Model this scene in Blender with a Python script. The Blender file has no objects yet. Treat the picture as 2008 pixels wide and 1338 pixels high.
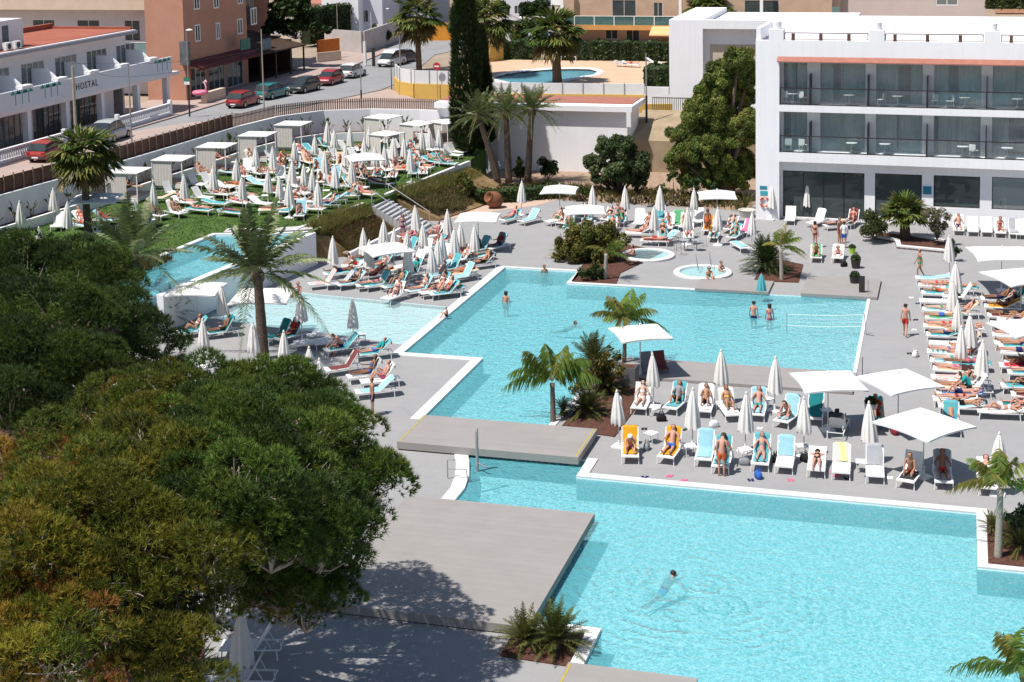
import bpy, bmesh, math, random
import numpy as np
from mathutils import Vector, Matrix, Quaternion
from mathutils.geometry import tessellate_polygon
R = math.radians
random.seed(7)
rng = np.random.default_rng(7)
scene = bpy.context.scene
col = scene.collection
# ------------------------------------------------------------------ camera
F_PX, PIT, ROLL, CX, CY, YAW, CAMH = 3031.0, .1142, .0188, 1004.0, 133.3, -.2858, 23.0
_cr, _sr, _c, _s = math.cos(ROLL), math.sin(ROLL), math.cos(PIT), math.sin(PIT)
_ca, _sa = math.cos(YAW), math.sin(YAW)
def _w(X, Y, Z): return Vector((X*_ca+Y*_sa, -X*_sa+Y*_ca, Z))
def _cam(a, b, d):
    X = a*_cr+b*_sr; u = -a*_sr+b*_cr
    return _w(X, d*_c+u*_s, -d*_s+u*_c)
CR, CU, CF = _cam(1, 0, 0), _cam(0, 1, 0), _cam(0, 0, 1)
def ray(px, py): return _cam((px-CX)/F_PX, -(py-CY)/F_PX, 1.0)
def P(px, py, z=0.0):
    "point of the world at height z that the photo shows at (px, py)"
    r = ray(px, py); t = (CAMH-z)/-r.z
    return Vector((r.x*t, r.y*t, z))
def V(px, py, p0, d):
    "point of the vertical plane through p0 along d: distance along d and height"
    r = ray(px, py); n = Vector((-d[1], d[0]))
    t = (n.x*p0[0]+n.y*p0[1])/(n.x*r.x+n.y*r.y)
    q = r*t
    return ((q.x-p0[0])*d[0]+(q.y-p0[1])*d[1], CAMH+q.z)
def PX(v):
    "where the photo shows a point"
    v = Vector(v)-Vector((0, 0, CAMH)); d = v.dot(CF)
    return CX+F_PX*v.dot(CR)/d, CY-F_PX*v.dot(CU)/d
cam_d = bpy.data.cameras.new('camera'); cam = bpy.data.objects.new('camera', cam_d); col.objects.link(cam)
M3 = Matrix((CR, CU, -CF)).transposed()
cam.matrix_world = Matrix.Translation((0, 0, CAMH)) @ M3.to_4x4()
cam_d.sensor_width = 36; cam_d.lens = F_PX*36/2008
cam_d.shift_y = -(669-CY)/2008; cam_d.clip_start = 1; cam_d.clip_end = 4000
scene.camera = cam
# ------------------------------------------------------------------ light
SUN_EL, SUN_AZ = R(63), Vector((-.69, -.724))
w = bpy.data.worlds.new('World'); scene.world = w; w.use_nodes = True
nt = w.node_tree; bg = nt.nodes['Background']
sky = nt.nodes.new('ShaderNodeTexSky'); sky.sky_type = 'NISHITA'; sky.sun_disc = False
sky.sun_elevation = SUN_EL; sky.sun_rotation = math.atan2(SUN_AZ.x, SUN_AZ.y); sky.altitude = 20
nt.links.new(sky.outputs[0], bg.inputs[0]); bg.inputs[1].default_value = .076
sl = bpy.data.lights.new('sun', 'SUN'); sl.energy = 4.4; sl.angle = R(.5); sl.color = (1, .955, .89)
so = bpy.data.objects.new('sun', sl); col.objects.link(so)
sd = Vector((SUN_AZ.x*math.cos(SUN_EL), SUN_AZ.y*math.cos(SUN_EL), math.sin(SUN_EL)))
so.rotation_euler = sd.to_track_quat('Z', 'Y').to_euler(); so.location = (0, 0, 60)
vs = scene.view_settings
vs.view_transform = 'Standard'; vs.look = 'None'; vs.gamma = 1; vs.use_curve_mapping = False; vs.exposure = 0.43
scene.cycles.max_bounces = 8; scene.cycles.transparent_max_bounces = 24
scene.cycles.caustics_reflective = False; scene.cycles.caustics_refractive = False
# ------------------------------------------------------------------ materials
def new_mat(name):
    m = bpy.data.materials.new(name); m.use_nodes = True
    return m, m.node_tree, m.node_tree.nodes['Principled BSDF']
def nd(t, typ, **kw):
    n = t.nodes.new(typ)
    for k, v in kw.items(): setattr(n, k, v)
    return n
def rgba(c): return (c[0], c[1], c[2], 1)
def mat(name, c, rough=.7, var=.12, scale=3.0, bump=0.0, bscale=None, c2=None, metal=0.0, spec=.3, coord='Object', detail=5):
    m, t, b = new_mat(name)
    tc = nd(t, 'ShaderNodeTexCoord'); n = nd(t, 'ShaderNodeTexNoise')
    n.inputs['Scale'].default_value = scale; n.inputs['Detail'].default_value = detail; n.inputs['Roughness'].default_value = .62
    t.links.new(tc.outputs[coord], n.inputs['Vector'])
    r = nd(t, 'ShaderNodeValToRGB')
    lo = c2 or [x*(1-var) for x in c]; hi = c if c2 else [min(1, x*(1+var)) for x in c]
    r.color_ramp.elements[0].color = rgba(lo); r.color_ramp.elements[1].color = rgba(hi)
    r.color_ramp.elements[0].position = .32; r.color_ramp.elements[1].position = .68
    t.links.new(n.outputs[0], r.inputs[0]); t.links.new(r.outputs[0], b.inputs['Base Color'])
    b.inputs['Roughness'].default_value = rough; b.inputs['Metallic'].default_value = metal
    b.inputs['Specular IOR Level'].default_value = spec
    if bump:
        n2 = nd(t, 'ShaderNodeTexNoise'); n2.inputs['Scale'].default_value = bscale or scale*6; n2.inputs['Detail'].default_value = 4
        t.links.new(tc.outputs[coord], n2.inputs['Vector'])
        bp = nd(t, 'ShaderNodeBump'); bp.inputs['Strength'].default_value = bump; bp.inputs['Distance'].default_value = .05
        t.links.new(n2.outputs[0], bp.inputs['Height']); t.links.new(bp.outputs[0], b.inputs['Normal'])
    return m
def stripes(name, c1, c2, freq=9.0, axis='X', rough=.85):
    m, t, b = new_mat(name)
    tc = nd(t, 'ShaderNodeTexCoord'); s = nd(t, 'ShaderNodeSeparateXYZ'); t.links.new(tc.outputs['Object'], s.inputs[0])
    a = nd(t, 'ShaderNodeMath', operation='MULTIPLY'); a.inputs[1].default_value = freq; t.links.new(s.outputs[axis], a.inputs[0])
    f = nd(t, 'ShaderNodeMath', operation='FRACT'); t.links.new(a.outputs[0], f.inputs[0])
    g = nd(t, 'ShaderNodeMath', operation='GREATER_THAN'); g.inputs[1].default_value = .5; t.links.new(f.outputs[0], g.inputs[0])
    x = nd(t, 'ShaderNodeMix', data_type='RGBA'); x.inputs[6].default_value = rgba(c1); x.inputs[7].default_value = rgba(c2)
    t.links.new(g.outputs[0], x.inputs[0]); t.links.new(x.outputs[2], b.inputs['Base Color'])
    b.inputs['Roughness'].default_value = rough; b.inputs['Specular IOR Level'].default_value = .15
    return m
def glass(name, tint, rough=.05, alpha=.35):
    "window or balustrade glass: a tinted clear sheet with its reflections"
    m, t, b = new_mat(name)
    t.nodes.remove(b); out = t.nodes['Material Output']
    tr = nd(t, 'ShaderNodeBsdfTransparent'); tr.inputs[0].default_value = rgba(tint)
    gl = nd(t, 'ShaderNodeBsdfGlossy'); gl.inputs['Roughness'].default_value = rough
    df = nd(t, 'ShaderNodeBsdfDiffuse'); df.inputs[0].default_value = rgba([x*.7 for x in tint])
    m1 = nd(t, 'ShaderNodeMixShader'); m1.inputs[0].default_value = alpha
    t.links.new(tr.outputs[0], m1.inputs[1]); t.links.new(df.outputs[0], m1.inputs[2])
    fr = nd(t, 'ShaderNodeFresnel'); fr.inputs[0].default_value = 1.5
    m2 = nd(t, 'ShaderNodeMixShader'); t.links.new(fr.outputs[0], m2.inputs[0])
    t.links.new(m1.outputs[0], m2.inputs[1]); t.links.new(gl.outputs[0], m2.inputs[2]); t.links.new(m2.outputs[0], out.inputs[0])
    return m
def leafmat(name, trans=.25, rough=.55):
    "foliage: each leaf has its own colour (stored per face corner)"
    m, t, b = new_mat(name)
    a = nd(t, 'ShaderNodeVertexColor', layer_name='leaf'); t.links.new(a.outputs[0], b.inputs['Base Color'])
    b.inputs['Roughness'].default_value = rough; b.inputs['Specular IOR Level'].default_value = .25
    tl = nd(t, 'ShaderNodeBsdfTranslucent'); t.links.new(a.outputs[0], tl.inputs[0])
    mx = nd(t, 'ShaderNodeMixShader'); mx.inputs[0].default_value = trans
    out = t.nodes['Material Output']
    t.links.new(b.outputs[0], mx.inputs[1]); t.links.new(tl.outputs[0], mx.inputs[2]); t.links.new(mx.outputs[0], out.inputs[0])
    return m
# ------------------------------------------------------------------ mesh builder
class MB:
    def __init__(s): s.v = []; s.f = []; s.mi = []
    def add(s, vs, fs, m=0):
        o = len(s.v); s.v += [tuple(x) for x in vs]; s.f += [tuple(i+o for i in f) for f in fs]; s.mi += [m]*len(fs); return s
    def box(s, a, b, m=0, T=None):
        x0, y0, z0 = a; x1, y1, z1 = b
        vs = [(x0, y0, z0), (x1, y0, z0), (x1, y1, z0), (x0, y1, z0), (x0, y0, z1), (x1, y0, z1), (x1, y1, z1), (x0, y1, z1)]
        if T is not None: vs = [T @ Vector(p) for p in vs]
        return s.add(vs, [(3, 2, 1, 0), (4, 5, 6, 7), (0, 1, 5, 4), (1, 2, 6, 5), (2, 3, 7, 6), (3, 0, 4, 7)], m)
    def prism(s, poly, z0, z1, m=0, bottom=True):
        pts = [Vector((p[0], p[1], 0)) for p in poly]
        if sum(pts[i-1].x*pts[i].y-pts[i].x*pts[i-1].y for i in range(len(pts))) < 0: pts.reverse()
        n = len(pts); zt = z1 if callable(z1) else (lambda x, y: z1); zb = z0 if callable(z0) else (lambda x, y: z0)
        vs = [(p.x, p.y, zb(p.x, p.y)) for p in pts]+[(p.x, p.y, zt(p.x, p.y)) for p in pts]
        fs = [(i, (i+1) % n, n+(i+1) % n, n+i) for i in range(n)]
        for t in tessellate_polygon([pts]):
            a, b_, c_ = [pts[i] for i in t]
            t = tuple(t) if (b_-a).cross(c_-a).z > 0 else tuple(reversed(t))
            fs.append(tuple(n+i for i in t))
            if bottom: fs.append(tuple(reversed(t)))
        return s.add(vs, fs, m)
    def sheet(s, poly, z, holes=(), m=0):
        loops = [[Vector((p[0], p[1], 0)) for p in l] for l in (poly, *holes)]
        flat = [p for l in loops for p in l]
        zf = z if callable(z) else (lambda x, y: z)
        fs = []
        for t in tessellate_polygon(loops):
            a, b_, c_ = [flat[i] for i in t]
            fs.append(tuple(t) if (b_-a).cross(c_-a).z > 0 else tuple(reversed(t)))
        return s.add([(p.x, p.y, zf(p.x, p.y)) for p in flat], fs, m)
    def tube(s, pts, r, n=8, m=0, caps=True):
        pts = [Vector(p) for p in pts]; k = len(pts)
        rs = r if hasattr(r, '__len__') else [r]*k
        ring = []; ref = None
        for i, p in enumerate(pts):
            t = (pts[min(i+1, k-1)]-pts[max(i-1, 0)]).normalized()
            if ref is None: ref = Vector((0, 0, 1)) if abs(t.z) < .9 else Vector((1, 0, 0))
            u = t.cross(ref).normalized(); v_ = t.cross(u); ref = v_.cross(t) if False else ref
            ring += [p+(u*math.cos(2*math.pi*j/n)+v_*math.sin(2*math.pi*j/n))*rs[i] for j in range(n)]
        fs = [(i*n+j, i*n+(j+1) % n, (i+1)*n+(j+1) % n, (i+1)*n+j) for i in range(k-1) for j in range(n)]
        if caps: fs += [tuple(range(n-1, -1, -1)), tuple(range((k-1)*n, k*n))]
        return s.add(ring, fs, m)
    def lathe(s, prof, n=16, m=0, c=(0, 0, 0), caps=True, sx=1, sy=1):
        k = len(prof)
        vs = [(c[0]+r*sx*math.cos(2*math.pi*j/n), c[1]+r*sy*math.sin(2*math.pi*j/n), c[2]+z) for r, z in prof for j in range(n)]
        fs = [(i*n+j, i*n+(j+1) % n, (i+1)*n+(j+1) % n, (i+1)*n+j) for i in range(k-1) for j in range(n)]
        if caps: fs += [tuple(range(n-1, -1, -1)), tuple(range((k-1)*n, k*n))]
        return s.add(vs, fs, m)
    def mesh(s, name, mats, smooth=False):
        me = bpy.data.meshes.new(name); me.from_pydata(s.v, [], s.f)
        for x in (mats if isinstance(mats, (list, tuple)) else [mats]): me.materials.append(x)
        if any(s.mi): me.polygons.foreach_set('material_index', s.mi)
        if smooth: me.polygons.foreach_set('use_smooth', [True]*len(s.f))
        me.update(); return me
    def build(s, name, mats, parent=None, loc=None, rz=0, smooth=False, label=None):
        o = bpy.data.objects.new(name, s.mesh(name, mats, smooth)); col.objects.link(o)
        if parent is not None: o.parent = parent
        if loc is not None: o.location = loc
        if rz: o.rotation_euler = (0, 0, rz)
        if label: o['label'] = label
        return o
def mobj(name, me, parent=None, loc=None, rz=0):
    o = bpy.data.objects.new(name, me); col.objects.link(o)
    if parent is not None: o.parent = parent
    if loc is not None: o.location = loc
    if rz: o.rotation_euler = (0, 0, rz)
    return o
LAB = []
def tag(o, label, cat, group=None, order='x'):
    o['label'] = label; o['category'] = cat
    if group: o['group'] = group
    LAB.append((o, order)); return o
def thing(name, label, cat, loc=(0, 0, 0), rz=0, group=None, order='x'):
    o = bpy.data.objects.new(name, None); col.objects.link(o); o.location = loc; o.rotation_euler = (0, 0, rz)
    o.empty_display_size = .3
    return tag(o, label, cat, group, order)
def struct(o, kind='structure', label=None):
    o['kind'] = kind
    if label: o['label'] = label
    return o
def copy_tree(o, parent=None):
    c = o.copy(); col.objects.link(c)
    if parent is not None: c.parent = parent
    for ch in KIDS.get(o, ()): KIDS.setdefault(c, []).append(copy_tree(ch, c))
    return c
KIDS = {}
def kids(o, *ch): KIDS.setdefault(o, []).extend(ch); return o
WORDS = ['', 'leftmost', 'second', 'third', 'fourth', 'fifth', 'sixth', 'seventh', 'eighth', 'ninth', 'tenth', 'eleventh', 'twelfth', 'thirteenth', 'fourteenth', 'fifteenth', 'sixteenth', 'seventeenth', 'eighteenth', 'nineteenth', 'twentieth']
def finish_labels():
    "things that would share a label are told apart by their place among their likes"
    by = {}
    for o, order in LAB: by.setdefault((o['label']), []).append((o, order))
    for lab, L in by.items():
        if len(L) < 2: continue
        order = L[0][1]
        if order == 'x': L.sort(key=lambda q: PX(q[0].location)[0])
        else: L.sort(key=lambda q: -PX(q[0].location)[1])
        n = len(L)
        for i, (o, _) in enumerate(L):
            k = i+1
            if order == 'x':
                if n == 2: e = ('the left one', 'the right one')[i]
                elif k == 1: e = 'leftmost'
                elif k == n: e = 'rightmost'
                elif k <= (n+1)//2: e = WORDS[k]+' from the left'
                else: e = WORDS[n-i]+' from the right'
            else:
                if n == 2: e = ('nearer', 'farther')[i]+' of the two'
                elif k == 1: e = 'nearest'
                elif k == n: e = 'farthest'
                elif k <= (n+1)//2: e = WORDS[k]+' nearest'
                else: e = WORDS[n-i]+' farthest'
            o['label'] = lab+', '+e
# ================================================================== setting: deck, pools, terraces
m_deck = mat('grey_paving', (.312, .309, .309), .8, c2=(.283, .281, .283), scale=.35, bump=.15, bscale=14)
def slabs(m, sc, k):
    "faint joints, scuffs and damp patches of the paving"
    t = m.node_tree; b = t.nodes['Principled BSDF']; tc = nd(t, 'ShaderNodeTexCoord'); br = nd(t, 'ShaderNodeTexBrick'); br.offset = .5
    br.inputs['Scale'].default_value = sc; br.inputs['Mortar Size'].default_value = .008; br.inputs['Color1'].default_value = (1, 1, 1, 1); br.inputs['Color2'].default_value = (.985, .985, .987, 1); br.inputs['Mortar'].default_value = (k, k, k, 1)
    t.links.new(tc.outputs['Object'], br.inputs['Vector']); src = b.inputs['Base Color'].links[0].from_socket
    n = nd(t, 'ShaderNodeTexNoise'); n.inputs['Scale'].default_value = .9; n.inputs['Detail'].default_value = 6; n.inputs['Distortion'].default_value = 1.5; t.links.new(tc.outputs['Object'], n.inputs['Vector'])
    r = nd(t, 'ShaderNodeValToRGB'); r.color_ramp.elements[0].position = .3; r.color_ramp.elements[0].color = (.93, .93, .94, 1); r.color_ramp.elements[1].position = .46; r.color_ramp.elements[1].color = (1, 1, 1, 1); t.links.new(n.outputs[0], r.inputs[0])
    a = nd(t, 'ShaderNodeMix', data_type='RGBA', blend_type='MULTIPLY'); a.inputs[0].default_value = 1; t.links.new(src, a.inputs[6]); t.links.new(br.outputs[0], a.inputs[7])
    c = nd(t, 'ShaderNodeMix', data_type='RGBA', blend_type='MULTIPLY'); c.inputs[0].default_value = 1; t.links.new(a.outputs[2], c.inputs[6]); t.links.new(r.outputs[0], c.inputs[7]); t.links.new(c.outputs[2], b.inputs['Base Color'])
slabs(m_deck, .42, .965)
m_board = mat('grey_brown_boards', (.3, .283, .27), .75, c2=(.272, .256, .244), scale=.8)
def boards(m, axis, freq, depth=.5):
    "joints between the boards"
    t = m.node_tree; b = t.nodes['Principled BSDF']
    tc = nd(t, 'ShaderNodeTexCoord'); s = nd(t, 'ShaderNodeSeparateXYZ'); t.links.new(tc.outputs['Object'], s.inputs[0])
    a = nd(t, 'ShaderNodeMath', operation='MULTIPLY'); a.inputs[1].default_value = freq; t.links.new(s.outputs[axis], a.inputs[0])
    f = nd(t, 'ShaderNodeMath', operation='FRACT'); t.links.new(a.outputs[0], f.inputs[0])
    fl = nd(t, 'ShaderNodeMath', operation='FLOOR'); t.links.new(a.outputs[0], fl.inputs[0])
    wn = nd(t, 'ShaderNodeTexWhiteNoise', noise_dimensions='1D'); t.links.new(fl.outputs[0], wn.inputs['W'])
    g = nd(t, 'ShaderNodeMath', operation='LESS_THAN'); g.inputs[1].default_value = .07; t.links.new(f.outputs[0], g.inputs[0])
    src = b.inputs['Base Color'].links[0].from_socket
    k = nd(t, 'ShaderNodeMapRange'); k.inputs[3].default_value = .972; k.inputs[4].default_value = 1.025; t.links.new(wn.outputs[0], k.inputs[0])
    hs = nd(t, 'ShaderNodeMix', data_type='RGBA', blend_type='MULTIPLY'); hs.inputs[0].default_value = 1
    t.links.new(src, hs.inputs[6]); t.links.new(k.outputs[0], hs.inputs[7])
    x = nd(t, 'ShaderNodeMix', data_type='RGBA'); x.inputs[7].default_value = (.09, .085, .08, 1)
    gm = nd(t, 'ShaderNodeMath', operation='MULTIPLY'); gm.inputs[1].default_value = depth; t.links.new(g.outputs[0], gm.inputs[0])
    t.links.new(gm.outputs[0], x.inputs[0]); t.links.new(hs.outputs[2], x.inputs[6]); t.links.new(x.outputs[2], b.inputs['Base Color'])
boards(m_board, 'Y', 7, .09)
m_white = mat('white_coping', (.66, .65, .64), .6, .05, 1.5)
m_wall = mat('white_render', (.84, .84, .85), .75, c2=(.79, .79, .81), scale=.5, bump=.05, bscale=20)
m_soil = mat('red_brown_bark', (.14, .06, .04), .95, c2=(.05, .022, .016), scale=9, bump=.8, bscale=18)
m_sand = mat('pink_sandy_paving', (.55, .4, .31), .9, c2=(.46, .34, .27), scale=.8, bump=.15)
m_earth = mat('dry_earth', (.3, .24, .18), .95, .2, .3)
m_asph = mat('asphalt', (.28, .28, .285), .85, c2=(.235, .235, .24), scale=.4, bump=.1, bscale=30)
m_pave = mat('pink_pavement', (.42, .32, .28), .85, c2=(.34, .27, .24), scale=.9)
m_yel = mat('yellow_edge_paint', (.42, .33, .07), .7, .1, 4)
def tile(name, c, c2, sc=22):
    m, t, b = new_mat(name)
    tc = nd(t, 'ShaderNodeTexCoord'); v = nd(t, 'ShaderNodeTexVoronoi', feature='F1'); v.inputs['Scale'].default_value = sc; v.inputs['Randomness'].default_value = 1
    t.links.new(tc.outputs['Object'], v.inputs['Vector'])
    x = nd(t, 'ShaderNodeMix', data_type='RGBA'); x.inputs[6].default_value = rgba(c); x.inputs[7].default_value = rgba(c2)
    s = nd(t, 'ShaderNodeSeparateColor'); t.links.new(v.outputs['Color'], s.inputs[0]); t.links.new(s.outputs[0], x.inputs[0])
    t.links.new(x.outputs[2], b.inputs['Base Color']); b.inputs['Roughness'].default_value = .35
    return m
m_tile = tile('pale_blue_pool_tile', (.84, .9, .91), (.74, .86, .89))
def water(name, absorb, density, ripple=None, scale=1.0, contrast=1.0, back=(.19, .67, .76), bk=.4):
    m, t, b = new_mat(name); t.nodes.remove(b); out = t.nodes['Material Output']
    tc = nd(t, 'ShaderNodeTexCoord'); mp = nd(t, 'ShaderNodeMapping'); t.links.new(tc.outputs['Object'], mp.inputs[0])
    def noise(sc, det, vec, dist=0):
        n = nd(t, 'ShaderNodeTexNoise'); n.inputs['Scale'].default_value = sc; n.inputs['Detail'].default_value = det; n.inputs['Distortion'].default_value = dist
        t.links.new(vec, n.inputs['Vector']); return n
    def mth(op, a, b_=None, v=None):
        n = nd(t, 'ShaderNodeMath', operation=op); t.links.new(a, n.inputs[0])
        if b_ is not None: t.links.new(b_, n.inputs[1])
        elif v is not None: n.inputs[1].default_value = v
        return n.outputs[0]
    n1 = noise(1.1*scale, 3, mp.outputs[0], .8); n2 = noise(3.6*scale, 2, mp.outputs[0], .4)
    h = mth('ADD', n1.outputs[0], mth('MULTIPLY', n2.outputs[0], v=.45))
    # wavelet light painted into the surface's clear colour: a net of brighter lines over patches
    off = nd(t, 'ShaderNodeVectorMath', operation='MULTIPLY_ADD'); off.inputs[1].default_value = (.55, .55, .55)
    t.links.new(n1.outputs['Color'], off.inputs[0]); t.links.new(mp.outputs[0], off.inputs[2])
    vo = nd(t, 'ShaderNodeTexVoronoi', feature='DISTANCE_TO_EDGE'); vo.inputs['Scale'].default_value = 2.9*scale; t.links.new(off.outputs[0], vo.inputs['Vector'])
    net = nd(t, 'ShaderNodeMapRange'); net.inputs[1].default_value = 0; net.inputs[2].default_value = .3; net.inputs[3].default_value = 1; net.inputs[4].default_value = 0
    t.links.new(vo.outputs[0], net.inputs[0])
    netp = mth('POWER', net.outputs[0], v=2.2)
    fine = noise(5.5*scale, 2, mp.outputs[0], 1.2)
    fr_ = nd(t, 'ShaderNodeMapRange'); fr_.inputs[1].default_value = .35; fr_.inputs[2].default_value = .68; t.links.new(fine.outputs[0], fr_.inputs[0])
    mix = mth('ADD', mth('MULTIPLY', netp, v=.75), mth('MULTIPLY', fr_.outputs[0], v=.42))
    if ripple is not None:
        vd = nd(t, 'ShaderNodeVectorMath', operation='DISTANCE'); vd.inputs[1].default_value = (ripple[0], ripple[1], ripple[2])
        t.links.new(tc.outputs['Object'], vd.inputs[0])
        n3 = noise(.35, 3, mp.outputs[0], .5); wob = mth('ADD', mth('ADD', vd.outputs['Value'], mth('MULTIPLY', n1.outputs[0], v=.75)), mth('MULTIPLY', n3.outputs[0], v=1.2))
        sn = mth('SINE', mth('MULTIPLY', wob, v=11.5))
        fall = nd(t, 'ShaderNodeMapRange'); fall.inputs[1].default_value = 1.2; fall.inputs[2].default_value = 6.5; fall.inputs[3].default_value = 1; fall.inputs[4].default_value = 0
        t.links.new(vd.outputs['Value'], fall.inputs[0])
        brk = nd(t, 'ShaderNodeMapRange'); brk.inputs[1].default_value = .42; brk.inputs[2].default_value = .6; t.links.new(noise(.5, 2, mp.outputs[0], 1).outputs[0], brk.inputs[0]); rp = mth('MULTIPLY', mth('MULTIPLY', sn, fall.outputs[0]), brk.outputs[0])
        h = mth('ADD', h, mth('MULTIPLY', rp, v=.42)); mix = mth('ADD', mix, mth('MULTIPLY', rp, v=.26))  # rings go into the bump and into the painted light
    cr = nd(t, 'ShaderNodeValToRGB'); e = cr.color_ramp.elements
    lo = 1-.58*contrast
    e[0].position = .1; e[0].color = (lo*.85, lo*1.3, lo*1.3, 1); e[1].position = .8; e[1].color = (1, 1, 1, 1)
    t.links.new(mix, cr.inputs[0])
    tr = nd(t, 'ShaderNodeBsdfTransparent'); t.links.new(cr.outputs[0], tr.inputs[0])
    bp = nd(t, 'ShaderNodeBump'); bp.inputs['Strength'].default_value = 1; bp.inputs['Distance'].default_value = .085; t.links.new(h, bp.inputs['Height'])
    gl = nd(t, 'ShaderNodeBsdfGlossy'); gl.inputs['Roughness'].default_value = .06; t.links.new(bp.outputs[0], gl.inputs['Normal'])
    fr = nd(t, 'ShaderNodeFresnel'); fr.inputs[0].default_value = 1.33; t.links.new(bp.outputs[0], fr.inputs['Normal'])
    mx = nd(t, 'ShaderNodeMixShader'); t.links.new(fr.outputs[0], mx.inputs[0]); df = nd(t, 'ShaderNodeBsdfDiffuse'); df.inputs[0].default_value = rgba(back); t.links.new(bp.outputs[0], df.inputs['Normal']); ms = nd(t, 'ShaderNodeMixShader'); ms.inputs[0].default_value = bk
    t.links.new(tr.outputs[0], ms.inputs[1]); t.links.new(df.outputs[0], ms.inputs[2]); t.links.new(ms.outputs[0], mx.inputs[1]); t.links.new(gl.outputs[0], mx.inputs[2])
    t.links.new(mx.outputs[0], out.inputs['Surface'])
    if density:
        va = nd(t, 'ShaderNodeVolumeAbsorption'); va.inputs[0].default_value = rgba(absorb); va.inputs[1].default_value = density
        t.links.new(va.outputs[0], out.inputs['Volume'])
    return m
SWIM2 = P(1300, 1128, -.1)
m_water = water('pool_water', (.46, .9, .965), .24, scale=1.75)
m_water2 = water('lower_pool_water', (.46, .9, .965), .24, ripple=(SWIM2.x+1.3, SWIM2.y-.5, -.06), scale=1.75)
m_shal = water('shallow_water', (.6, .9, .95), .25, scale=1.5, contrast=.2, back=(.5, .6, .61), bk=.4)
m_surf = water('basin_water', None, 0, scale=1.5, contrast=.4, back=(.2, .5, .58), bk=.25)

MAIN = [(-26.8, 88.9), (-22.2, 88.9), (-22.2, 86), (-4.95, 86.2), (-4.8, 72.2), (-16.4, 72.2), (-16.9, 61.6), (-22.6, 61.6), (-22.6, 70.9), (-26.8, 70.9)]
LOW = [(-19.6, 58.8), (-14.4, 58.8), (-14.4, 56.9), (.7, 56.9), (.7, 52.2), (16, 52.2), (16, 26), (-7.4, 26), (-7.4, 41.6), (-10.6, 41.6), (-10.6, 44.8), (-13, 44.8), (-13, 52.3), (-18.3, 52.3), (-18.3, 54.7), (-18.55, 56.0), (-18.9, 57.2), (-19.3, 58.2)]
KID = [(-27.9, 80.2), (-27.4, 72.0), (-33.5, 71.6), (-41.0, 72.6), (-41.0, 75.0), (-38.7, 83.4), (-34.5, 82.0)]
KID = [tuple(P(*q)[:2]) for q in ((882, 602), (795, 677), (700, 662), (595, 648), (500, 638), (432, 627), (400, 614), (382, 603), (470, 580), (545, 566), (619, 577))]
UPOOL = [(-45.6, 76.0), (-44.6, 85.5), (-41.5, 86.2), (-39.0, 87.3), (-40.5, 75.9), (-41.2, 70.0), (-45.6, 70.0)]
LAWN_Z, ST_Z = 2.0, 4.0
# the world's ground far around, below everything
g = MB().sheet([(-900, -300), (900, -300), (900, 1500), (-900, 1500)], -2.6).build('ground', m_earth); struct(g)
DECK = [(-38.0, 70), (-40.2, 76.2), (-38.3, 83), (-37.4, 88), (-36.6, 92), (-36, 98), (-34, 104), (-30, 106.5), (-14, 106.2), (22, 104.8), (40, 100), (40, 26), (-60, 26), (-60, 66)]
def filled(outer, holes, z):
    bm = bmesh.new(); ed = []
    for loop in (outer, *holes):
        vs_ = [bm.verts.new((p[0], p[1], z)) for p in loop]
        ed += [bm.edges.new((vs_[i-1], vs_[i])) for i in range(len(vs_))]
    bmesh.ops.triangle_fill(bm, use_beauty=True, use_dissolve=False, edges=ed)
    b = MB(); bm.verts.index_update(); b.v = [tuple(v.co) for v in bm.verts]
    for f in bm.faces:
        ix = [v.index for v in f.verts]
        b.f.append(tuple(ix if f.normal.z > 0 else ix[::-1])); b.mi.append(0)
    bm.free(); return b
d = filled([(-42.5, 70), (-42.0, 76), (-41.0, 83), (-40.4, 88), (-39.6, 92), (-39, 98), (-37.6, 104), (-36, 112), (40, 112), (40, 18), (-62, 18), (-62, 70)], [MAIN, LOW, KID], 0)
struct(d.build('pool_deck', m_deck), label='pale grey paved deck round the pools')

def basin(name, poly, zf, floor_m, top=0.0, nsub=None):
    b = MB(); n = len(poly)
    pts = [Vector((p[0], p[1], 0)) for p in poly]
    for i in range(n):
        a, c = pts[i], pts[(i+1) % n]
        b.add([(a.x, a.y, top-.004), (c.x, c.y, top-.004), (c.x, c.y, zf(c.x, c.y)), (a.x, a.y, zf(a.x, a.y))], [(0, 1, 2, 3)])
    b.sheet(poly, zf)
    return struct(b.build(name, floor_m))
def wbody(name, poly, zs, zb, m):
    "the water itself: a closed body whose sides run inside the basin walls"
    c = Vector((sum(p[0] for p in poly)/len(poly), sum(p[1] for p in poly)/len(poly)))
    return struct(MB().prism(poly, zb, zs).build(name, m))
# main pool: level floor with a beach rising to the right
Lm = [p for p in MAIN]
def zmain(x, y): return -.9 if x < -13 else -.9+(x+13)/8.2*.82
basinm = MB()
ML = [(-26.8, 88.9), (-22.2, 88.9), (-22.2, 86), (-13, 86.1), (-13, 72.2), (-16.4, 72.2), (-16.9, 61.6), (-22.6, 61.6), (-22.6, 70.9), (-26.8, 70.9)]
basinm.sheet(ML, -.9)
basinm.sheet([(-13, 86.1), (-13, 72.2), (-4.8, 72.2), (-4.95, 86.2)], zmain)
for i in range(len(MAIN)):
    a, c = MAIN[i], MAIN[(i+1) % len(MAIN)]
    for k in range(6):
        q0 = [a[j]+(c[j]-a[j])*k/6 for j in (0, 1)]; q1 = [a[j]+(c[j]-a[j])*(k+1)/6 for j in (0, 1)]
        basinm.add([(*q0, -.004), (*q1, -.004), (*q1, zmain(*q1)), (*q0, zmain(*q0))], [(0, 1, 2, 3)])
struct(basinm.build('pool_basin', m_tile))
wbody('pool_water', MAIN, -.06, -1.5, m_water)
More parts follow.
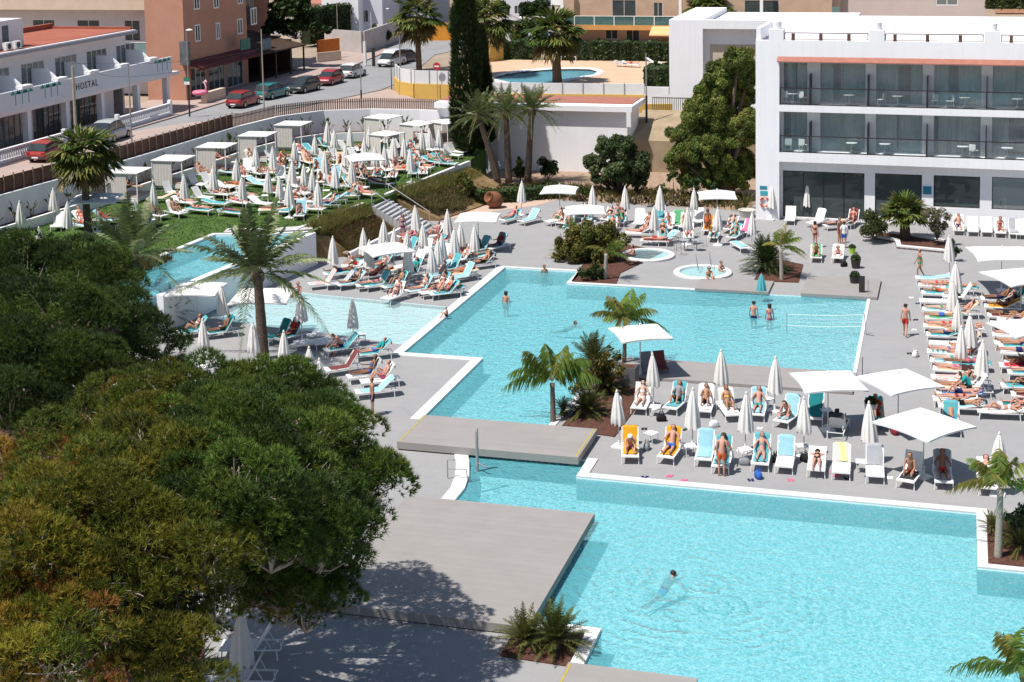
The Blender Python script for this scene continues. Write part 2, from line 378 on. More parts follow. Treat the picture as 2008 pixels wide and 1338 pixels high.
basin('lower_pool_basin', LOW, lambda x, y: -.95, m_tile)
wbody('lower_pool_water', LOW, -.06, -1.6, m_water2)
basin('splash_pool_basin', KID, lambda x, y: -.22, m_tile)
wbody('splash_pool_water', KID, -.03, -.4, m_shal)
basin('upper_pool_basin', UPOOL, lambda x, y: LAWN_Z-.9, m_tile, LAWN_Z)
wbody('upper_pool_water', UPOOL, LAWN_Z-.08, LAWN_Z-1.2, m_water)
# copings
def strip(name, line, wdt, z0, z1, m, closed=False):
    "a band along a line, to its right"
    b = MB(); L = [Vector((p[0], p[1])) for p in line]; off = []
    for i, p in enumerate(L):
        ds = []
        if i > 0: ds.append((p-L[i-1]).normalized())
        if i < len(L)-1: ds.append((L[i+1]-p).normalized())
        ns = [Vector((q.y, -q.x)) for q in ds]
        n = sum(ns, Vector((0, 0))).normalized(); k = max(.4, n.dot(ns[0])); off.append(p+n*wdt/k)
    for i in range(len(L)-1): b.prism([L[i], L[i+1], off[i+1], off[i]], z0, z1)
    return struct(b.build(name, m))
strip('pool_coping', [(-22.6, 61.7), (-22.6, 70.9), (-26.8, 70.9), (-26.8, 89.2)], -.5, .004, .05, m_white)
strip('pool_coping', [(-26.8, 88.9), (-22.2, 88.9)], -.3, .004, .045, m_white)
strip('pool_coping', [(-22.2, 88.9), (-22.2, 86), (-14.5, 86.05)], -.3, .004, .05, m_white)
strip('pool_coping', [(-4.95, 86.2), (-4.8, 72.2)], -.18, .004, .04, m_white)
strip('pool_coping', [(-17.0, 61.6), (-16.5, 72.2)], .3, .004, .05, m_white)
strip('pool_coping', [(-14.4, 58.9), (-14.4, 56.9), (.7, 56.9), (.7, 52.2), (16, 52.2)], -.42, .004, .05, m_white)
strip('pool_coping', [(-19.6, 58.8), (-19.3, 58.2), (-18.9, 57.2), (-18.55, 56.0), (-18.3, 54.7), (-18.3, 52.9)], .55, .004, .05, m_white)
strip('pool_coping', [(-13, 44.8), (-10.6, 44.8), (-10.6, 41.7)], .42, .004, .06, m_white)
strip('pool_coping', [(-45.3, 76.0), (-44.6, 85.5), (-41.5, 86.2), (-39.0, 87.3)], -.35, LAWN_Z+.002, LAWN_Z+.06, m_white)
strip('pool_coping', [(-40.9, 71.5), (-40.5, 75.9), (-39.0, 87.3)], .42, -.02, LAWN_Z+.05, m_wall)
# raised boarded platforms over the water's edge
def platform(x0, x1, y0, y1, z1=.36, th=.3):
    o = MB().box((x0, y0, z1-th), (x1, y1, z1)).build('boarded_platform', m_board); return o
pl = platform(-22.35, -14.6, 58.05, 61.45); struct(pl, label='boarded walkway between the two pools')
pl = platform(-19.95, -12.7, 43.8, 52.85, .32, .28); struct(pl, label='big boarded platform beside the lower pool')
pl = platform(-10.95, -7.1, 26, 42.0, .32, .28); struct(pl, label='boarded platform at the bottom edge')
pl = platform(-16.2, -4.6, 69.4, 72.3, .14, .13); struct(pl, label='boarded strip behind the island loungers')
pl = platform(-14.6, -10.4, 86.0, 88.6, .14, .13); struct(pl)
pl = platform(-8.6, -4.4, 86.1, 90.2, .16, .15); struct(pl)
strip('edge_paint', [(-22.3, 58.1), (-22.3, 61.4)], .06, .362, .366, m_yel)
strip('edge_paint', [(-14.75, 58.1), (-14.75, 61.4)], .06, .362, .366, m_yel)
strip('edge_paint', [(-10.9, 27), (-10.9, 41.9)], .07, .322, .326, m_yel)
# planting beds
def bed(poly, z=.03, edge=None, eh=.12):
    o = struct(MB().prism(poly, -.05, z).build('planting_bed', m_soil))
    if edge: strip('bed_edging', poly+[poly[0]], edge, .002, eh, m_white)
    return o
bed([(-16.4, 62.0), (-13.9, 61.6), (-13.7, 66.5), (-14.4, 70.8), (-16.0, 71)], .05)
bed([(-13.2, 42.4), (-11.05, 42.3), (-11.05, 44.4), (-13.2, 44.4)], .04)
bed([(1.05, 52.5), (9, 52.5), (9, 56.7), (1.05, 56.7)], .06)
bed([(-22.0, 86.4), (-19.3, 86.4), (-19.6, 89.0), (-18.0, 95), (-22.8, 97.5), (-24.5, 92.5), (-22.4, 91.8)], .05)
bed([tuple(P(*q)[:2]) for q in ((1478, 552), (1566, 555), (1575, 520), (1500, 505))], .05)
bed([tuple(P(*q)[:2]) for q in ((1692, 466), (1755, 476), (1758, 488), (1862, 498), (1868, 478), (1700, 452))], .12, -.3, .22)
# jacuzzis: raised white rims
for (x, y, r) in ((1270, 503, 1.35), (1378, 537, 1.4)):
    c = P(x, y)
    b = MB().lathe([(r+.35, .01), (r+.35, .12), (r+.3, .16), (r, .16), (r-.06, .03)], 40, caps=False)
    j = thing('whirlpool', 'round whirlpool with white rim sunk into the grey deck', 'whirlpool', c, group='whirlpools on the deck')
    b.build('rim', m_white, j, smooth=False)
    MB().lathe([(r-.02, .03), (r-.02, .031)], 40).build('tub_floor', m_tile, j)
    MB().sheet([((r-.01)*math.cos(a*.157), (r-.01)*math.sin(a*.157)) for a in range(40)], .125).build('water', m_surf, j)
# lawn terrace
m_grass = mat('lawn_turf', (.085, .15, .03), .95, c2=(.04, .085, .014), scale=1.2, bump=.6, bscale=60)
LAWN = [(-39.4, 88.9), (-37.0, 113.2), (-37.6, 119.8), (-43, 121.8), (-50.5, 121.2), (-54.2, 116.5), (-56.5, 98), (-58.8, 83.6), (-61, 62), (-41.3, 62), (-41.3, 69.9), (-45.75, 69.9), (-45.75, 76), (-44.9, 85.8), (-41.6, 86.6)]
struct(MB().prism(LAWN, -.5, LAWN_Z).build('lawn', m_grass))
# grass blades over the turf
def gblades():
    pts = []
    xs = rng.uniform(-58, -37, 60000); ys = rng.uniform(76, 121, 60000)
    def inside(x, y, poly):
        c = np.zeros(len(x), bool); n = len(poly)
        for i in range(n):
            x0, y0 = poly[i-1]; x1, y1 = poly[i]
            k = ((y0 > y) != (y1 > y)) & (x < (x1-x0)*(y-y0)/(y1-y0+1e-12)+x0); c ^= k
        return c
    k = inside(xs, ys, LAWN); xs, ys = xs[k], ys[k]; n = len(xs)
    a = rng.uniform(0, 6.28, n); h = rng.uniform(.04, .09, n); w_ = .03
    v = np.zeros((n, 3, 3)); v[:, :, 0] = xs[:, None]; v[:, :, 1] = ys[:, None]; v[:, :, 2] = LAWN_Z
    v[:, 0, 0] -= np.cos(a)*w_; v[:, 0, 1] -= np.sin(a)*w_; v[:, 1, 0] += np.cos(a)*w_; v[:, 1, 1] += np.sin(a)*w_
    v[:, 2, 2] += h; v[:, 2, 0] += rng.normal(0, .03, n); v[:, 2, 1] += rng.normal(0, .03, n)
    me = bpy.data.meshes.new('grass'); me.from_pydata(v.reshape(-1, 3).tolist(), [], np.arange(n*3).reshape(-1, 3).tolist())
    me.materials.append(m_grass); o = mobj('grass', me); struct(o, 'stuff', 'short green grass of the sunbathing lawn'); return o
gblades()
strip('lawn_path', [(-44.4, 86.2), (-41.5, 86.9), (-39.2, 88.2)], -1.1, LAWN_Z+.004, LAWN_Z+.05, mat('pale_path', (.5, .49, .48), .8))
# low white wall along the lawn's front, and the slope below
lw = MB()
def wallseg(b, p, q, z0, z1, th=.25):
    p, q = Vector(p[:2]), Vector(q[:2]); n = (q-p).normalized(); n = Vector((n.y, -n.x))*th
    b.prism([p, q, q+n, p+n], z0, z1)
wallseg(lw, (-40.3, 87.8), (-39.15, 96.3), -.1, LAWN_Z+.12); wallseg(lw, (-38.75, 99.6), (-37.0, 113.2), -.1, LAWN_Z+.12)
tag(lw.build('retaining_wall', m_wall), 'long low white retaining wall along the front of the lawn', 'wall')
m_slope = mat('dry_planted_soil', (.3, .2, .1), .95, c2=(.17, .11, .05), scale=2, bump=.5)
SL = [(-39.4, 88.5), (-39.0, 96.4), (-36.4, 96.6), (-37.0, 90.0)]
def slz(x, y): return 1.75 if x < -38 else .12
struct(MB().prism(SL, -.1, slz).build('planted_slope', m_slope))
SL2 = [(-38.6, 100.4), (-36.9, 113.0), (-33.2, 112.0), (-33.8, 106), (-35.2, 101)]
def slz2(x, y): return 1.75 if x < -36.5 else .1
struct(MB().prism(SL2, -.1, slz2).build('planted_slope', m_slope))
lw = MB(); wallseg(lw, (-36.9, 88.8), (-36.2, 96.6), -.05, .5, -.22)
tag(lw.build('garden_wall', m_wall), 'low white wall below the reddish planted slope', 'wall')
# stairs from the lawn to the deck
stp = MB()
for i in range(12):
    stp.box((-38.9+i*.3, 96.7, -.05), (-38.9+(i+1)*.3+.02, 99.5, LAWN_Z-.16*(i+1)+.1))
m_step = mat('grey_stair', (.42, .42, .43), .8); m_st2 = mat('stair_tread', (.3, .3, .31), .8)
st = thing('stairway', 'wide grey stairs from the lawn down to the pool deck', 'stairs', (-37, 98, 0))
o = stp.build('steps', m_step, st); o.matrix_parent_inverse = Matrix.Translation((37, -98, 0))
for yy in (96.75, 99.5):
    hr = MB(); hr.tube([(-38.6, yy, 2.0), (-38.6, yy, 2.9), (-35.4, yy, .95), (-35.4, yy, 0)], .03, 6)
    o = hr.build('handrail', m_step, st); o.matrix_parent_inverse = Matrix.Translation((37, -98, 0))
# back of the lawn: low ledge wall, planting strip and high white wall
BW = [(-62.5, 66), (-58.8, 82.5), (-57.6, 94), (-57.0, 104), (-56.6, 113), (-55.6, 119.0), (-53.2, 122.8), (-49.5, 124.4), (-45, 124.6), (-41.5, 124.0), (-38.2, 122.8)]
LW = [(-60.9, 66), (-57.5, 82.5), (-56.3, 94), (-55.6, 104), (-55.2, 113), (-54.3, 117.6), (-52.4, 120.8), (-49.0, 122.2), (-45, 122.4), (-41.7, 121.8), (-38.4, 120.6)]
b = MB()
for i in range(len(LW)-1): wallseg(b, LW[i], LW[i+1], 1.5, LAWN_Z+.65, -.2)
tag(b.build('planter_wall', m_wall), 'low curved white wall in front of the banana plant bed behind the cabanas', 'wall')
b = MB()
for i in range(len(BW)-1): wallseg(b, BW[i], BW[i+1], 1.5, ST_Z+.35, -.25)
tag(b.build('boundary_wall', m_wall), 'tall curved white wall closing the back of the lawn below the brown fence', 'wall')
b = MB(); b.sheet(LW+BW[::-1], LAWN_Z+.45); struct(b.build('planting_bed', m_soil))
# brown fence on the wall
m_fence = mat('brown_fence', (.15, .068, .048), .7, c2=(.09, .042, .03), scale=1.5); m_post = mat('pale_brown_post', (.3, .2, .14), .7)
ft = thing('fence', 'brown screen fence with pale posts running along the street above the white wall', 'fence', (-57, 104, ST_Z))
Li = Matrix.Translation((57, -104, -ST_Z))
b = MB()
FW = [(-63, 66), (-59.3, 82.4), (-58.1, 94), (-57.5, 104), (-57.1, 113)]
FW2 = [(-57.1, 113), (-56.1, 119.2), (-53.5, 123.1), (-49.6, 124.8), (-45, 125.0), (-41.4, 124.4), (-38.4, 123.2)]
for i in range(len(FW)-1): wallseg(b, FW[i], FW[i+1], ST_Z, ST_Z+1.35, .05)
o = b.build('screen', m_fence, ft); o.matrix_parent_inverse = Li
def along(L, step):
    out = []; L = [Vector(p) for p in L]; carry = 0
    for i in range(len(L)-1):
        d_ = L[i+1]-L[i]; s_ = carry
        while s_ < d_.length: out.append((L[i]+d_.normalized()*s_, d_.normalized())); s_ += step
        carry = s_-d_.length
    return out
for p, t_ in along(FW, .95):
    n = Vector((t_.y, -t_.x)); q = p+n*.09
    o = MB().box((-.035, -.035, 0), (.035, .035, 1.5)).build('post', m_post, ft, loc=(q.x+57, q.y-104, 0), rz=math.atan2(t_.y, t_.x))
ft2 = thing('slat_fence', 'thin greyish brown slat fence round the curved end of the lawn', 'fence', (-48, 125, ST_Z))
b = MB()
for p, t_ in along(FW2, .19):
    b.box((-.055, -.015, .05), (.055, .015, 1.25), T=Matrix.Translation((p.x+48, p.y-125, 0)) @ Matrix.Rotation(math.atan2(t_.y, t_.x), 4, 'Z'))
b.build('slats', mat('weathered_slat', (.2, .14, .115), .8, .25, 2), ft2)
b = MB()
for zz in (.3, 1.0): b.tube([(p[0]+48, p[1]-125, zz) for p in FW2], .03, 4)
b.build('rail', m_fence, ft2)
# street level
def solid(name, poly, z0, z1, m): return struct(MB().prism(poly, z0, z1).build(name, m))
STREET = [(-75, 30), (-63.2, 60), (-59.6, 82.4), (-58.4, 94), (-57.8, 104), (-57.4, 113), (-56.4, 119.4), (-53.7, 123.4), (-49.7, 125.1), (-45, 125.3), (-41.3, 124.7), (-38.4, 123.6), (-36.8, 124.6), (-25.6, 125.6), (-25.6, 129), (60, 129), (420, 300), (420, 700), (-420, 700), (-420, 30)]
solid('town_ground', STREET, -1, ST_Z-.16, m_earth)
ROAD = [(-66.5, 40), (-62.6, 60), (-61.0, 84), (-60.6, 104), (-59.6, 118), (-57.5, 128), (-54.6, 140), (-55, 150), (-57.5, 160), (-60, 172), (-57, 186), (-47, 204), (-35, 230), (-42, 235), (-56, 208), (-66, 188), (-74, 192), (-95, 205), (-97, 199), (-76, 186), (-67, 176), (-65.5, 160), (-66, 140), (-66, 118), (-66.5, 84), (-71, 40)]
solid('street', ROAD, ST_Z-.3, ST_Z-.1, m_asph)
solid('pavement', [(-66.2, 40), (-66.2, 84), (-65.8, 118), (-65.8, 140), (-65.2, 160), (-67, 176), (-73, 180), (-74, 60), (-80, 40)], ST_Z-.3, ST_Z+.02, m_pave)
strip('gutter', [(-63.4, 60), (-63.2, 84), (-62.9, 104), (-61.6, 115)], .22, ST_Z+.022, ST_Z+.028, m_asph)
solid('pavement', [(-66.0, 60), (-66.0, 84), (-65.6, 110), (-63.0, 116), (-58.5, 121), (-56.4, 128), (-53.6, 140), (-49, 134), (-38, 126), (-45, 125.2), (-49.7, 125.0), (-53.6, 123.3), (-56.3, 119.3), (-57.3, 113), (-57.7, 104), (-58.3, 94), (-59.5, 82.4)], ST_Z-.3, ST_Z+.02, m_pave)
# sandy strip between deck and planting behind it
solid('sandy_path', [tuple(P(*q)[:2]) for q in ((880, 430), (985, 412), (1050, 404), (1110, 388), (1290, 392), (1420, 404), (1470, 400), (1476, 372), (1250, 356), (900, 350))], -.05, .012, m_sand)
solid('garden_soil', [(-36.9, 110.5), (-14.5, 108.5), (-14.5, 128), (-37.5, 124)], -.5, .02, mat('stony_garden_soil', (.4, .29, .21), .95, c2=(.25, .17, .12), scale=3, bump=.6))
bed([tuple(P(*q)[:2]) for q in ((-260, 1010), (200, 1020), (330, 1120), (400, 1260), (400, 1420), (350, 1600), (-500, 1600))], .04)  # dark bed added so gaps in the huge pine's crown look shaded
bed([tuple(P(*q)[:2]) for q in ((-300, 760), (150, 770), (300, 800), (330, 880), (100, 960), (-400, 950))], .04)  # added dark ground under the back pine, standing in for shade
# ================================================================== buildings
m_hotel = mat('white_hotel_render', (.84, .84, .86), .75, c2=(.8, .8, .82), scale=.4, bump=.03, bscale=25)
def streaks(m, amt):
    t = m.node_tree; b = t.nodes['Principled BSDF']; tc = nd(t, 'ShaderNodeTexCoord'); mp = nd(t, 'ShaderNodeMapping'); mp.inputs['Scale'].default_value = (3.5, 3.5, .12)
    n = nd(t, 'ShaderNodeTexNoise'); n.inputs['Scale'].default_value = 1.2; n.inputs['Detail'].default_value = 6; t.links.new(tc.outputs['Object'], mp.inputs[0]); t.links.new(mp.outputs[0], n.inputs['Vector'])
    r = nd(t, 'ShaderNodeMapRange'); r.inputs[1].default_value = .3; r.inputs[2].default_value = .55; r.inputs[3].default_value = 1-amt; r.inputs[4].default_value = 1; t.links.new(n.outputs[0], r.inputs[0])
    src = b.inputs['Base Color'].links[0].from_socket; x = nd(t, 'ShaderNodeMix', data_type='RGBA', blend_type='MULTIPLY'); x.inputs[0].default_value = 1
    t.links.new(src, x.inputs[6]); t.links.new(r.outputs[0], x.inputs[7]); t.links.new(x.outputs[2], b.inputs['Base Color'])
streaks(m_hotel, .05); streaks(m_wall, .04)
m_lav = mat('lavender_grey_render', (.62, .62, .68), .8, c2=(.58, .58, .64), scale=.5)
m_terra = mat('terracotta', (.38, .16, .12), .8, c2=(.31, .125, .09), scale=2.5)
m_dark = mat('dark_metal', (.035, .03, .03), .5, .2)
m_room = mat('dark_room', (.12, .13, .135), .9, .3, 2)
m_frame = mat('grey_window_frame', (.32, .34, .35), .45, .05)
m_wfr = mat('white_window_frame', (.72, .72, .72), .5, .05)
m_curt = mat('pale_curtain', (.8, .84, .85), .9, .1, 4)
m_teal = mat('teal_blind', (.14, .32, .33), .7, .15, 1)
g_bal = glass('balustrade_glass', (.9, .95, .96), .03, .05)
g_win = glass('window_glass', (.92, .98, .98), .04, .25)
g_dark = glass('dark_window_glass', (.22, .28, .29), .04, .35)
g_teal = glass('teal_balustrade_glass', (.45, .72, .72), .05, .45)
m_wm = mat('white_painted_metal', (.75, .75, .74), .45, .05)
def panel(b, x0, x1, z0, z1, y0, y1, holes=(), m=0):
    "a wall slab in the local xz plane with rectangular openings"
    xs = sorted({x0, x1, *[min(max(h[k], x0), x1) for h in holes for k in (0, 1)]}); zs = sorted({z0, z1, *[min(max(h[k], z0), z1) for h in holes for k in (2, 3)]})
    for j in range(len(zs)-1):
        run = None
        for i in range(len(xs)):
            inh = i == len(xs)-1 or any(h[0] < (xs[i]+xs[i+1])/2 < h[1] and h[2] < (zs[j]+zs[j+1])/2 < h[3] for h in holes)
            if not inh and run is None: run = xs[i]
            if inh and run is not None: b.box((run, y0, zs[j]), (xs[i], y1, zs[j+1]), m); run = None
    return b
def window(parent, x0, x1, z0, z1, y, n=2, fr=m_frame, gl=g_win, curtain=None, depth=.5, fw=.05, name='window', room=m_room):
    "frame (the part) with pane, curtain and the dark room behind as its pieces"
    b = MB()
    b.box((x0, y-.02, z0), (x1, y+.06, z0+fw)).box((x0, y-.02, z1-fw), (x1, y+.06, z1))
    for i in range(n+1):
        xx = x0+(x1-x0-fw)*i/n; b.box((xx, y-.024, z0+fw), (xx+fw, y+.056, z1-fw))
    f = b.build(name, fr, parent)
    MB().box((x0+.01, y+.015, z0+.01), (x1-.01, y+.03, z1-.01)).build('pane', gl, f)
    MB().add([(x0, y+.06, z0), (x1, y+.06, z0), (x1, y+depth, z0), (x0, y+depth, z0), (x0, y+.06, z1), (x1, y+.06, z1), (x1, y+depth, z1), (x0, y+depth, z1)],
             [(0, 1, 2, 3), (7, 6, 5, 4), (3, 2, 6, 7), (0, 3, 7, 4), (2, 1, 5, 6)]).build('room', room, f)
    for (a, c) in (curtain or ()):
        cx0, cx1 = x0+(x1-x0)*a, x0+(x1-x0)*c; k = max(4, int((cx1-cx0)/.07)); cb = MB(); vs = []
        for i in range(k+1):
            xx = cx0+(cx1-cx0)*i/k; yy = y+.13+.03*math.sin(i*1.9)+.02*math.sin(i*.7)
            vs += [(xx, yy, z0+.03), (xx, yy, z1-.04)]
        cb.add(vs, [(2*i, 2*i+2, 2*i+3, 2*i+1) for i in range(k)])
        cb.build('curtain', m_curt, f)
    return f
# ---- the hotel on the right
HA = -.031; HP = P(1482, 430)
H = thing('hotel_building', 'big white hotel with two glazed balcony storeys and a terracotta eave', 'building', HP, HA)
D = 1.2
b = MB()
panel(b, 0, 24, 11.35, 12.5, 0, .3); panel(b, 0, 1.62, -.1, 11.35, 0, 1.25)
b.box((1.62, 0, -.1), (24, .001, -.05))
ups = [(1.74, 3.36), (4.25, 7.28), (8.0, 11.05), (11.8, 14.83), (15.55, 18.6), (19.3, 22.3)]
holes = [(a, c, 8.15, 10.85) for a, c in ups]+[(a, c, 4.82, 7.42) for a, c in ups]
panel(b, 1.62, 24, 4.1, 11.35, D, D+.25, holes)
gr = [(1.75, 7.3, .12, 3.36), (8.0, 11.1, .42, 3.4), (11.86, 14.86, 1.25, 3.42), (15.62, 18.75, 1.25, 3.45), (19.4, 22.5, 1.25, 3.45)]
panel(b, 1.62, 24, -.1, 4.1, .85, 1.2, gr)
b.box((0, 1.25, -.1), (.3, 12, 12.5)).box((0, 11.8, 0), (24, 12, 12.5)).box((.3, 1.45, 12.1), (24, 11.8, 12.3)).box((.3, .3, 12.1), (24, 1.45, 12.3))
b.box((0, .3, 12.3), (.3, 9, 13.3)).box((.3, 5.5, 12.3), (24, 5.75, 13.75))
b.build('wall', m_hotel, H)
MB().box((1.62, 0.0, 7.6), (24, D, 8.06)).build('balcony_slab', m_hotel, H)
MB().box((1.62, -.02, 4.12), (24, D, 4.76)).build('balcony_slab', m_hotel, H)
MB().add([(1.5, -.35, 11.1), (24, -.35, 11.1), (24, 0, 11.4), (1.5, 0, 11.4), (1.5, -.35, 11.04), (24, -.35, 11.04), (24, 1.2, 11.04), (1.5, 1.2, 11.04), (1.5, 0, 11.35), (24, 0, 11.35)],
         [(0, 1, 2, 3), (4, 5, 1, 0), (7, 6, 5, 4), (0, 3, 7, 4), (1, 5, 6, 2)]).build('eave', m_terra, H)
panel(MB(), 1.62, 24, 10.95, 11.35, .05, D)
cur = [[(.15, .5), (.55, 1)], [(0, .28), (.45, 1)], [(0, .5), (.75, 1)], [(0, .3), (.52, 1)], [(.0, 1)], [(0, .6)],
       [(.3, 1)], [(0, 1)], [(.0, .45), (.5, 1)], [(.1, 1)], [(0, .35), (.7, 1)], [(0, 1)]]
for k, (z0, z1) in enumerate(((8.15, 10.85), (4.82, 7.42))):
    for i, (a, c) in enumerate(ups):
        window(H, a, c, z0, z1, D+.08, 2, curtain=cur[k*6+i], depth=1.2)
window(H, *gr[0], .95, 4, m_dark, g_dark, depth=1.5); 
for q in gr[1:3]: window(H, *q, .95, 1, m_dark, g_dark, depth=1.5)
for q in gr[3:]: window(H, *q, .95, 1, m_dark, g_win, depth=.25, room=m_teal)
for zf in (8.06, 4.76):
    b = MB(); xs = [1.62, 3.62, 7.5, 11.36, 15.16, 19.0, 22.8, 24]
    b.box((1.6, .02, zf+1.14), (24, .08, zf+1.2))
    for x in xs[:-1]: b.box((x, .025, zf-.02), (x+.09, .075, zf+1.14))
    b.box((1.6, .03, zf+.05), (24, .07, zf+.09))
    r = b.build('railing', m_dark, H)
    gb = MB()
    for i in range(len(xs)-1): gb.box((xs[i]+.12, .04, zf+.1), (xs[i+1]-.03, .05, zf+1.12))
    gb.build('glass_panel', g_bal, r)
    for x in xs[1:-1]:
        MB().box((x+.02, .12, zf), (x+.07, D, zf+2.1)).build('privacy_screen', m_dark, H)
for x in (.9, 7.6, 15.0, 22.3):
    MB().box((x, -.0, 12.5), (x+1.0, .9, 13.25)).build('roof_pillar', m_hotel, H)
    MB().lathe([(.3, 13.25), (.3, 13.75), (.27, 13.78)], 16, c=(x+.5, .45, 0)).build('chimney', m_hotel, H)
for x0, x1 in ((1.95, 7.55), (8.65, 14.95), (16.05, 22.25)):
    b = MB(); m_rb = m_fence
    b.box((x0, .12, 12.98), (x1, .18, 13.04)).box((x0, .12, 12.56), (x1, .18, 12.6)).box((x0, .12, 12.56), (x0+.06, .18, 13.0)).box((x1-.06, .12, 12.56), (x1, .18, 13.0))
    for k in range(3):
        xx = x0+(x1-x0)*(k+.25)/3; b.box((xx, .1, 12.52), (xx+.22, .34, 12.95))
    b.build('roof_railing', m_fence, H)
for (px, py, w_, h_, m_) in ((1497, 368, .5, .22, (.03, .22, .3)), (1498, 379, .5, .3, (.05, .35, .4)), (1817, 378, .55, .55, (.02, .2, .3))):
    s_, z_ = V(px, py, HP, (math.cos(HA), math.sin(HA)))
    yy = -.03 if px < 1600 else .8
    MB().box((s_-w_/2, yy, z_-h_/2), (s_+w_/2, yy+.03, z_+h_/2)).build('sign_plate', mat('blue_sign', m_, .5, .1), H)
s_, z_ = V(1500, 396, HP, (math.cos(HA), math.sin(HA)))
lb = MB(); lb.tube([(s_+.32*math.cos(a*math.pi/8), -.08, z_+.32*math.sin(a*math.pi/8)) for a in range(17)], .07, 8, caps=False)
lo = lb.build('lifebuoy', stripes('lifebuoy_red', (.6, .1, .06), (.7, .6, .55), 2.2, 'Z')); lo.location = HP; lo.rotation_euler = (0, 0, HA)
tag(lo, 'red and white lifebuoy hanging on the white corner of the hotel', 'lifebuoy')
# balcony furniture
cm = MB()
for sx in (-.2, .2):
    for sy in (-.2, .2): cm.tube([(sx, sy, 0), (sx*.9, sy*.9, .45)], .02, 5)
cm.box((-.23, -.23, .44), (.23, .23, .48)); cm.box((-.22, .19, .5), (.22, .23, .9)); cm.tube([(-.23, .2, .45), (-.22, .22, .9)], .02, 5); cm.tube([(.23, .2, .45), (.22, .22, .9)], .02, 5)
cme = cm.mesh('balcony_chair', m_wm)
tm = MB(); tm.lathe([(.38, .7), (.38, .73)], 18); tm.tube([(0, 0, .08), (0, 0, .7)], .035, 6)
for k in range(3): a = k*2.094; tm.tube([(0, 0, .25), (.32*math.cos(a), .32*math.sin(a), .0)], .025, 5)
tme = tm.mesh('balcony_table', m_wm)
def HL(x, y, z): return HP+Vector((x*math.cos(HA)-y*math.sin(HA), x*math.sin(HA)+y*math.cos(HA), z))
for (px, py, fl, k, rz) in ((1536, 195, 0, 'c', .4), (1575, 195, 0, 'c', -.6), (1555, 197, 0, 't', 0), (1665, 200, 0, 't', 0), (1729, 200, 0, 'c', 1.2), (1760, 202, 0, 't', 0), (1830, 200, 0, 'c', .9), (1892, 200, 0, 't', 0), (1862, 200, 0, 'c', 2), (1995, 205, 0, 't', 0),
                            (1545, 288, 1, 'c', .3), (1575, 286, 1, 'c', -.4), (1670, 292, 1, 't', 0), (1735, 292, 1, 't', 0), (1888, 292, 1, 't', 0), (1910, 292, 1, 'c', -.5), (1975, 293, 1, 't', 0)):
    zf = (8.06, 4.76)[fl]
    s_, _ = V(px, py, (HP.x-.6*math.sin(HA)*1, HP.y+.6), (math.cos(HA), math.sin(HA)))
    o = mobj('balcony_chair' if k == 'c' else 'balcony_table', cme if k == 'c' else tme, None, HL(s_, .62, zf+.003), rz+HA+(3.14 if k == 'c' else 0))
    tag(o, ('white armless chair' if k == 'c' else 'small round white table')+(' on the top balcony of the hotel', ' on the lower balcony of the hotel')[fl], 'chair' if k == 'c' else 'table', 'balcony furniture')
# ---- low white building behind the palms
B = thing('storage_building', 'low white blank-walled building behind the three palms', 'building', (-36.7, 120.9, 0))
b = MB(); b.box((-5.5, .3, -.5), (10.7, 5, 5.1)); b.build('wall', m_wall, B)
MB().box((-5.6, -.2, 5.1), (11.2, 5.2, 5.55)).build('roof', m_hotel, B)
MB().box((-5.5, 1.2, 5.55), (10.9, 5.1, 5.62)).build('roof_tiles', m_terra, B)
MB().box((10.75, -.2, 3.9), (11.1, .1, 5.1)).build('bracket', m_hotel, B)
tag(MB().box((-41.8, 121.2, -.5), (-36.9, 121.6, 4.3)).build('garden_wall', m_wall), 'white wall in shade behind the dark cypress', 'wall')
A = thing('annex_building', 'white windowless box building left of the hotel behind the big tree', 'building', P(1313, 215, 4))
aw = P(1480, 215, 4).x-P(1313, 215, 4).x
b = MB(); b.box((0, 0, -5), (2.9, 14, 7.75)); b.box((2.9, .8, -5), (aw+8, 14, 7.3)); b.box((2.9, 0, 7.0), (aw+8, .8, 7.75)); b.build('wall', m_hotel, A)
MB().box((3.4, .77, 3), (aw+6, .8, 5.6)).build('beige_panel', mat('beige_render', (.5, .43, .34), .85, .1, 1), A)
b = MB(); b.prism([(-26.2, 122.2), (-14, 122.2), (-14, 128.6), (-26.2, 128.6)], -.1, lambda x, y: 2.6+min(1.6, max(0, (y-122.2)*.6)))
tag(b.build('concrete_ramp', mat('tan_concrete', (.36, .28, .19), .9, c2=(.26, .2, .13), scale=.8)), 'tan concrete ramp between the low white building and the big tree', 'ramp')
b = MB()
for i in range(40): b.box((-25.4+i*.16, 128.7, 4), (-25.36+i*.16, 128.74, 5.3))
b.box((-25.4, 128.7, 5.2), (-19, 128.74, 5.26))
tag(b.build('bar_fence', m_dark), 'dark bar fence at the top of the concrete ramp', 'fence')
# ---- hostel on the left street
m_pink = mat('pinkish_white_render', (.78, .72, .73), .8, c2=(.71, .65, .66), scale=.6)
m_blue = mat('pale_blue_band', (.68, .71, .75), .8, c2=(.6, .66, .72), scale=.7)
m_redroof = mat('red_roof_membrane', (.36, .115, .07), .85, c2=(.28, .085, .055), scale=.6)
m_wood = mat('brown_door_wood', (.16, .06, .04), .6, .25, 3)
m_mint = mat('turquoise_paint', (.03, .3, .27), .7, .1)
HS = thing('hostel_building', 'two storey white hostel with palm tree paintings on its balcony band', 'building', (-68.3, 95, ST_Z), R(90))
b = MB()
W0, W1 = -12, 29
holes = [(-4.5+i*4.75, -4.5+i*4.75+3.2, 3.65, 6.2) for i in range(7)]
panel(b, W0, 25.5, 3.3, 7.1, 2.6, 2.9, holes)
holes2 = [(-6.6+5.35*i, -6.6+5.35*i+4.5, .25, 3.0) for i in range(5)]
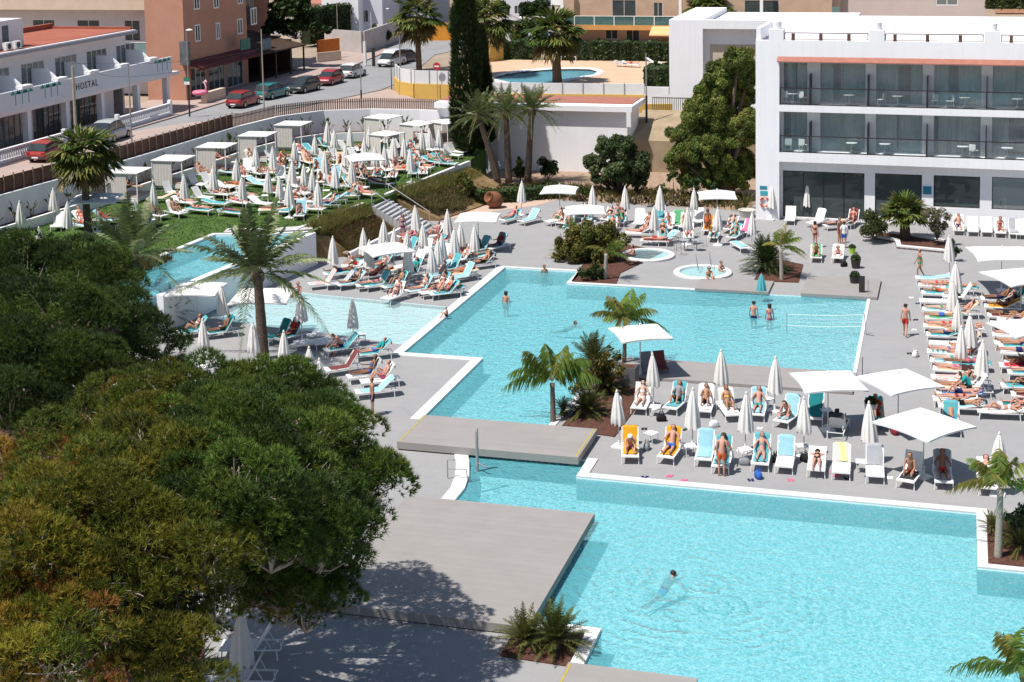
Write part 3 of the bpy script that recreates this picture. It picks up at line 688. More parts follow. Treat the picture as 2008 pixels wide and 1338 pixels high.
panel(b, W0, 21.5, 0, 3.3, 1.6, 1.9, holes2)
b.box((W0, 2.9, 0), (W0+.3, 10, 7.1)).box((25.2, 2.9, 0), (25.5, 10, 7.1)).box((W0, 9.8, 0), (25.5, 10, 7.1))
b.build('wall', m_pink, HS)
MB().box((W0, .0, 3.0), (30.3, 2.8, 3.3)).build('balcony_slab', m_pink, HS)
MB().box((W0, 0, 3.3), (W1, .2, 4.75)).build('balcony_parapet', m_blue, HS)
b = MB(); b.box((W0, 1.75, 7.1), (26, 10.4, 7.45)); b.build('roof', m_pink, HS)
MB().box((W0, 1.6, 7.12), (26.1, 1.75, 7.38)).build('gutter', mat('grey_gutter', (.3, .29, .33), .6), HS)
MB().box((W0, 2.1, 7.45), (25.6, 10, 7.5)).build('roof_membrane', m_redroof, HS)
b = MB(); b.box((W0, 10, 7.45), (26, 10.4, 7.95)); b.box((25.6, 2.1, 7.45), (26, 10, 7.7)); b.build('roof_kerb', m_redroof, HS)
for i in range(7):
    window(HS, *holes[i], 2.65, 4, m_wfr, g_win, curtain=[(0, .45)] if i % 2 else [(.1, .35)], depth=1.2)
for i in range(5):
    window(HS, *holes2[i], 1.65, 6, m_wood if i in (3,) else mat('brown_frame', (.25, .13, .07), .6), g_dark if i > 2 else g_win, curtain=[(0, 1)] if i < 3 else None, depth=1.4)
for x in (-8, -2.5, 2.6, 7.0, 12.3, 17.6, 23.4, 28.6):
    MB().box((x-.22, .25, 0), (x+.22, .75, 3.0)).build('pillar', m_hotel, HS)
for x in (-3.2, 1.6, 6.3, 11.1, 15.8, 20.6, 25.5):   # slanted dividers between the balconies
    MB().add([(x, .22, 3.3), (x, 2.6, 3.3), (x, 2.6, 5.7), (x, 1.2, 5.7), (x, .22, 4.85), (x+.2, .22, 3.3), (x+.2, 2.6, 3.3), (x+.2, 2.6, 5.7), (x+.2, 1.2, 5.7), (x+.2, .22, 4.85)],
             [(0, 4, 3, 2, 1), (5, 6, 7, 8, 9), (0, 5, 9, 4), (4, 9, 8, 3), (3, 8, 7, 2), (1, 2, 7, 6), (0, 1, 6, 5)]).build('balcony_divider', m_hotel, HS)
    MB().box((x-.5, -.1, 4.76), (x+.9, .5, 5.0)).build('parapet_block', m_hotel, HS)
b = MB()
def palmpaint(b, x, z, s):
    b.box((x-.03*s, -.012, z), (x+.03*s, -.006, z+.55*s))
    for k in range(5):
        a = R(10+40*k); dx, dz = math.cos(a), math.sin(a)*.55
        b.add([(x, -.014, z+.55*s), (x+dx*.34*s-dz*.1, -.014, z+.55*s+dz*.34*s+.08*s), (x+dx*.42*s, -.014, z+.5*s+dz*.3*s)], [(0, 1, 2)])
for x0 in (5.0, 8.9, 26.4):
    for k in range(3): b = MB(); palmpaint(b, x0+k*.85, 3.65, 1.5); b.build('palm_painting', m_mint, HS)

tx = bpy.data.curves.new('lettering', 'FONT'); tx.body = 'HOSTAL'; tx.size = .75; tx.extrude = .015; tx.space_character = 1.25
to = mobj('lettering_source', tx); bpy.context.view_layer.update()
tme_ = bpy.data.meshes.new_from_object(to.evaluated_get(bpy.context.evaluated_depsgraph_get())); bpy.data.objects.remove(to)
tme_.materials.clear(); tme_.materials.append(m_dark)
to = mobj('lettering', tme_, HS, (13.2, -.02, 3.72)); to.rotation_euler = (R(90), 0, 0)
RH = MB(); RH.box((4.6, 3.2, 7.5), (11.2, 3.4, 9.7)); RH.box((4.6, 3.4, 7.5), (11.2, 7.5, 9.7)); RH.build('roof_house', m_pink, HS)
MB().box((8.4, 3.17, 7.5), (9.2, 3.2, 9.3)).build('roof_door', m_room, HS)
b = MB()   # arched white gable on the roof
arc = [(1.3*math.cos(R(a)), 2.1*math.sin(R(a))) for a in range(0, 181, 15)]
for i in range(12):
    (xa, za), (xb, zb) = arc[i], arc[i+1]
    b.add([(3+xa, 3.0, 7.5+za), (3+xb, 3.0, 7.5+zb), (3+xb, 3.0, 10.0), (3+xa, 3.0, 10.0), (3+xa, 3.35, 7.5+za), (3+xb, 3.35, 7.5+zb), (3+xb, 3.35, 10.0), (3+xa, 3.35, 10.0)],
          [(0, 3, 2, 1), (4, 5, 6, 7), (0, 1, 5, 4), (2, 3, 7, 6)])
b.box((4.3, 3.0, 7.5), (4.6, 3.35, 10.0)).box((1.4, 3.0, 7.5), (1.7, 3.35, 10.0)); b.build('roof_arch', m_hotel, HS)
def acunit(x):
    u = MB().box((x, 2.2, 7.5), (x+.8, 2.55, 8.1)).build('air_conditioner', m_wm, HS)
    fan = MB().lathe([(.22, 0), (.22, .02)], 14); T = Matrix.Translation((x+.4, 2.19, 7.8)) @ Matrix.Rotation(R(90), 4, 'X'); fan.v = [tuple(T @ Vector(v)) for v in fan.v]; fan.build('fan_grille', m_dark, u)
for x in (7.4, 8.6): acunit(x)
def balustrade(name, label, a, c, z0=ST_Z):
    a, c = Vector((*a, 0)), Vector((*c, 0)); L = (c-a).length; ang = math.atan2(c.y-a.y, c.x-a.x)
    t = thing(name, label, 'balustrade', (a.x, a.y, z0), ang)
    MB().box((0, -.1, 0), (L, .1, .3)).build('plinth', m_hotel, t); MB().box((0, -.12, 1.0), (L, .12, 1.1)).build('top_rail', m_hotel, t)
    n = int(L/.28)
    me = MB().lathe([(.05, .3), (.09, .45), (.1, .58), (.05, .75), (.08, 1.0)], 8).mesh('baluster', m_hotel, True)
    for i in range(n): mobj('baluster', me, t, ((i+.5)*L/n, 0, 0))
    for x in (0, L): MB().box((x-.16, -.16, 0), (x+.16, .16, 1.35)).build('end_post', m_hotel, t)
balustrade('balustrade', 'white stone balustrade before the hostel at the left edge of the photo', (-66.6, 92.5), (-66.6, 103.6))
balustrade('balustrade', 'white stone balustrade before the dark entrance of the hostel', (-66.6, 111.4), (-66.6, 120.2))
# ---- blocks behind the hostel
def block(name, label, loc, rz, x0, x1, depth, zs, m, name_cat='building'):
    return thing(name, label, name_cat, loc, rz)
Q = thing('apartment_building', 'pale apartment building with mint glass balconies behind the hostel', 'building', (-74.0, 131.6, ST_Z))
m_cream = mat('cream_render', (.6, .47, .37), .85, .08, .6); m_pale = mat('pale_render', (.62, .58, .6), .85, .06, .6)
b = MB(); hh = [(-4.3, -2.6, 5.2, 7.2)]+[(-6.5-5*i, -3.8-5*i, 11.3, 13.6) for i in range(7)]+[(-9.5-5*i, -7-5*i, 5.2, 7.2) for i in range(4)]
panel(b, -42, .2, 0, 16, 1.5, 1.8, hh); b.box((-42, 1.8, 0), (-41.8, 12, 16)).box((0, 1.8, 0), (.2, 12, 16)).box((-42, 11.8, 0), (.2, 12, 16)).box((-42, 1.8, 15.7), (0, 11.8, 16))
b.build('wall', m_pale, Q)
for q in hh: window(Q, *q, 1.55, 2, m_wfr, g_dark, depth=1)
for z in (3.3, 9.1):
    MB().box((-42 if z > 5 else -6, -.0, z-.8), (0.4, 1.5, z+.8)).build('balcony_slab', m_cream, Q)
    g = MB().box((-41.9 if z > 5 else -5.9, .05, z+.8), (.3, .1, z+1.85)).build('balcony_glass', g_teal, Q)
    MB().box((-41.9 if z > 5 else -5.9, .02, z+1.85), (.3, .12, z+1.92)).build('handrail', m_wm, g)
for x in (-30.3, -22, -13.6, -5.3):
    MB().box((x-.5, -.1, 9.9), (x+.5, .4, 11.2)).build('balcony_pier', m_hotel, Q); MB().box((x-.22, -.08, 11.2), (x+.22, .38, 16)).build('balcony_column', m_hotel, Q)
O = thing('corner_building', 'tall salmon orange corner building with white framed windows above shops', 'building', (-69.8, 129.2, ST_Z), R(90))
m_salm = mat('salmon_render', (.5, .26, .18), .85, c2=(.44, .225, .155), scale=.6)
od = (0, 1); op = (-69.8, 129.2)
def ov(px, py): s_, z_ = V(px, py, op, od); return s_, z_-ST_Z
hh = []
for (px, py, hw, hgt) in ((387, 65, .45, 1.5), (427, 61, .35, 1.5), (470, 52, .5, 1.4), (497, 32, .6, 1.6), (385, 3, .5, 1.4), (423, 0, .5, 1.5), (470, -8, .5, 1.5)):
    s_, z_ = ov(px, py); hh.append((s_-hw, s_+hw, z_-hgt/2, z_+hgt/2))
b = MB(); sh = [(1.0, 4.0, .1, 2.9), (4.6, 8.0, .1, 2.9), (8.6, 12.0, .1, 2.9)]
panel(b, 0, 13.2, 0, 14, 0, .25, hh+sh); b.box((0, .25, 0), (.25, 4, 14)).box((13, .25, 0), (13.2, 4, 14)).box((.25, 3.8, 0), (13, 4, 14)).box((.25, .25, 13.7), (13, 3.8, 14)); b.build('wall', m_salm, O)
for q in hh: window(O, q[0]-.08, q[1]+.08, q[2]-.08, q[3]+.08, -.03, 2, m_wfr, g_dark, depth=.9, fw=.14)
for q in sh: window(O, *q, .05, 3, m_wfr, g_dark, depth=1.6, name='shop_window')
aw_ = MB(); aw_.add([(-.2, -1.3, 3.0), (13.3, -1.3, 3.0), (13.3, 0, 3.7), (-.2, 0, 3.7), (-.2, -1.3, 2.8), (13.3, -1.3, 2.8)], [(0, 1, 2, 3), (4, 5, 1, 0)]); aw_.build('awning', mat('maroon_awning', (.13, .03, .03), .8, .1), O)
for (px, c) in ((458, (.03, .16, .12)), (500, (.1, .16, .2))):
    s_, z_ = ov(px, 87); MB().box((s_-1.2, -1.4, z_-.5), (s_+.9, -1.3, z_+.6)).build('shop_sign', mat('sign_board', c, .5, .3, 3), O)
MB().box((-.4, -.6, 3.4), (-.05, .3, 5.6)).build('sign_box', m_room, O)
# rack of postcards and the low wall at the shop corner
tag(MB().box((-67.4, 127.5, ST_Z), (-66.9, 131.5, ST_Z+1.0)).build('garden_wall', m_cream), 'low beige wall beside the pink flamingo', 'wall')
# ---- restaurant with a dark awning
RS = thing('restaurant_building', 'dark restaurant terrace under a brown awning beside the orange building', 'building', (-70.2, 142.8, ST_Z), R(90))
b = MB(); b.box((0, 0, 0), (.2, 9, 3.6)).box((11, 0, 0), (11.2, 9, 3.4)).box((.2, 8.8, 0), (11, 9, 3.6)).box((.2, -.6, .02), (11, 8.8, .06)); b.build('wall', mat('dark_brown_render', (.05, .03, .025), .8, .2, 1), RS)
MB().add([(-.3, -1.6, 3.0), (11.5, -1.6, 2.8), (11.5, 5.5, 4.4), (-.3, 5.5, 4.7), (-.3, -1.6, 2.85), (11.5, -1.6, 2.65)], [(0, 1, 2, 3), (4, 5, 1, 0)]).build('awning', mat('dark_brown_awning', (.06, .035, .025), .85, .3, 1), RS)
for x in (.2, 3.9, 7.5, 11): MB().box((x, -1.5, 0), (x+.15, -1.35, 2.8)).build('post', m_dark, RS)
b = MB(); b.box((11.2, 3, 3.2), (15, 7, 3.4)); b.build('side_roof', mat('tan_roof', (.3, .2, .14), .8), RS)
UB = thing('brick_building', 'reddish building with small dark balconies above the restaurant awning', 'building', (-76, 152, ST_Z), R(90))
b = MB(); panel(b, -9, 9, 0, 16, 0, .3, [(-6, -4, 6, 8), (-2, 0, 6, 8), (3, 5, 6, 8)]); b.box((-9, .3, 0), (9, 8, 16)); b.build('wall', mat('red_brown_render', (.26, .12, .08), .85, .12, .7), UB)
for q in ((-6, -4, 6, 8), (-2, 0, 6, 8), (3, 5, 6, 8)): window(UB, *q, .03, 2, m_wfr, g_dark, depth=.2)
MB().box((-7, -1.2, 5.2), (1, 0, 5.4)).build('balcony', m_dark, UB)
# ---- walls and villas beyond the junction
def wall_line(label, pts, z0, h, m, th=.25, name='garden_wall'):
    b = MB(); L = [Vector(p[:2]) for p in pts]
    for i in range(len(L)-1): wallseg(b, L[i], L[i+1], z0-.3, z0+h, th)
    return tag(b.build(name, m), label, 'wall')
m_gw = mat('grey_white_wall', (.5, .46, .44), .9, c2=(.4, .37, .36), scale=.6)
wall_line('long grey white garden wall along the far side road', [P(640, 98, 4), P(712, 104, 4), P(790, 75, 4), P(900, 48, 4)], ST_Z, 2.6, m_gw)
wall_line('upper grey white wall below the villa hedge', [P(600, 78, 4)+Vector((0, 4, 0)), P(690, 72, 4), P(770, 48, 4), P(880, 22, 4)], ST_Z, 4.2, m_gw)
wall_line('orange wall beside the restaurant terrace', [P(622, 118, 4), P(664, 113, 4)], ST_Z+.9, 1.4, mat('orange_paint', (.6, .17, .03), .8, .1, 2))
wall_line('beige plinth wall under the orange wall', [P(620, 123, 4), P(667, 118, 4)], ST_Z, 1.1, m_cream)
wall_line('bright orange fence wall beyond the street palm', [P(826, 78, 4), P(888, 78, 4)], ST_Z, 2.2, mat('bright_orange_paint', (.62, .25, .03), .8, .1, 2))
def villa(label, x, y, wd, dp, h, m, roof=None, loc_z=ST_Z, wins=()):
    t = thing('villa', label, 'house', (x, y, loc_z))
    b = MB(); panel(b, 0, wd, 0, h, 0, .3, wins); b.box((0, .3, 0), (wd, dp, h)); b.build('wall', m, t)
    for q in wins: window(t, *q, .04, 2, m_wfr, g_dark, depth=.2)
    if roof:
        MB().add([(-.4, -.4, h), (wd+.4, -.4, h), (wd+.4, dp+.4, h), (-.4, dp+.4, h), (0, dp/2, h+1.7), (wd, dp/2, h+1.7)], [(0, 1, 5, 4), (2, 3, 4, 5), (1, 2, 5), (3, 0, 4), (3, 2, 1, 0)]).build('roof', roof, t)
    else: MB().box((-.15, -.15, h), (wd+.15, dp+.15, h+.25)).build('roof', m, t)
    return t
p = P(620, 48, 6); villa('white cubic villa at the top of the photo left of the street palm', p.x, p.y+2, 5.2, 8, 7, m_hotel, wins=[(1, 2.2, 2, 3.6)])
p = P(684, 46, 6); villa('grey shaded villa beside the white one', p.x, p.y+2, 4.0, 8, 7, m_lav, wins=[(1, 2, 2, 3.6)])
p = P(737, 40, 6); villa('bluish grey villa behind the lamp post', p.x, p.y+4, 6.2, 8, 7, mat('bluish_render', (.3, .34, .42), .85), wins=[(1, 2.2, 2, 3.6)])
p = P(598, 40, 6); villa('small house with tan tiled roof behind the dark tree', p.x-3, p.y+4, 5, 6, 4.0, m_cream, m_terra)
p = P(965, 50, 4); villa('small grey house with flat roof between the cypress and the tall palm', p.x-1, p.y+8, 6, 6, 4.2, m_lav, wins=[(2, 3, 1, 2.2)])
p = P(1005, 20, 4); villa('white house half hidden by trees behind the tall palm', p.x, p.y+10, 7, 6, 5, m_hotel, m_terra, wins=[(2, 3, 1, 2.2)])
p = P(890, 10, 4); villa('tan house with tiled roof at the top behind the street', p.x, p.y+10, 8, 6, 4, m_cream, m_terra, wins=[(2, 3, 1, 2.2)])
# ---- yard with the kidney shaped pool
YZ = ST_Z+.02
YP = [tuple(P(*q, YZ)[:2]) for q in ((782, 186), (886, 190), (960, 186), (1262, 190), (1312, 196), (1330, 100), (985, 108), (962, 120), (800, 140))]
KP = [tuple(P(*q, YZ)[:2]) for q in ((965, 154), (990, 147), (1030, 141), (1080, 137), (1130, 136), (1158, 137), (1171, 141), (1163, 147), (1140, 150), (1112, 155), (1090, 162), (1050, 164), (1000, 162))]
KR = [tuple(P(*q, YZ)[:2]) for q in ((948, 155), (980, 144), (1025, 137), (1080, 133), (1135, 132), (1170, 134), (1186, 141), (1176, 148), (1148, 153), (1122, 158), (1100, 166), (1050, 168), (990, 166))]
m_ysand = mat('peach_yard_paving', (.6, .42, .28), .9, c2=(.52, .36, .25), scale=.4)
struct(MB().sheet(YP, YZ, [KP]).build('yard_paving', m_ysand))
struct(MB().sheet(KR, YZ+.03, [KP]).build('pool_coping', m_white))
struct(MB().prism(KP, ST_Z-.158, ST_Z-.14).build('yard_pool_basin', tile('blue_pool_tile', (.3, .62, .75), (.24, .56, .72))))
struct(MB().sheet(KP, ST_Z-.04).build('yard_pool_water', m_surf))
m_ylw = mat('yellow_render', (.62, .4, .1), .85, c2=(.55, .35, .09), scale=.6); m_pan = mat('white_panel', (.66, .67, .68), .6, .06, .8)
def fence_panels(label, pts, zb, hb, hp, base=True):
    L = [Vector((p[0], p[1])) for p in pts]; t = thing('panel_fence', label, 'fence', (L[0].x, L[0].y, zb)); I = Matrix.Translation((-L[0].x, -L[0].y, -zb))
    def loc(b): b.v = [tuple(I @ Vector(v)) for v in b.v]; return b
    b = MB(); c = MB()
    for i in range(len(L)-1):
        if base: wallseg(b, L[i], L[i+1], zb-.2, zb+hb)
        q0 = L[i]+(L[i+1]-L[i]).normalized()*.03
        wallseg(c, q0, L[i+1], zb+hb+.01, zb+hb+hp, .12)
    if base: loc(b).build('base_wall', m_ylw, t)
    loc(c).build('panel', m_pan, t)
    for p_, t_ in along(L, 1.9):
        q = p_+Vector((t_.y, -t_.x))*.16
        MB().box((-.03, -.03, hb), (.03, .03, hb+hp+.08)).build('post', m_frame, t, loc=(q.x-L[0].x, q.y-L[0].y, 0))
fence_panels('yellow based white panel fence curving along the street corner', [P(778, 176, 4), P(788, 186, 4), P(815, 190, 4), P(888, 192, 4), P(905, 193, 4)], ST_Z, 1.25, 1.25)
fence_panels('white glazed panel fence of the yard with the kidney shaped pool', [P(945, 193, 4), P(1264, 197, 4)], ST_Z, .5, 1.0)
wall_line('short white wall stub beside the tall white annex', [P(1266, 205, 4), P(1312, 206, 4)], ST_Z, 1.6, m_pan)
wall_line('yellow wall strip below the short white wall', [P(1240, 222, 4)+Vector((0, 1.5, 0)), P(1312, 222, 4)+Vector((0, 1.5, 0))], ST_Z-.2, .8, m_ylw)
wall_line('yellow block wall at the back corner of the kidney pool yard', [P(958, 122, 4), P(984, 118, 4)], ST_Z, 3.4, m_ylw)
bn = thing('bench', 'white slatted bench by the hedge in the yard', 'bench', P(1115, 119, YZ))
for k in range(3): MB().box((-1.0, .25, .5+.22*k), (1.0, .3, .66+.22*k)).build('back_slat', m_hotel, bn)
MB().box((-1.0, -.25, .42), (1.0, .24, .48)).build('seat', m_hotel, bn)
for sx in (-.85, .85): MB().box((sx-.05, -.2, 0), (sx+.05, .24, .42)).build('leg', m_hotel, bn)
# ---- apartments behind the yard
AP = thing('apartment_building', 'orange trimmed apartment building with turquoise glass balcony above a terrace awning', 'building', (P(1115, 103, 4).x, P(1115, 103, 4).y+3, ST_Z))
av0 = (AP.location.x, AP.location.y)
def av(px, py): s_, z_ = V(px, py, av0, (1, 0)); return s_, z_-ST_Z
m_or = mat('orange_trim', (.6, .3, .1), .8, .08, 1); m_sand2 = mat('sandy_render', (.5, .36, .26), .85, .1, .8)
zs = av(1200, 50)[1]
b = MB(); hh = [(4.3, 7.2, zs+.3, zs+2.9), (9.3, 10.4, zs+.3, zs+2.6), (14, 16.5, zs+.3, zs+2.9), (20, 24, zs+.3, zs+2.9)]; h2 = [(3.5, 5, 1.2, 2.4), (6, 7.6, .6, 2.4)]
panel(b, -2, 30, 0, zs-.5, 1.2, 1.5, h2); panel(b, -2, 30, zs, zs+7, 1.4, 1.7, hh); b.box((-2, 1.7, 0), (-1.7, 12, zs+7)); b.build('wall', m_sand2, AP)
for q in hh: window(AP, *q, 1.45, 2, m_wfr, g_dark, depth=.9)
for q in h2: window(AP, *q, 1.25, 2, m_wfr, g_dark, depth=.9)
MB().box((-2.4, -.6, zs-.5), (30, 1.4, zs)).build('balcony_slab', m_or, AP)
g = MB().box((-2.3, -.5, zs+.08), (30, -.45, zs+1.1)).build('balcony_glass', glass('turquoise_glass', (.25, .5, .52), .05, .3), AP)
b = MB(); b.box((-2.3, -.54, zs+1.1), (30, -.42, zs+1.17))
for i in range(14): b.box((-2.3+i*2.4, -.55, zs), (-2.2+i*2.4, -.5, zs+1.1))
b.build('rail', m_wm, g)
for x in (-1.6, 12.6, 22): MB().box((x, -.3, zs), (x+.35, .1, zs+7)).build('column', m_hotel, AP)
MB().add([(9.5, -2.4, 2.1), (17, -2.4, 2.1), (17, -.4, 3.0), (9.5, -.4, 3.0), (9.5, -2.4, 1.95), (17, -2.4, 1.95)], [(0, 1, 2, 3), (4, 5, 1, 0)]).build('awning', mat('peach_awning', (.75, .42, .2), .8, .05), AP)
MB().box((-2, -.3, 0), (30, -.2, 1.0)).build('terrace_fence', mat('brown_terrace_fence', (.22, .1, .07), .8, .2, 2), AP)
BK = thing('apartment_block', 'plain pinkish beige block rising behind the hotel roof', 'building', (P(1640, 60, 4).x, P(1640, 60, 4).y+6, ST_Z))
bs = P(1932, 60, 4).x-P(1640, 60, 4).x
s1, z1 = V(1857, 8, (BK.location.x, BK.location.y), (1, 0)); z1 -= ST_Z
b = MB(); panel(b, 0, bs, 0, 18, 0, .3, [(s1-1.4, s1+1.4, z1-.2, z1+2)]); b.box((0, .3, 0), (.3, 10, 18)).box((bs-.3, .3, 0), (bs, 10, 18)).box((.3, 9.7, 0), (bs-.3, 10, 18)); b.build('wall', mat('pink_beige_render', (.56, .47, .44), .85, .05, .4), BK)
window(BK, s1-1.4, s1+1.4, z1-.2, z1+2, .05, 2, m_wfr, g_win, depth=.3, fw=.12)
q0 = P(1594, 60, 4)
SB = thing('apartment_block', 'narrow balcony stack of peach apartments left of the beige block', 'building', (q0.x, q0.y+4, ST_Z))
_, zz = V(1620, 30, (q0.x, q0.y+4), (1, 0)); zz -= ST_Z
b = MB(); b.box((0, 1.2, 0), (3.1, 8, 16)); b.build('wall', m_cream, SB)
for k in (-1, 0, 1):
    MB().box((0, 0, zz-.4+3.2*k), (3.1, 1.2, zz+3.2*k)).build('balcony_slab', m_or, SB); MB().box((0, 0, zz+.05+3.2*k), (3.1, .06, zz+1.1+3.2*k)).build('balcony_glass', g_teal, SB)
q0 = P(1955, 40, 4); villa('orange roofed house at the top right corner behind the hedge', q0.x, q0.y+12, 9, 7, 5.2, mat('apricot_render', (.55, .3, .2), .85), m_terra, wins=[(2, 3.2, 1.5, 3)])
q0 = P(1500, 60, 4); villa('brown gabled house behind the turquoise balcony', q0.x, q0.y+16, 8, 8, 6, mat('brown_render', (.25, .13, .08), .85), m_terra, wins=[(1, 2, 1.5, 3)])
# ================================================================== plants
m_leaf = leafmat('leaves'); m_needle = leafmat('needles', .3, .6); m_palm = leafmat('palm_leaves', .2, .45)
m_bark = mat('pine_bark', (.16, .11, .08), .95, c2=(.07, .05, .04), scale=5, bump=.6)
m_twig = mat('pale_dead_twig', (.34, .28, .24), .9, .25, 6)
m_ptrunk = mat('palm_trunk', (.15, .11, .08), .95, c2=(.06, .045, .035), scale=9, bump=.9, bscale=14)
m_gtrunk = mat('pale_ringed_trunk', (.42, .38, .32), .9, c2=(.27, .23, .19), scale=9, bump=.5)
def rawmesh(name, v, nper, cols, m):
    "many small separate faces of nper corners with a colour each"
    n = len(v)//nper
    me = bpy.data.meshes.new(name)
    me.vertices.add(len(v)); me.vertices.foreach_set('co', np.ascontiguousarray(v, np.float32).ravel())
    me.loops.add(len(v)); me.loops.foreach_set('vertex_index', np.arange(len(v), dtype=np.int32))
    me.polygons.add(n); me.polygons.foreach_set('loop_start', np.arange(0, len(v), nper, dtype=np.int32)); me.polygons.foreach_set('loop_total', np.full(n, nper, np.int32))
    ca = me.color_attributes.new('leaf', 'FLOAT_COLOR', 'CORNER')
    c4 = np.ones((len(v), 4), np.float32); c4[:, :3] = np.repeat(cols, nper, 0); ca.data.foreach_set('color', c4.ravel())
    me.materials.append(m); me.update(); me.validate(); return me
def unit(a): return a/np.maximum(np.linalg.norm(a, axis=-1, keepdims=True), 1e-9)
def blades(cen, nrm, K, ln, wd, spread, r_):
    "K narrow triangles fanning out of each tuft"
    n = len(cen); d = unit(nrm[:, None, :]+r_.normal(0, spread, (n, K, 3)))
    L = ln*r_.uniform(.6, 1.15, (n, K, 1)); side = unit(np.cross(d, r_.normal(0, 1, (n, K, 3))))*wd
    o = cen[:, None, :]+d*L*.06
    v = np.stack([o-side, o+side, o+d*L], 2); return v.reshape(-1, 3)
def quads(cen, nrm, size, r_, tilt=.7):
    n = len(cen); nn = unit(nrm+r_.normal(0, tilt, (n, 3))); u = unit(np.cross(nn, r_.normal(0, 1, (n, 3)))); w_ = np.cross(nn, u)
    s_ = size*r_.uniform(.6, 1.25, (n, 1)); u = u*s_; w_ = w_*s_*.55
    return np.stack([cen-u, cen+w_*.9-u*.1, cen+u, cen-w_*.9-u*.1], 1).reshape(-1, 3)
def pal(n, pals, r_, jit=.22):
    p = np.array(pals); c = p[r_.integers(0, len(p), n)]; return np.clip(c*r_.uniform(1-jit, 1+jit, (n, 1)), 0, 1)
def shell(n, r_, inner=.55, low=-.5):
    d = unit(r_.normal(0, 1, (n*2, 3))); d = d[d[:, 2] > low][:n]
    rad = r_.uniform(inner**3, 1, (len(d), 1))**(1/3); return d, rad
def pine(name, label, base, lobes, dens, pal_of, trunk_h, seed, tk=.35, tuft=.3, deadtwigs=0):
    r_ = np.random.default_rng(seed); t = thing(name, label, 'tree', base)
    B0 = np.array(base); V_, C_ = [], []
    bb = MB(); top = Vector((0, 0, trunk_h)); bend = Vector((r_.uniform(-.4, .4), r_.uniform(-.4, .4), trunk_h*.5))
    bb.tube([(0, 0, -.2), bend, top], [tk, tk*.85, tk*.7], 9)
    tw = MB()
    for (c, rad, pk) in lobes:
        c = np.array(c)-B0
        # each lobe is built of smaller clumps of needle tufts on twigs
        nsub = int(7*rad**2)+4; d, q = shell(nsub, r_, .5, -.5)
        sub = c+d*q*rad*np.array([1, 1, .85])*np.where(r_.random((len(d), 1)) < .2, 1.04, .82)
        L0 = Vector(c)-Vector((0, 0, rad*.5)); mid = top.lerp(L0, .5)+Vector((r_.normal(0, .25), r_.normal(0, .25), r_.uniform(-.3, .5)))
        bb.tube([top-Vector((0, 0, r_.uniform(0, .8))), mid, L0], [.17, .12, .06], 6)
        for sc in sub:
            if r_.random() < .9: tw.tube([L0, (L0+Vector(sc))/2+Vector(r_.normal(0, .12, 3)), Vector(sc)], [.045, .03, .012], 4, caps=False)
            sr = r_.choice([.3, .4, .5, .62, .72])*r_.uniform(.9, 1.1)*min(1, rad/1.7+.2); m = int(dens*3.1*sr**2)
            dd, qq = shell(m, r_, .8, -.25)
            cen = sc+dd*qq*sr*np.array([1.1, 1.1, .78])
            nr = unit(dd*1.0+np.array([0, 0, .55]))
            K = 10; V_.append(blades(cen, nr, K, tuft*.62, .0125, .5, r_))
            base_c = pal(1, pal_of(pk), r_, .36)*(1.12 if pk == 2 else .98)
            # tips of the new shoots are fresher than the old needles
            C_.append(np.repeat(np.clip(base_c*r_.uniform(.75, 1.3, (len(cen), 1)), 0, 1), K, 0)*r_.uniform(.85, 1.15, (len(cen)*K, 1)))
        for k in range(int(deadtwigs*rad)):
            d1 = unit(r_.normal(0, 1, 3)); d1[2] = abs(d1[2])*.6; p0 = c+d1*rad*.55
            for j in range(5):
                p1 = p0+unit(d1+r_.normal(0, .6, 3))*r_.uniform(.3, .6); tw.tube([p0, (p0+p1)/2+r_.normal(0, .05, 3), p1], [.02, .016, .008], 3, caps=False)
    bb.add(tw.v, tw.f, 1); bb.build('trunk', [m_bark, m_twig], t, smooth=True)
    me = rawmesh('crown', np.concatenate(V_), 3, np.concatenate(C_), m_needle); mobj('crown', me, t); return t
G1 = [(.085, .135, .02), (.065, .11, .02), (.12, .165, .026), (.055, .092, .022)]
G2 = [(.14, .145, .018), (.11, .125, .018), (.17, .15, .02), (.08, .1, .016)]
G3 = [(.24, .16, .022), (.26, .12, .03), (.24, .1, .03), (.18, .165, .02), (.15, .16, .02), (.11, .135, .018), (.1, .14, .02), (.12, .15, .022), (.19, .17, .022), (.12, .135, .018), (.2, .15, .022)]
def pal_of(k): return (G1, G2, G3)[k]
def LB(px, py, h, r, k=0): return (tuple(P(px, py, h)), r, k)
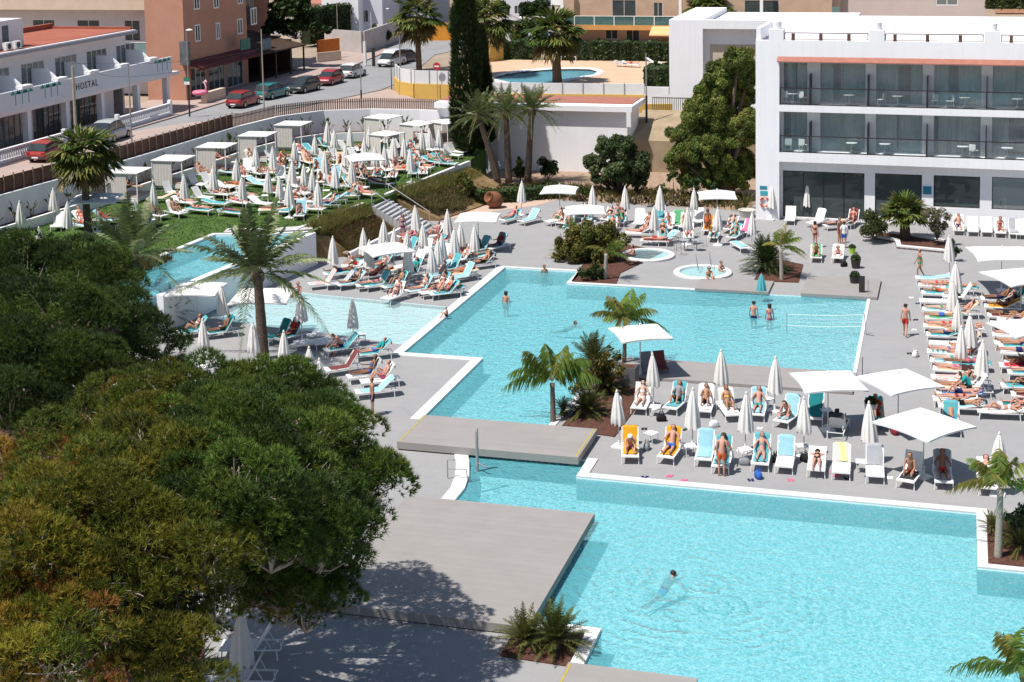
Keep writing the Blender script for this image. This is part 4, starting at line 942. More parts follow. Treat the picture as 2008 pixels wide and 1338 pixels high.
front = [LB(420, 828, 7.7, 1.5, 0), LB(520, 826, 7.7, 1.5, 0), LB(330, 852, 7.8, 1.4, 1), LB(605, 880, 7.1, 1.4, 0), LB(430, 930, 8.3, 1.6, 0), LB(525, 935, 8.0, 1.5, 0), LB(350, 955, 8.1, 1.4, 1), LB(600, 1035, 6.9, 1.3, 0), LB(250, 960, 8.2, 1.5, 1), LB(150, 985, 8.2, 1.4, 2), LB(470, 1035, 7.8, 1.3, 0), LB(655, 1020, 6.3, 1.2, 0), LB(560, 1010, 7.2, 1.3, 0), LB(270, 1065, 8.0, 1.3, 1), LB(150, 1140, 7.6, 1.3, 2), LB(480, 1150, 5.6, 1.15, 0), LB(590, 1135, 5.4, 1.1, 0), LB(600, 1205, 4.5, .95, 0), LB(350, 1320, 5.8, 1.0, 1), LB(250, 1230, 6.6, 1.1, 1), LB(340, 1130, 7.2, 1.0, 1), LB(225, 830, 7.3, 1.5, 2), LB(330, 800, 7.6, 1.5, 1), LB(420, 775, 7.6, 1.55, 0), LB(520, 775, 7.4, 1.5, 0), LB(600, 800, 7.2, 1.35, 0), LB(655, 845, 6.8, 1.3, 0), LB(675, 925, 6.5, 1.4, 0), LB(690, 1005, 6, 1.25, 0), LB(705, 960, 6.2, 1.2, 0),
         LB(690, 1080, 5.4, 1.15, 0), LB(640, 1160, 4.8, 1.1, 0), LB(560, 1180, 4.9, 1.1, 1), LB(400, 870, 8.2, 1.7, 0), LB(520, 880, 8.3, 1.7, 0), LB(300, 905, 8.2, 1.6, 1), LB(595, 975, 7.4, 1.5, 0), LB(465, 985, 8.4, 1.5, 0), LB(310, 1010, 7.6, 1.2, 1),
         LB(165, 925, 8, 1.5, 2), LB(75, 975, 8, 1.4, 2), LB(20, 930, 7.3, 1.2, 2), LB(190, 1030, 8.4, 1.4, 1), LB(70, 1090, 8.1, 1.4, 2), LB(235, 1150, 7.4, 1.2, 1), LB(400, 1090, 7.7, 1.25, 1), LB(530, 1075, 7, 1.25, 0), LB(330, 1250, 6.3, 1.1, 1), LB(165, 1240, 7, 1.25, 2),
         LB(50, 1220, 7, 1.2, 2), LB(110, 1325, 6.4, 1.1, 2), LB(265, 1345, 5.8, 1.0, 1), LB(20, 1330, 6, 1.1, 1), LB(620, 1075, 6.4, 1.2, 0), LB(420, 1190, 6.2, 1.0, 1), LB(-40, 1030, 7.6, 1.5, 2), LB(-60, 1200, 7, 1.5, 1)]
tb = P(330, 1330, 0)
pine('pine_tree', 'huge pine with spreading green and rusty orange crown filling the lower left', tb, front, 125, pal_of, 4.6, 11, .38, .3, 8)
back = [LB(50, 530, 8, 1.9, 0), LB(150, 520, 8, 1.8, 0), LB(205, 545, 7.6, 1.5, 0), LB(20, 620, 7.8, 2, 0), LB(120, 620, 8.2, 2.1, 0), LB(205, 640, 7.2, 1.6, 0), LB(70, 720, 7.4, 2, 0), LB(165, 730, 7, 1.8, 0), LB(285, 650, 5.4, 1.1, 0), LB(320, 680, 5, 1.0, 0),
        LB(20, 800, 6.6, 1.8, 0), LB(250, 725, 6, 1.4, 0), LB(120, 820, 6, 1.6, 0), LB(-60, 560, 7.6, 2, 0), LB(-60, 700, 7, 2, 0), LB(225, 590, 7, 1.5, 0), LB(340, 740, 5, 1.0, 0)]
tb = P(130, 860, 0)
pine('pine_tree', 'dark green pine behind the huge one at the left edge', tb, back, 100, lambda k: [(c[0]*.72, c[1]*.72, c[2]*.8) for c in G1], 4.6, 12, .36, .34, 0)
def onplane(px, py, y):
    r = ray(px, py); t_ = y/r.y; return np.array((r.x*t_, y, CAMH+r.z*t_))
def bush(name, label, lobes, pals, leaf=.13, dens=900, base=None, stem=True, cat='bush', seed=1, group=None, kind='q', m=None, tr=.12):
    "lobes: centre point, radius; leaves spread through each"
    r_ = np.random.default_rng(seed); cs = [np.array(l[0]) for l in lobes]
    if base is None: base = np.mean(cs, 0); base[2] = min(c[2]-l[1] for c, l in zip(cs, lobes))
    base = np.array(base); t = thing(name, label, cat, tuple(base), group=group); V_, C_ = [], []; bb = MB()
    for (c, l) in zip(cs, lobes):
        rad = l[1]; c = c-base
        ns = max(8, int(19*rad*rad)) if rad > .5 else 8
        d, q = shell(ns, r_, .3, -.8); subs = c+d*q*rad*.8
        for sc in subs:
            sr = rad*r_.uniform(.3, .46) if rad < .8 else r_.uniform(.3, .5); n = max(12, int(dens*sr**2))
            dd, qq = shell(n, r_, .4, -.9); cen = sc+dd*qq*sr
            if kind == 'q': V_.append(quads(cen, dd, leaf, r_)); C_.append(pal(1, pals, r_, .3)*r_.uniform(.7, 1.35, (len(cen), 1)))
            else: V_.append(blades(cen, unit(dd+np.array([0, 0, .8])), 5, leaf*2.4, leaf*.16, .45, r_)); C_.append(np.repeat(pal(1, pals, r_, .3)*r_.uniform(.7, 1.35, (len(cen), 1)), 5, 0))
        if stem: bb.tube([(0, 0, -.1), (c[0]*.3, c[1]*.3, max(.1, (c[2]-rad)*.6+.05)), tuple(c)], [tr, tr*.7, tr*.25], 6)
    if stem: bb.build('trunk', m_bark, t, smooth=True)
    me = rawmesh('crown' if cat == 'tree' else 'foliage', np.concatenate(V_), 4 if kind == 'q' else 3, np.clip(np.concatenate(C_), 0, 1), m or m_leaf); mobj('crown' if cat == 'tree' else 'foliage', me, t); return t
GL = [(.075, .1, .02), (.05, .075, .016), (.1, .11, .025), (.04, .06, .014)]
GD = [(.03, .055, .014), (.04, .07, .016), (.025, .045, .012)]
GO = [(.13, .12, .06), (.17, .15, .09), (.1, .1, .05)]
def lobs(L, y, jit=.8, s=None):
    k = y/2950.
    return [(onplane(px, py, y+((i*37) % 7-3)/3.*jit), r*k) for i, (px, py, r) in enumerate(L)]
# the big tree by the hotel
bush('broadleaf_tree', 'big dense olive green tree against the left end of the hotel', lobs([(1448, 120, 34), (1415, 150, 36), (1385, 185, 36), (1440, 190, 44), (1360, 225, 36), (1410, 235, 46), (1340, 265, 34), (1385, 285, 44), (1445, 260, 40), (1330, 310, 26), (1355, 338, 30), (1400, 352, 30), (1440, 350, 34), (1465, 330, 26), (1470, 240, 26), (1400, 205, 40), (1360, 290, 34), (1450, 315, 32), (1420, 330, 30), (1468, 150, 22)], 112, 1.2), [(.15, .18, .036), (.11, .145, .028), (.18, .19, .042), (.085, .115, .024)], .1, 2100, base=(P(1425, 392).x, 112, 0), cat='tree', seed=21, tr=.3)
bush('broadleaf_tree', 'bushy mid green tree before the low white building', lobs([(1190, 295, 26), (1220, 285, 24), (1240, 350, 22), (1205, 365, 20), (1225, 305, 30), (1255, 320, 22), (1165, 325, 24), (1210, 335, 30), (1250, 345, 22), (1180, 350, 20)], 113, .8), [(.06, .09, .03), (.045, .07, .025), (.1, .13, .05)], .11, 1500, base=(P(1210, 385).x, 113, 0), cat='tree', seed=22, tr=.12)
for i, (L, y, lab, pl_) in enumerate([
    ([(1320, 350, 16), (1345, 360, 18), (1300, 372, 12)], 109, 'light green shrub at the foot of the big tree', GL),
    ([(1370, 360, 18), (1400, 372, 16)], 110.5, 'dark shrub under the big tree', GD),
    ([(1072, 322, 20), (1078, 335, 20)], 117, 'round dark shrub against the low white wall', GD),
    ([(1018, 318, 14), (1022, 340, 18)], 116, 'loose green shrub between the palm trunks', GL),
    ([(915, 365, 20), (895, 380, 20), (930, 385, 20), (905, 350, 14)], 107, 'tall yellowish shrub at the corner of the slope by the cypress', [(.1, .1, .02), (.07, .08, .015)]),
    ([(1130, 370, 14), (1150, 378, 13)], 110, 'low shrub left of the bushy tree', GL),
    ([(1270, 380, 14), (1290, 376, 12), (1235, 382, 12)], 109, 'dry low shrub right of the bushy tree', [(.12, .09, .03), (.08, .07, .02)]),
    ]): bush('shrub', lab, lobs(L, y, .5), pl_, .13, 700, seed=30+i, stem=True, tr=.05)
def hedge(label, a, c, z0, h, th, pals, seed, dens=110, leaf=.13):
    r_ = np.random.default_rng(seed); a, c = np.array(a[:2]), np.array(c[:2]); L = np.linalg.norm(c-a); d = (c-a)/L; nn = np.array([-d[1], d[0]])
    n = int(dens*L*(h+th)); u = r_.uniform(0, L, n); f = r_.random(n); sidez = r_.uniform(0, h, n); vt = r_.uniform(-th/2, th/2, n)
    topm = f < th/(th+2*h); v_ = np.where(topm, vt, np.where(r_.random(n) < .5, -th/2, th/2)); z = np.where(topm, h, sidez)
    bump = .12*np.sin(u*2.1+z*1.3)+.1*np.sin(u*5.3)+r_.normal(0, .07, n); v_ = v_+bump*np.sign(v_); z = z+bump*.8
    cen = np.stack([d[0]*u+nn[0]*v_, d[1]*u+nn[1]*v_, np.maximum(z, .05)], 1); nr = np.stack([nn[0]*np.sign(v_), nn[1]*np.sign(v_), topm*1.5+.3], 1)
    t = thing('hedge', label, 'hedge', (a[0], a[1], z0))
    me = rawmesh('foliage', quads(cen, nr, leaf, r_), 4, pal(n, pals, r_, .35), m_leaf); mobj('foliage', me, t)
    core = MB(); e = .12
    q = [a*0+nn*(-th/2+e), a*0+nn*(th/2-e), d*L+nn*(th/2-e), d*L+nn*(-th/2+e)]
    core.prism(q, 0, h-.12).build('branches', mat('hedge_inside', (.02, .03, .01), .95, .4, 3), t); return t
hedge('dark clipped hedge below the three palms', P(925, 400), P(1100, 385), 0, .95, 1.6, GD+GL[:1], 40)
hedge('long dark clipped hedge at the back of the kidney pool yard', P(984, 116, 4), P(1312, 120, 4), ST_Z, 2.1, 1.4, GD, 41, 70, .18)
hedge('dark hedge block beside the white annex', P(1272, 178, 4), P(1272, 178, 4)+Vector((2.4, 0, 0)), ST_Z, 2.4, 5, GD, 42, 60, .18)
hedge('dark hedge above the villa wall', P(600, 60, 6), P(700, 42, 6), ST_Z+.2, 4.4, 1.4, GD, 43, 40, .25)
hedge('yellow green hedge below the bluish villa', P(700, 40, 6), P(790, 32, 6), ST_Z+.2, 4.4, 1.4, GL, 44, 40, .25)
hedge('hedge at the top right corner behind the hotel', P(1932, 50, 6), P(2030, 50, 6), ST_Z+4, 2.6, 1.5, GL, 45, 40, .25)
# cypress
def cypress(label, px, y, z0, z1, rad, seed, lean=0):
    r_ = np.random.default_rng(seed); b = onplane(px, 300, y); n = int(4200*rad)
    h = r_.random(n)**.8; prof = np.minimum(1, h/.08)*(1-h**3.2)*.92+.08; a = r_.uniform(0, 6.283, n); rr = rad*prof*(r_.uniform(.55, 1, n)**.5+.1*np.sin(a*3+h*14))
    cen = np.stack([rr*np.cos(a), rr*np.sin(a), .6+h*(z1-z0-.6)], 1); nr = np.stack([np.cos(a)*.5, np.sin(a)*.5, np.full(n, 1.)], 1)
    t = thing('cypress_tree', label, 'tree', (b[0], y, z0)); MB().tube([(0, 0, -.2), (0, 0, (z1-z0)*.6)], [.28, .12], 8).build('trunk', m_bark, t)
    c = pal(n, [(.03, .05, .014), (.042, .066, .017), (.022, .036, .011)], r_, .35)
    mobj('crown', rawmesh('crown', blades(cen, nr, 6, .55, .035, .28, r_), 3, np.repeat(c, 6, 0), m_needle), t)
cypress('tall dark columnar cypress reaching past the top of the photo', 917, 116.5, 1.2, 18, 1.2, 50)
cypress('slimmer dark cypress touching the tall one', 945, 119.5, 1.2, 12, .9, 51)
# ------------------------------------------------------------------ palms
def pinnate(V_, C_, o, az, el, L, droop, lmax, n, r_, pals, hang=.35, wd=.02, split=1.0, two=True):
    "one feather leaf: midrib and two rows of leaflets"
    ca, sa = math.cos(az), math.sin(az); tt = np.linspace(.12, 1, n)
    def pt(t): return np.stack([o[0]+ca*(L*t*math.cos(el)+0*t), o[1]+sa*(L*t*math.cos(el)), o[2]+L*t*math.sin(el)-droop*t*t], -1)
    p = pt(tt); fw = unit(pt(tt+.02)-pt(tt-.02)); sd = np.array([-sa, ca, 0.]); up = unit(np.cross(fw, sd))*-1
    up = np.where(up[:, 2:] < 0, -up, up); ll = lmax*np.sin(np.pi*(.12+.84*tt))**.8
    col_ = pal(1, pals, r_, .25)
    for s_ in (-1, 1):
        jit = r_.normal(0, .2, (n, 3)); d = unit(sd*s_*1.0+fw*.75+up*.25+np.array([0, 0, -hang])+jit)
        e = p+d*ll[:, None]+np.array([0, 0, -hang*.5])*ll[:, None]; m_ = p+d*ll[:, None]*.5; w_ = unit(fw)*wd*L/2
        V_.append(np.stack([p-w_, p+w_, m_+w_*1.1, e], 1).reshape(-1, 3)); C_.append(np.clip(col_*r_.uniform(.7, 1.35, (n, 1)), 0, 1))
    k = 8; tk = np.linspace(0, 1, k+1); q = pt(tk); w_ = sd*.025*(1-.75*tk[:, None])
    for i in range(k):
        V_.append(np.stack([q[i]-w_[i], q[i]+w_[i], q[i+1]+w_[i+1], q[i+1]-w_[i+1]])); C_.append(np.array([[.2, .17, .06]]))
def fan(V_, C_, o, az, el, L, r_, pals, nb=16, blade=.7, droop=.3):
    ca, sa = math.cos(az), math.sin(az); c = np.array([o[0]+ca*L*math.cos(el), o[1]+sa*L*math.cos(el), o[2]+L*math.sin(el)])
    fw = np.array([ca*math.cos(el), sa*math.cos(el), math.sin(el)-.3]); fw /= np.linalg.norm(fw); sd = np.array([-sa, ca, 0.]); col_ = pal(1, pals, r_, .25)
    a = np.linspace(-1.75, 1.75, nb); d = fw*np.cos(a)[:, None]+sd*np.sin(a)[:, None]+np.array([0, 0, -1])*droop*(.4+.5*np.abs(np.sin(a)))[:, None]+r_.normal(0, .06, (nb, 3)); d = unit(d)
    w_ = unit(np.cross(d, np.array([0, 0, 1.])))*blade*.07; m_ = c+d*blade*.6; e = c+d*blade+np.array([0, 0, -.12*blade])
    V_.append(np.stack([np.repeat(c[None], nb, 0), m_-w_, e, m_+w_], 1).reshape(-1, 3)); C_.append(np.clip(col_*r_.uniform(.75, 1.3, (nb, 1)), 0, 1))
    w0 = sd*.025; V_.append(np.stack([np.array(o)-w0, np.array(o)+w0, c+w0, c-w0])); C_.append(np.array([[.2, .19, .05]]))
PD = [(.17, .21, .08), (.13, .17, .06), (.22, .25, .12), (.1, .14, .05)]
PQ = [(.16, .24, .045), (.12, .19, .035), (.24, .28, .06), (.26, .23, .055)]
PW = [(.085, .125, .024), (.065, .1, .02), (.12, .15, .03), (.14, .14, .035)]
def palm(label, base, top, kind, n, L, seed, tr=.2, pals=None, elr=(-.5, 1.35), droop=.9, trunk=None, name='palm_tree', lmax=None, nl=34, hang=.35, azs=None, wd=.02):
    r_ = np.random.default_rng(seed); base = Vector(base); t = thing(name, label, 'palm', base); top = Vector(top)-base; V_, C_ = [], []
    pals = pals or {'date': PD, 'queen': PQ, 'fan': PW}[kind]
    mid = top*.5+Vector((top.x*-.12, top.y*-.12, 0)); k = 10; b = MB()
    pts = [(1-u)**2*Vector((0, 0, -.15))+2*u*(1-u)*mid+u*u*top for u in [i/k for i in range(k+1)]]
    b.tube(pts, [tr*(1.25-.35*i/k)*(1+.07*(i % 2)) for i in range(k)]+[tr*1.15], 10); b.build('trunk', trunk or m_ptrunk, t, smooth=True)
    if kind != 'queen':   # ball of leaf bases under the crown
        MB().lathe([(tr*.8, -.5), (tr*1.5, -.25), (tr*1.6, .05), (tr*.9, .3)], 10, c=tuple(top)).build('leaf_bases', m_ptrunk, t, smooth=True)
    for i in range(n):
        az = azs[i % len(azs)]+r_.normal(0, .15) if azs else i*2.39996+r_.normal(0, .2); f = (i+.5)/n; el = elr[0]+(elr[1]-elr[0])*f**.9+r_.normal(0, .08)
        l_ = L*r_.uniform(.82, 1.08)*(1-.15*abs(f-.5)); o = (top.x, top.y, top.z+.1)
        if kind == 'fan': fan(V_, C_, o, az, el, l_*.55, r_, pals if el > -.25 else [(.2, .15, .06), (.13, .11, .035)], 18, l_*.55, .35)
        else: pinnate(V_, C_, o, az, max(el, .02) if el > 0 else el*.5, l_, droop*l_*.5*(.35+.65*math.cos(max(el, 0)))+(.25*l_ if el < 0 else 0), lmax or l_*.2, nl, r_, pals, hang, wd)
    mobj('crown', rawmesh('crown', np.concatenate(V_), 4, np.concatenate(C_), m_palm), t); return t
def topat(px, py, base): return onplane(px, py, base.y)
b = P(517, 705); palm('tall date palm with arching fronds rising from behind the huge pine crown', b, topat(505, 540, b), 'date', 27, 4.7, 61, .23, elr=(-.12, 1.4), droop=.72, nl=60, lmax=.62, wd=.009)
b = P(268, 640); palm('upright date palm standing by the upper pool behind the dark pine', b, topat(262, 505, b), 'date', 32, 4.2, 62, .24, elr=(.0, 1.45), droop=.6, nl=50, lmax=.5, wd=.009)
b = P(173, 462, LAWN_Z); palm('full crowned fan palm standing on the lawn near the street fence', b, topat(163, 312, b), 'fan', 46, 2.5, 63, .2, elr=(-1.1, 1.4))
for (bx, by, tx_, ty, lab, s_) in ((977, 358, 938, 230, 'leaning palm, the one tilting left of the three by the cypress', 64), (998, 356, 992, 222, 'straight dark palm in the middle of the three by the cypress', 65), (1035, 354, 1043, 218, 'palm nearest the low white wall of the three by the cypress', 66)):
    b = P(bx, by, .3); palm(lab, b, topat(tx_, ty, b), 'date', 40, 3.1, s_, .22, elr=(-.3, 1.4), droop=.7, nl=34, lmax=.42, wd=.0085)
b = P(822, 139, 4); palm('tall shaggy street palm beside the road junction', b, topat(818, 38, b), 'fan', 44, 3.2, 67, .25, elr=(-1.2, 1.4))
b = P(1093, 163, 4); palm('stout palm at the edge of the kidney shaped pool', b, topat(1088, 72, b), 'fan', 46, 3.3, 68, .38, elr=(-1.0, 1.4))
b = P(952, 150, 4); palm('palm partly hidden behind the tall cypress', b, topat(955, 45, b), 'fan', 40, 3.2, 69, .25, elr=(-1.2, 1.4))
b = P(1388, 100, 4); palm('palm crown showing above the roof of the white annex', b, topat(1390, 25, b), 'fan', 40, 3.4, 70, .3, elr=(-.8, 1.4))
m_btrunk = mat('slim_brown_trunk', (.2, .16, .12), .9, c2=(.11, .085, .065), scale=9, bump=.5)
PA = dict(trunk=m_btrunk, nl=28, wd=.0048)
b = P(1224, 716); palm('slender feathery palm standing between planter and pool beside the parasol', b, topat(1226, 632, b), 'queen', 13, 2.5, 71, .085, elr=(.35, 1.4), droop=1.3, lmax=.5, hang=1.0, **PA)
b = P(1085, 828); palm('small palm with long drooping frond hanging over the pool', b, topat(1083, 752, b), 'queen', 11, 3.3, 72, .1, elr=(.5, 1.4), droop=1.6, lmax=.6, hang=1.3, azs=[3.3, 2.9, 1.2, .4, 2.0, .9], **PA)
b = P(1957, 1095); palm('young palm with pale ringed trunk in the bark bed by the lower pool', b, topat(1962, 960, b), 'queen', 12, 2.2, 73, .11, elr=(.3, 1.45), droop=1.4, lmax=.45, hang=.9, azs=[2.6, 3.1, .3, -.4, 1.5, 4.5], **dict(PA, trunk=m_gtrunk))
b = P(2030, 1450); palm('palm leaning its fronds into the bottom right corner', b, topat(2006, 1325, b), 'queen', 12, 2.2, 74, .1, elr=(.1, 1.4), droop=1.3, lmax=.5, hang=.8, **PA)
b = P(1123, 508); palm('little palm with pale trunk before the whirlpool shrubs', b, topat(1121, 455, b), 'queen', 12, 1.1, 75, .1, elr=(.0, 1.4), droop=1.0, lmax=.3, hang=.5, trunk=m_gtrunk, nl=18, wd=.012)
b = P(1186, 549); palm('wind bent little palm at the pool edge near the whirlpools', b, topat(1189, 498, b), 'queen', 10, 1.7, 76, .1, elr=(.0, 1.3), droop=1.2, lmax=.35, hang=.6, azs=[.2, .6, 0, -.4, 1.0, 2.6], trunk=m_gtrunk, nl=22, wd=.008)
b = P(1533, 550); palm('small palm with arching frond beside the dark cycad', b, topat(1531, 488, b), 'queen', 13, 2.0, 77, .1, elr=(.1, 1.4), droop=1.3, lmax=.4, hang=.6, azs=[.5, .9, .1, 2.3, -.5, 1.5], trunk=m_gtrunk, nl=22, wd=.008)
b = P(1775, 470); palm('squat fan palm in the planter before the hotel', b, topat(1774, 428, b), 'fan', 34, 1.9, 78, .3, elr=(-.1, 1.45))
def cycad(label, base, L, n, seed, elr=(.05, 1.3), pals=None, name='cycad', th=.25, lmax=None, cat='plant', wd=.017):
    r_ = np.random.default_rng(seed); t = thing(name, label, cat, base); V_, C_ = [], []
    MB().lathe([(.16, -.05), (.18, th*.5), (.1, th)], 10).build('trunk', m_ptrunk, t)
    for i in range(n):
        f = (i+.5)/n; el = elr[0]+(elr[1]-elr[0])*f+r_.normal(0, .06)
        pinnate(V_, C_, (0, 0, th), i*2.39996+r_.normal(0, .15), el, L*r_.uniform(.85, 1.1), L*.42*math.cos(el), lmax or L*.16, 30, r_, pals or [(.05, .065, .02), (.07, .08, .022), (.035, .05, .016)], .1, wd)
    mobj('fronds', rawmesh('fronds', np.concatenate(V_), 4, np.concatenate(C_), m_palm), t)
GY = [(.11, .1, .02), (.08, .085, .018), (.06, .07, .016)]
GC = [(.12, .13, .03), (.09, .11, .025), (.07, .09, .02)]
cycad('bigger cycad in the corner bed by the lower pool', P(1090, 1272), 1.35, 64, 81, (.2, 1.4), pals=GC)
cycad('smaller cycad in the corner bed by the lower pool', P(1030, 1268), 1.15, 50, 82, (.1, 1.35), pals=GC)
cycad('large dark cycad beside the whirlpools', P(1503, 532), 1.9, 95, 83, (.0, 1.45), pals=[(.045, .075, .02), (.06, .09, .024), (.035, .06, .016)], th=.5, lmax=.34, wd=.02)
cycad('cycad at the front of the island bark bed', P(1150, 815), 1.35, 60, 84, pals=GC)
cycad('cycad in the middle of the island bark bed', P(1188, 770), 1.5, 60, 85, pals=GY)
cycad('olive cycad at the back of the island bark bed', P(1165, 722), 1.7, 60, 86, (.1, 1.4), pals=GY)
cycad('yellow green agave like plant before the hotel tree', P(1462, 412), 1.5, 40, 87, pals=GY, name='agave', lmax=.12)
for i_, (px, py, L_) in enumerate(((1105, 506, 1.3), (1150, 505, 1.5), (1200, 500, 1.4), (1165, 545, .9))): cycad('spiky yellow green plant among the shrubs by the whirlpools', P(px, py), L_, 44, 190+i_, (.1, 1.45), pals=[(.16, .15, .03), (.11, .12, .025), (.2, .15, .04)], name='spiky_plant')
cycad('low spiky plant at the island bed beside the boarded walkway', P(1105, 815), .8, 34, 195, pals=GY, name='spiky_plant'); cycad('broad spiky plant behind the pale trunk in the right bark bed', P(2000, 1085), 1.0, 40, 196, pals=GY, name='spiky_plant'); cycad('small spiky plant at the pool side of the right bark bed', P(1945, 1045), .7, 30, 197, pals=GC, name='spiky_plant')
cycad('spiky dark yucca by the wall of the upper pool', P(335, 640), 1.7, 44, 88, (.1, 1.5), pals=GD, name='yucca', lmax=.14, th=.6)
cycad('bushy palm plant at the bark bed by the lower pool', P(1990, 1060), 1.0, 34, 89, pals=GY)
for i, (L, y, lab, pl_, lf) in enumerate([
    ([(1108, 482, 24), (1100, 498, 20), (1150, 465, 32), (1190, 462, 28), (1135, 492, 26), (1165, 495, 28), (1195, 488, 28), (1218, 476, 20), (1125, 462, 22)], 91.5, 'broad yellow green shrub mass by the whirlpools', [(.13, .13, .025), (.085, .095, .02), (.17, .14, .03)], .1),
    ([(1148, 538, 16), (1165, 530, 18), (1178, 540, 14), (1158, 545, 14)], 87.3, 'low dark shrub in the bark at the pool edge', GD, .1),
    ([(1160, 718, 26), (1192, 702, 26), (1178, 740, 30), (1148, 748, 22), (1205, 728, 20), (1130, 765, 16), (1190, 760, 22)], 67, 'dense shrub in the island bed between pool and parasols', [(.08, .08, .016), (.05, .06, .014), (.13, .09, .02)], .09),
    ([(1710, 442, 26), (1722, 448, 18)], 100.8, 'clipped round bush in the planter before the hotel', [(.06, .075, .02), (.045, .06, .016)], .09),
    ([(1822, 425, 20), (1845, 428, 20), (1835, 445, 20), (1850, 445, 14)], 100, 'small silvery olive tree in the planter before the hotel', GO, .08),
    ([(1868, 482, 12), (1880, 490, 10)], 96.5, 'dark little plants at the end of the hotel planter', GD, .09),
    ([(1990, 1010, 26), (2010, 1030, 30)], 54, 'dark shrub at the right edge in the bark bed', GD, .08),
    ([(735, 62, 16), (752, 68, 14), (745, 76, 12)], 182, 'dark roadside shrub before the long garden wall', GD, .25),
    ([(570, 15, 26), (545, 35, 22), (600, 30, 24), (560, 55, 20), (585, 50, 20), (530, 55, 16), (615, 50, 16), (640, 60, 12), (590, 5, 24), (550, 5, 24)], 156, 'dark tree behind the restaurant awning', GD, .3),
    ([(1020, 60, 20), (1045, 50, 22), (1010, 75, 14), (1060, 70, 18)], 176, 'light green tree behind the tall hedge', GL, .28),
    ([(905, 30, 26), (890, 55, 16), (930, 20, 24)], 185, 'green tree behind the cypress by the road', GL, .3),
    ([(1035, 20, 20), (1060, 15, 20), (985, 20, 16)], 205, 'dark tree at the top behind the small grey house', GD, .3),
    ]): bush('shrub' if i not in (4, 8, 9, 10, 11) else 'small_tree', lab, lobs(L, y, .5), pl_, lf, 1100 if y < 105 else 250, seed=100+i, stem=True, tr=.06, cat='bush' if i not in (4, 8, 9, 10, 11) else 'tree')
# banana-like plants along the back wall
def strel():
    r_ = np.random.default_rng(5); t = bpy.data.objects.new('banana_plant', None); col.objects.link(t); V_, C_ = [], []; b = MB()
    for i in range(6):
        az, el = i*2.4, r_.uniform(1.0, 1.45); ln = r_.uniform(1.1, 1.7); d = np.array([math.cos(az)*math.cos(el), math.sin(az)*math.cos(el), math.sin(el)]); sd = np.array([-math.sin(az), math.cos(az), 0.])
        p1 = d*ln*.55; p2 = d*ln*.8; p3 = d*ln+np.array([math.cos(az)*.12, math.sin(az)*.12, -.05]); b.tube([(0, 0, -.1), tuple(p1)], [.03, .018], 5)
        V_.append(np.stack([p1, p2-sd*.13, p3, p2+sd*.13])); C_.append(pal(1, [(.06, .085, .02), (.04, .065, .02)], r_))
    kids(t, b.build('stem', mat('brown_green_stem', (.09, .08, .03), .8), t), mobj('leaves', rawmesh('leaves', np.concatenate(V_), 4, np.concatenate(C_), m_palm), t)); return t
s0 = strel(); first = True
mids = [((LW[i][0]+BW[i][0])/2, (LW[i][1]+BW[i][1])/2) for i in range(len(LW))]
for k, (p_, t_) in enumerate(along(mids[1:], 1.75)):
    o = s0 if first else copy_tree(s0); first = False
    o.location = (p_.x+random.uniform(-.2, .2), p_.y+random.uniform(-.2, .2), LAWN_Z+.45); o.rotation_euler = (0, 0, random.uniform(0, 6.28)); s_ = random.uniform(.75, 1.25); o.scale = (s_, s_, s_)
    o['label'] = 'slim upright banana plant in the bed along the curved white wall'; o['category'] = 'plant'; o['group'] = 'banana plants along the curved wall'
# planting on the slopes: nobody could count it
def cover(name, label, poly, zf, n, pals, ln, wd, seed, K=6, up=1.2):
    r_ = np.random.default_rng(seed); P_ = np.array(poly); lo, hi = P_.min(0), P_.max(0); pts = r_.uniform(lo, hi, (n*3, 2)); k = np.zeros(len(pts), bool)
    for i in range(len(P_)):
        a, c = P_[i-1], P_[i]; k ^= ((a[1] > pts[:, 1]) != (c[1] > pts[:, 1])) & (pts[:, 0] < (c[0]-a[0])*(pts[:, 1]-a[1])/(c[1]-a[1]+1e-12)+a[0])
    pts = pts[k][:n]; z = np.array([zf(x, y) for x, y in pts]); cen = np.column_stack([pts, z]); nr = np.tile([0, 0, up], (len(cen), 1))
    c = pal(len(cen), pals, r_, .35); o = mobj(name, rawmesh(name, blades(cen, nr, K, ln, wd, .45, r_), 3, np.repeat(c, K, 0), m_leaf)); struct(o, 'stuff', label)
def zlin(x0, z0, x1, z1): return lambda x, y: max(min(z0+(z1-z0)*(x-x0)/(x1-x0), max(z0, z1)), min(z0, z1))
s1 = zlin(-39.3, 1.75, -36.8, .12); s2 = zlin(-38.0, 1.75, -34.2, .1)
cover('ornamental_grass', 'tall yellow green grass along the foot of the lawn wall', [(-39.9, 88.6), (-39.1, 96.3), (-38.3, 96.3), (-38.9, 88.6)], s1, 1500, [(.2, .19, .05), (.12, .15, .035), (.24, .2, .07)], .75, .02, 200)
cover('ground_cover', 'reddish brown low planting on the slope below the lawn', [(-38.9, 89.5), (-38.3, 96.3), (-36.9, 96.3), (-37.2, 89.5)], s1, 2600, [(.17, .075, .05), (.13, .09, .035), (.2, .1, .06), (.1, .12, .03), (.08, .11, .025)], .4, .03, 201)
cover('ornamental_grass', 'yellow green grass along the lawn wall right of the stairs', [(-38.4, 100.4), (-36.8, 112.6), (-35.6, 112.6), (-37.3, 100.6)], s2, 1900, [(.2, .19, .05), (.12, .15, .035), (.24, .19, .07)], .7, .022, 202)
cover('ground_cover', 'brown dry planting on the slope right of the stairs', [(-37.2, 100.8), (-35.4, 112), (-33.8, 111.5), (-34.5, 104), (-35.6, 101.2)], s2, 2400, [(.18, .1, .05), (.13, .12, .035), (.24, .16, .1), (.1, .12, .03), (.08, .11, .025)], .4, .03, 203)
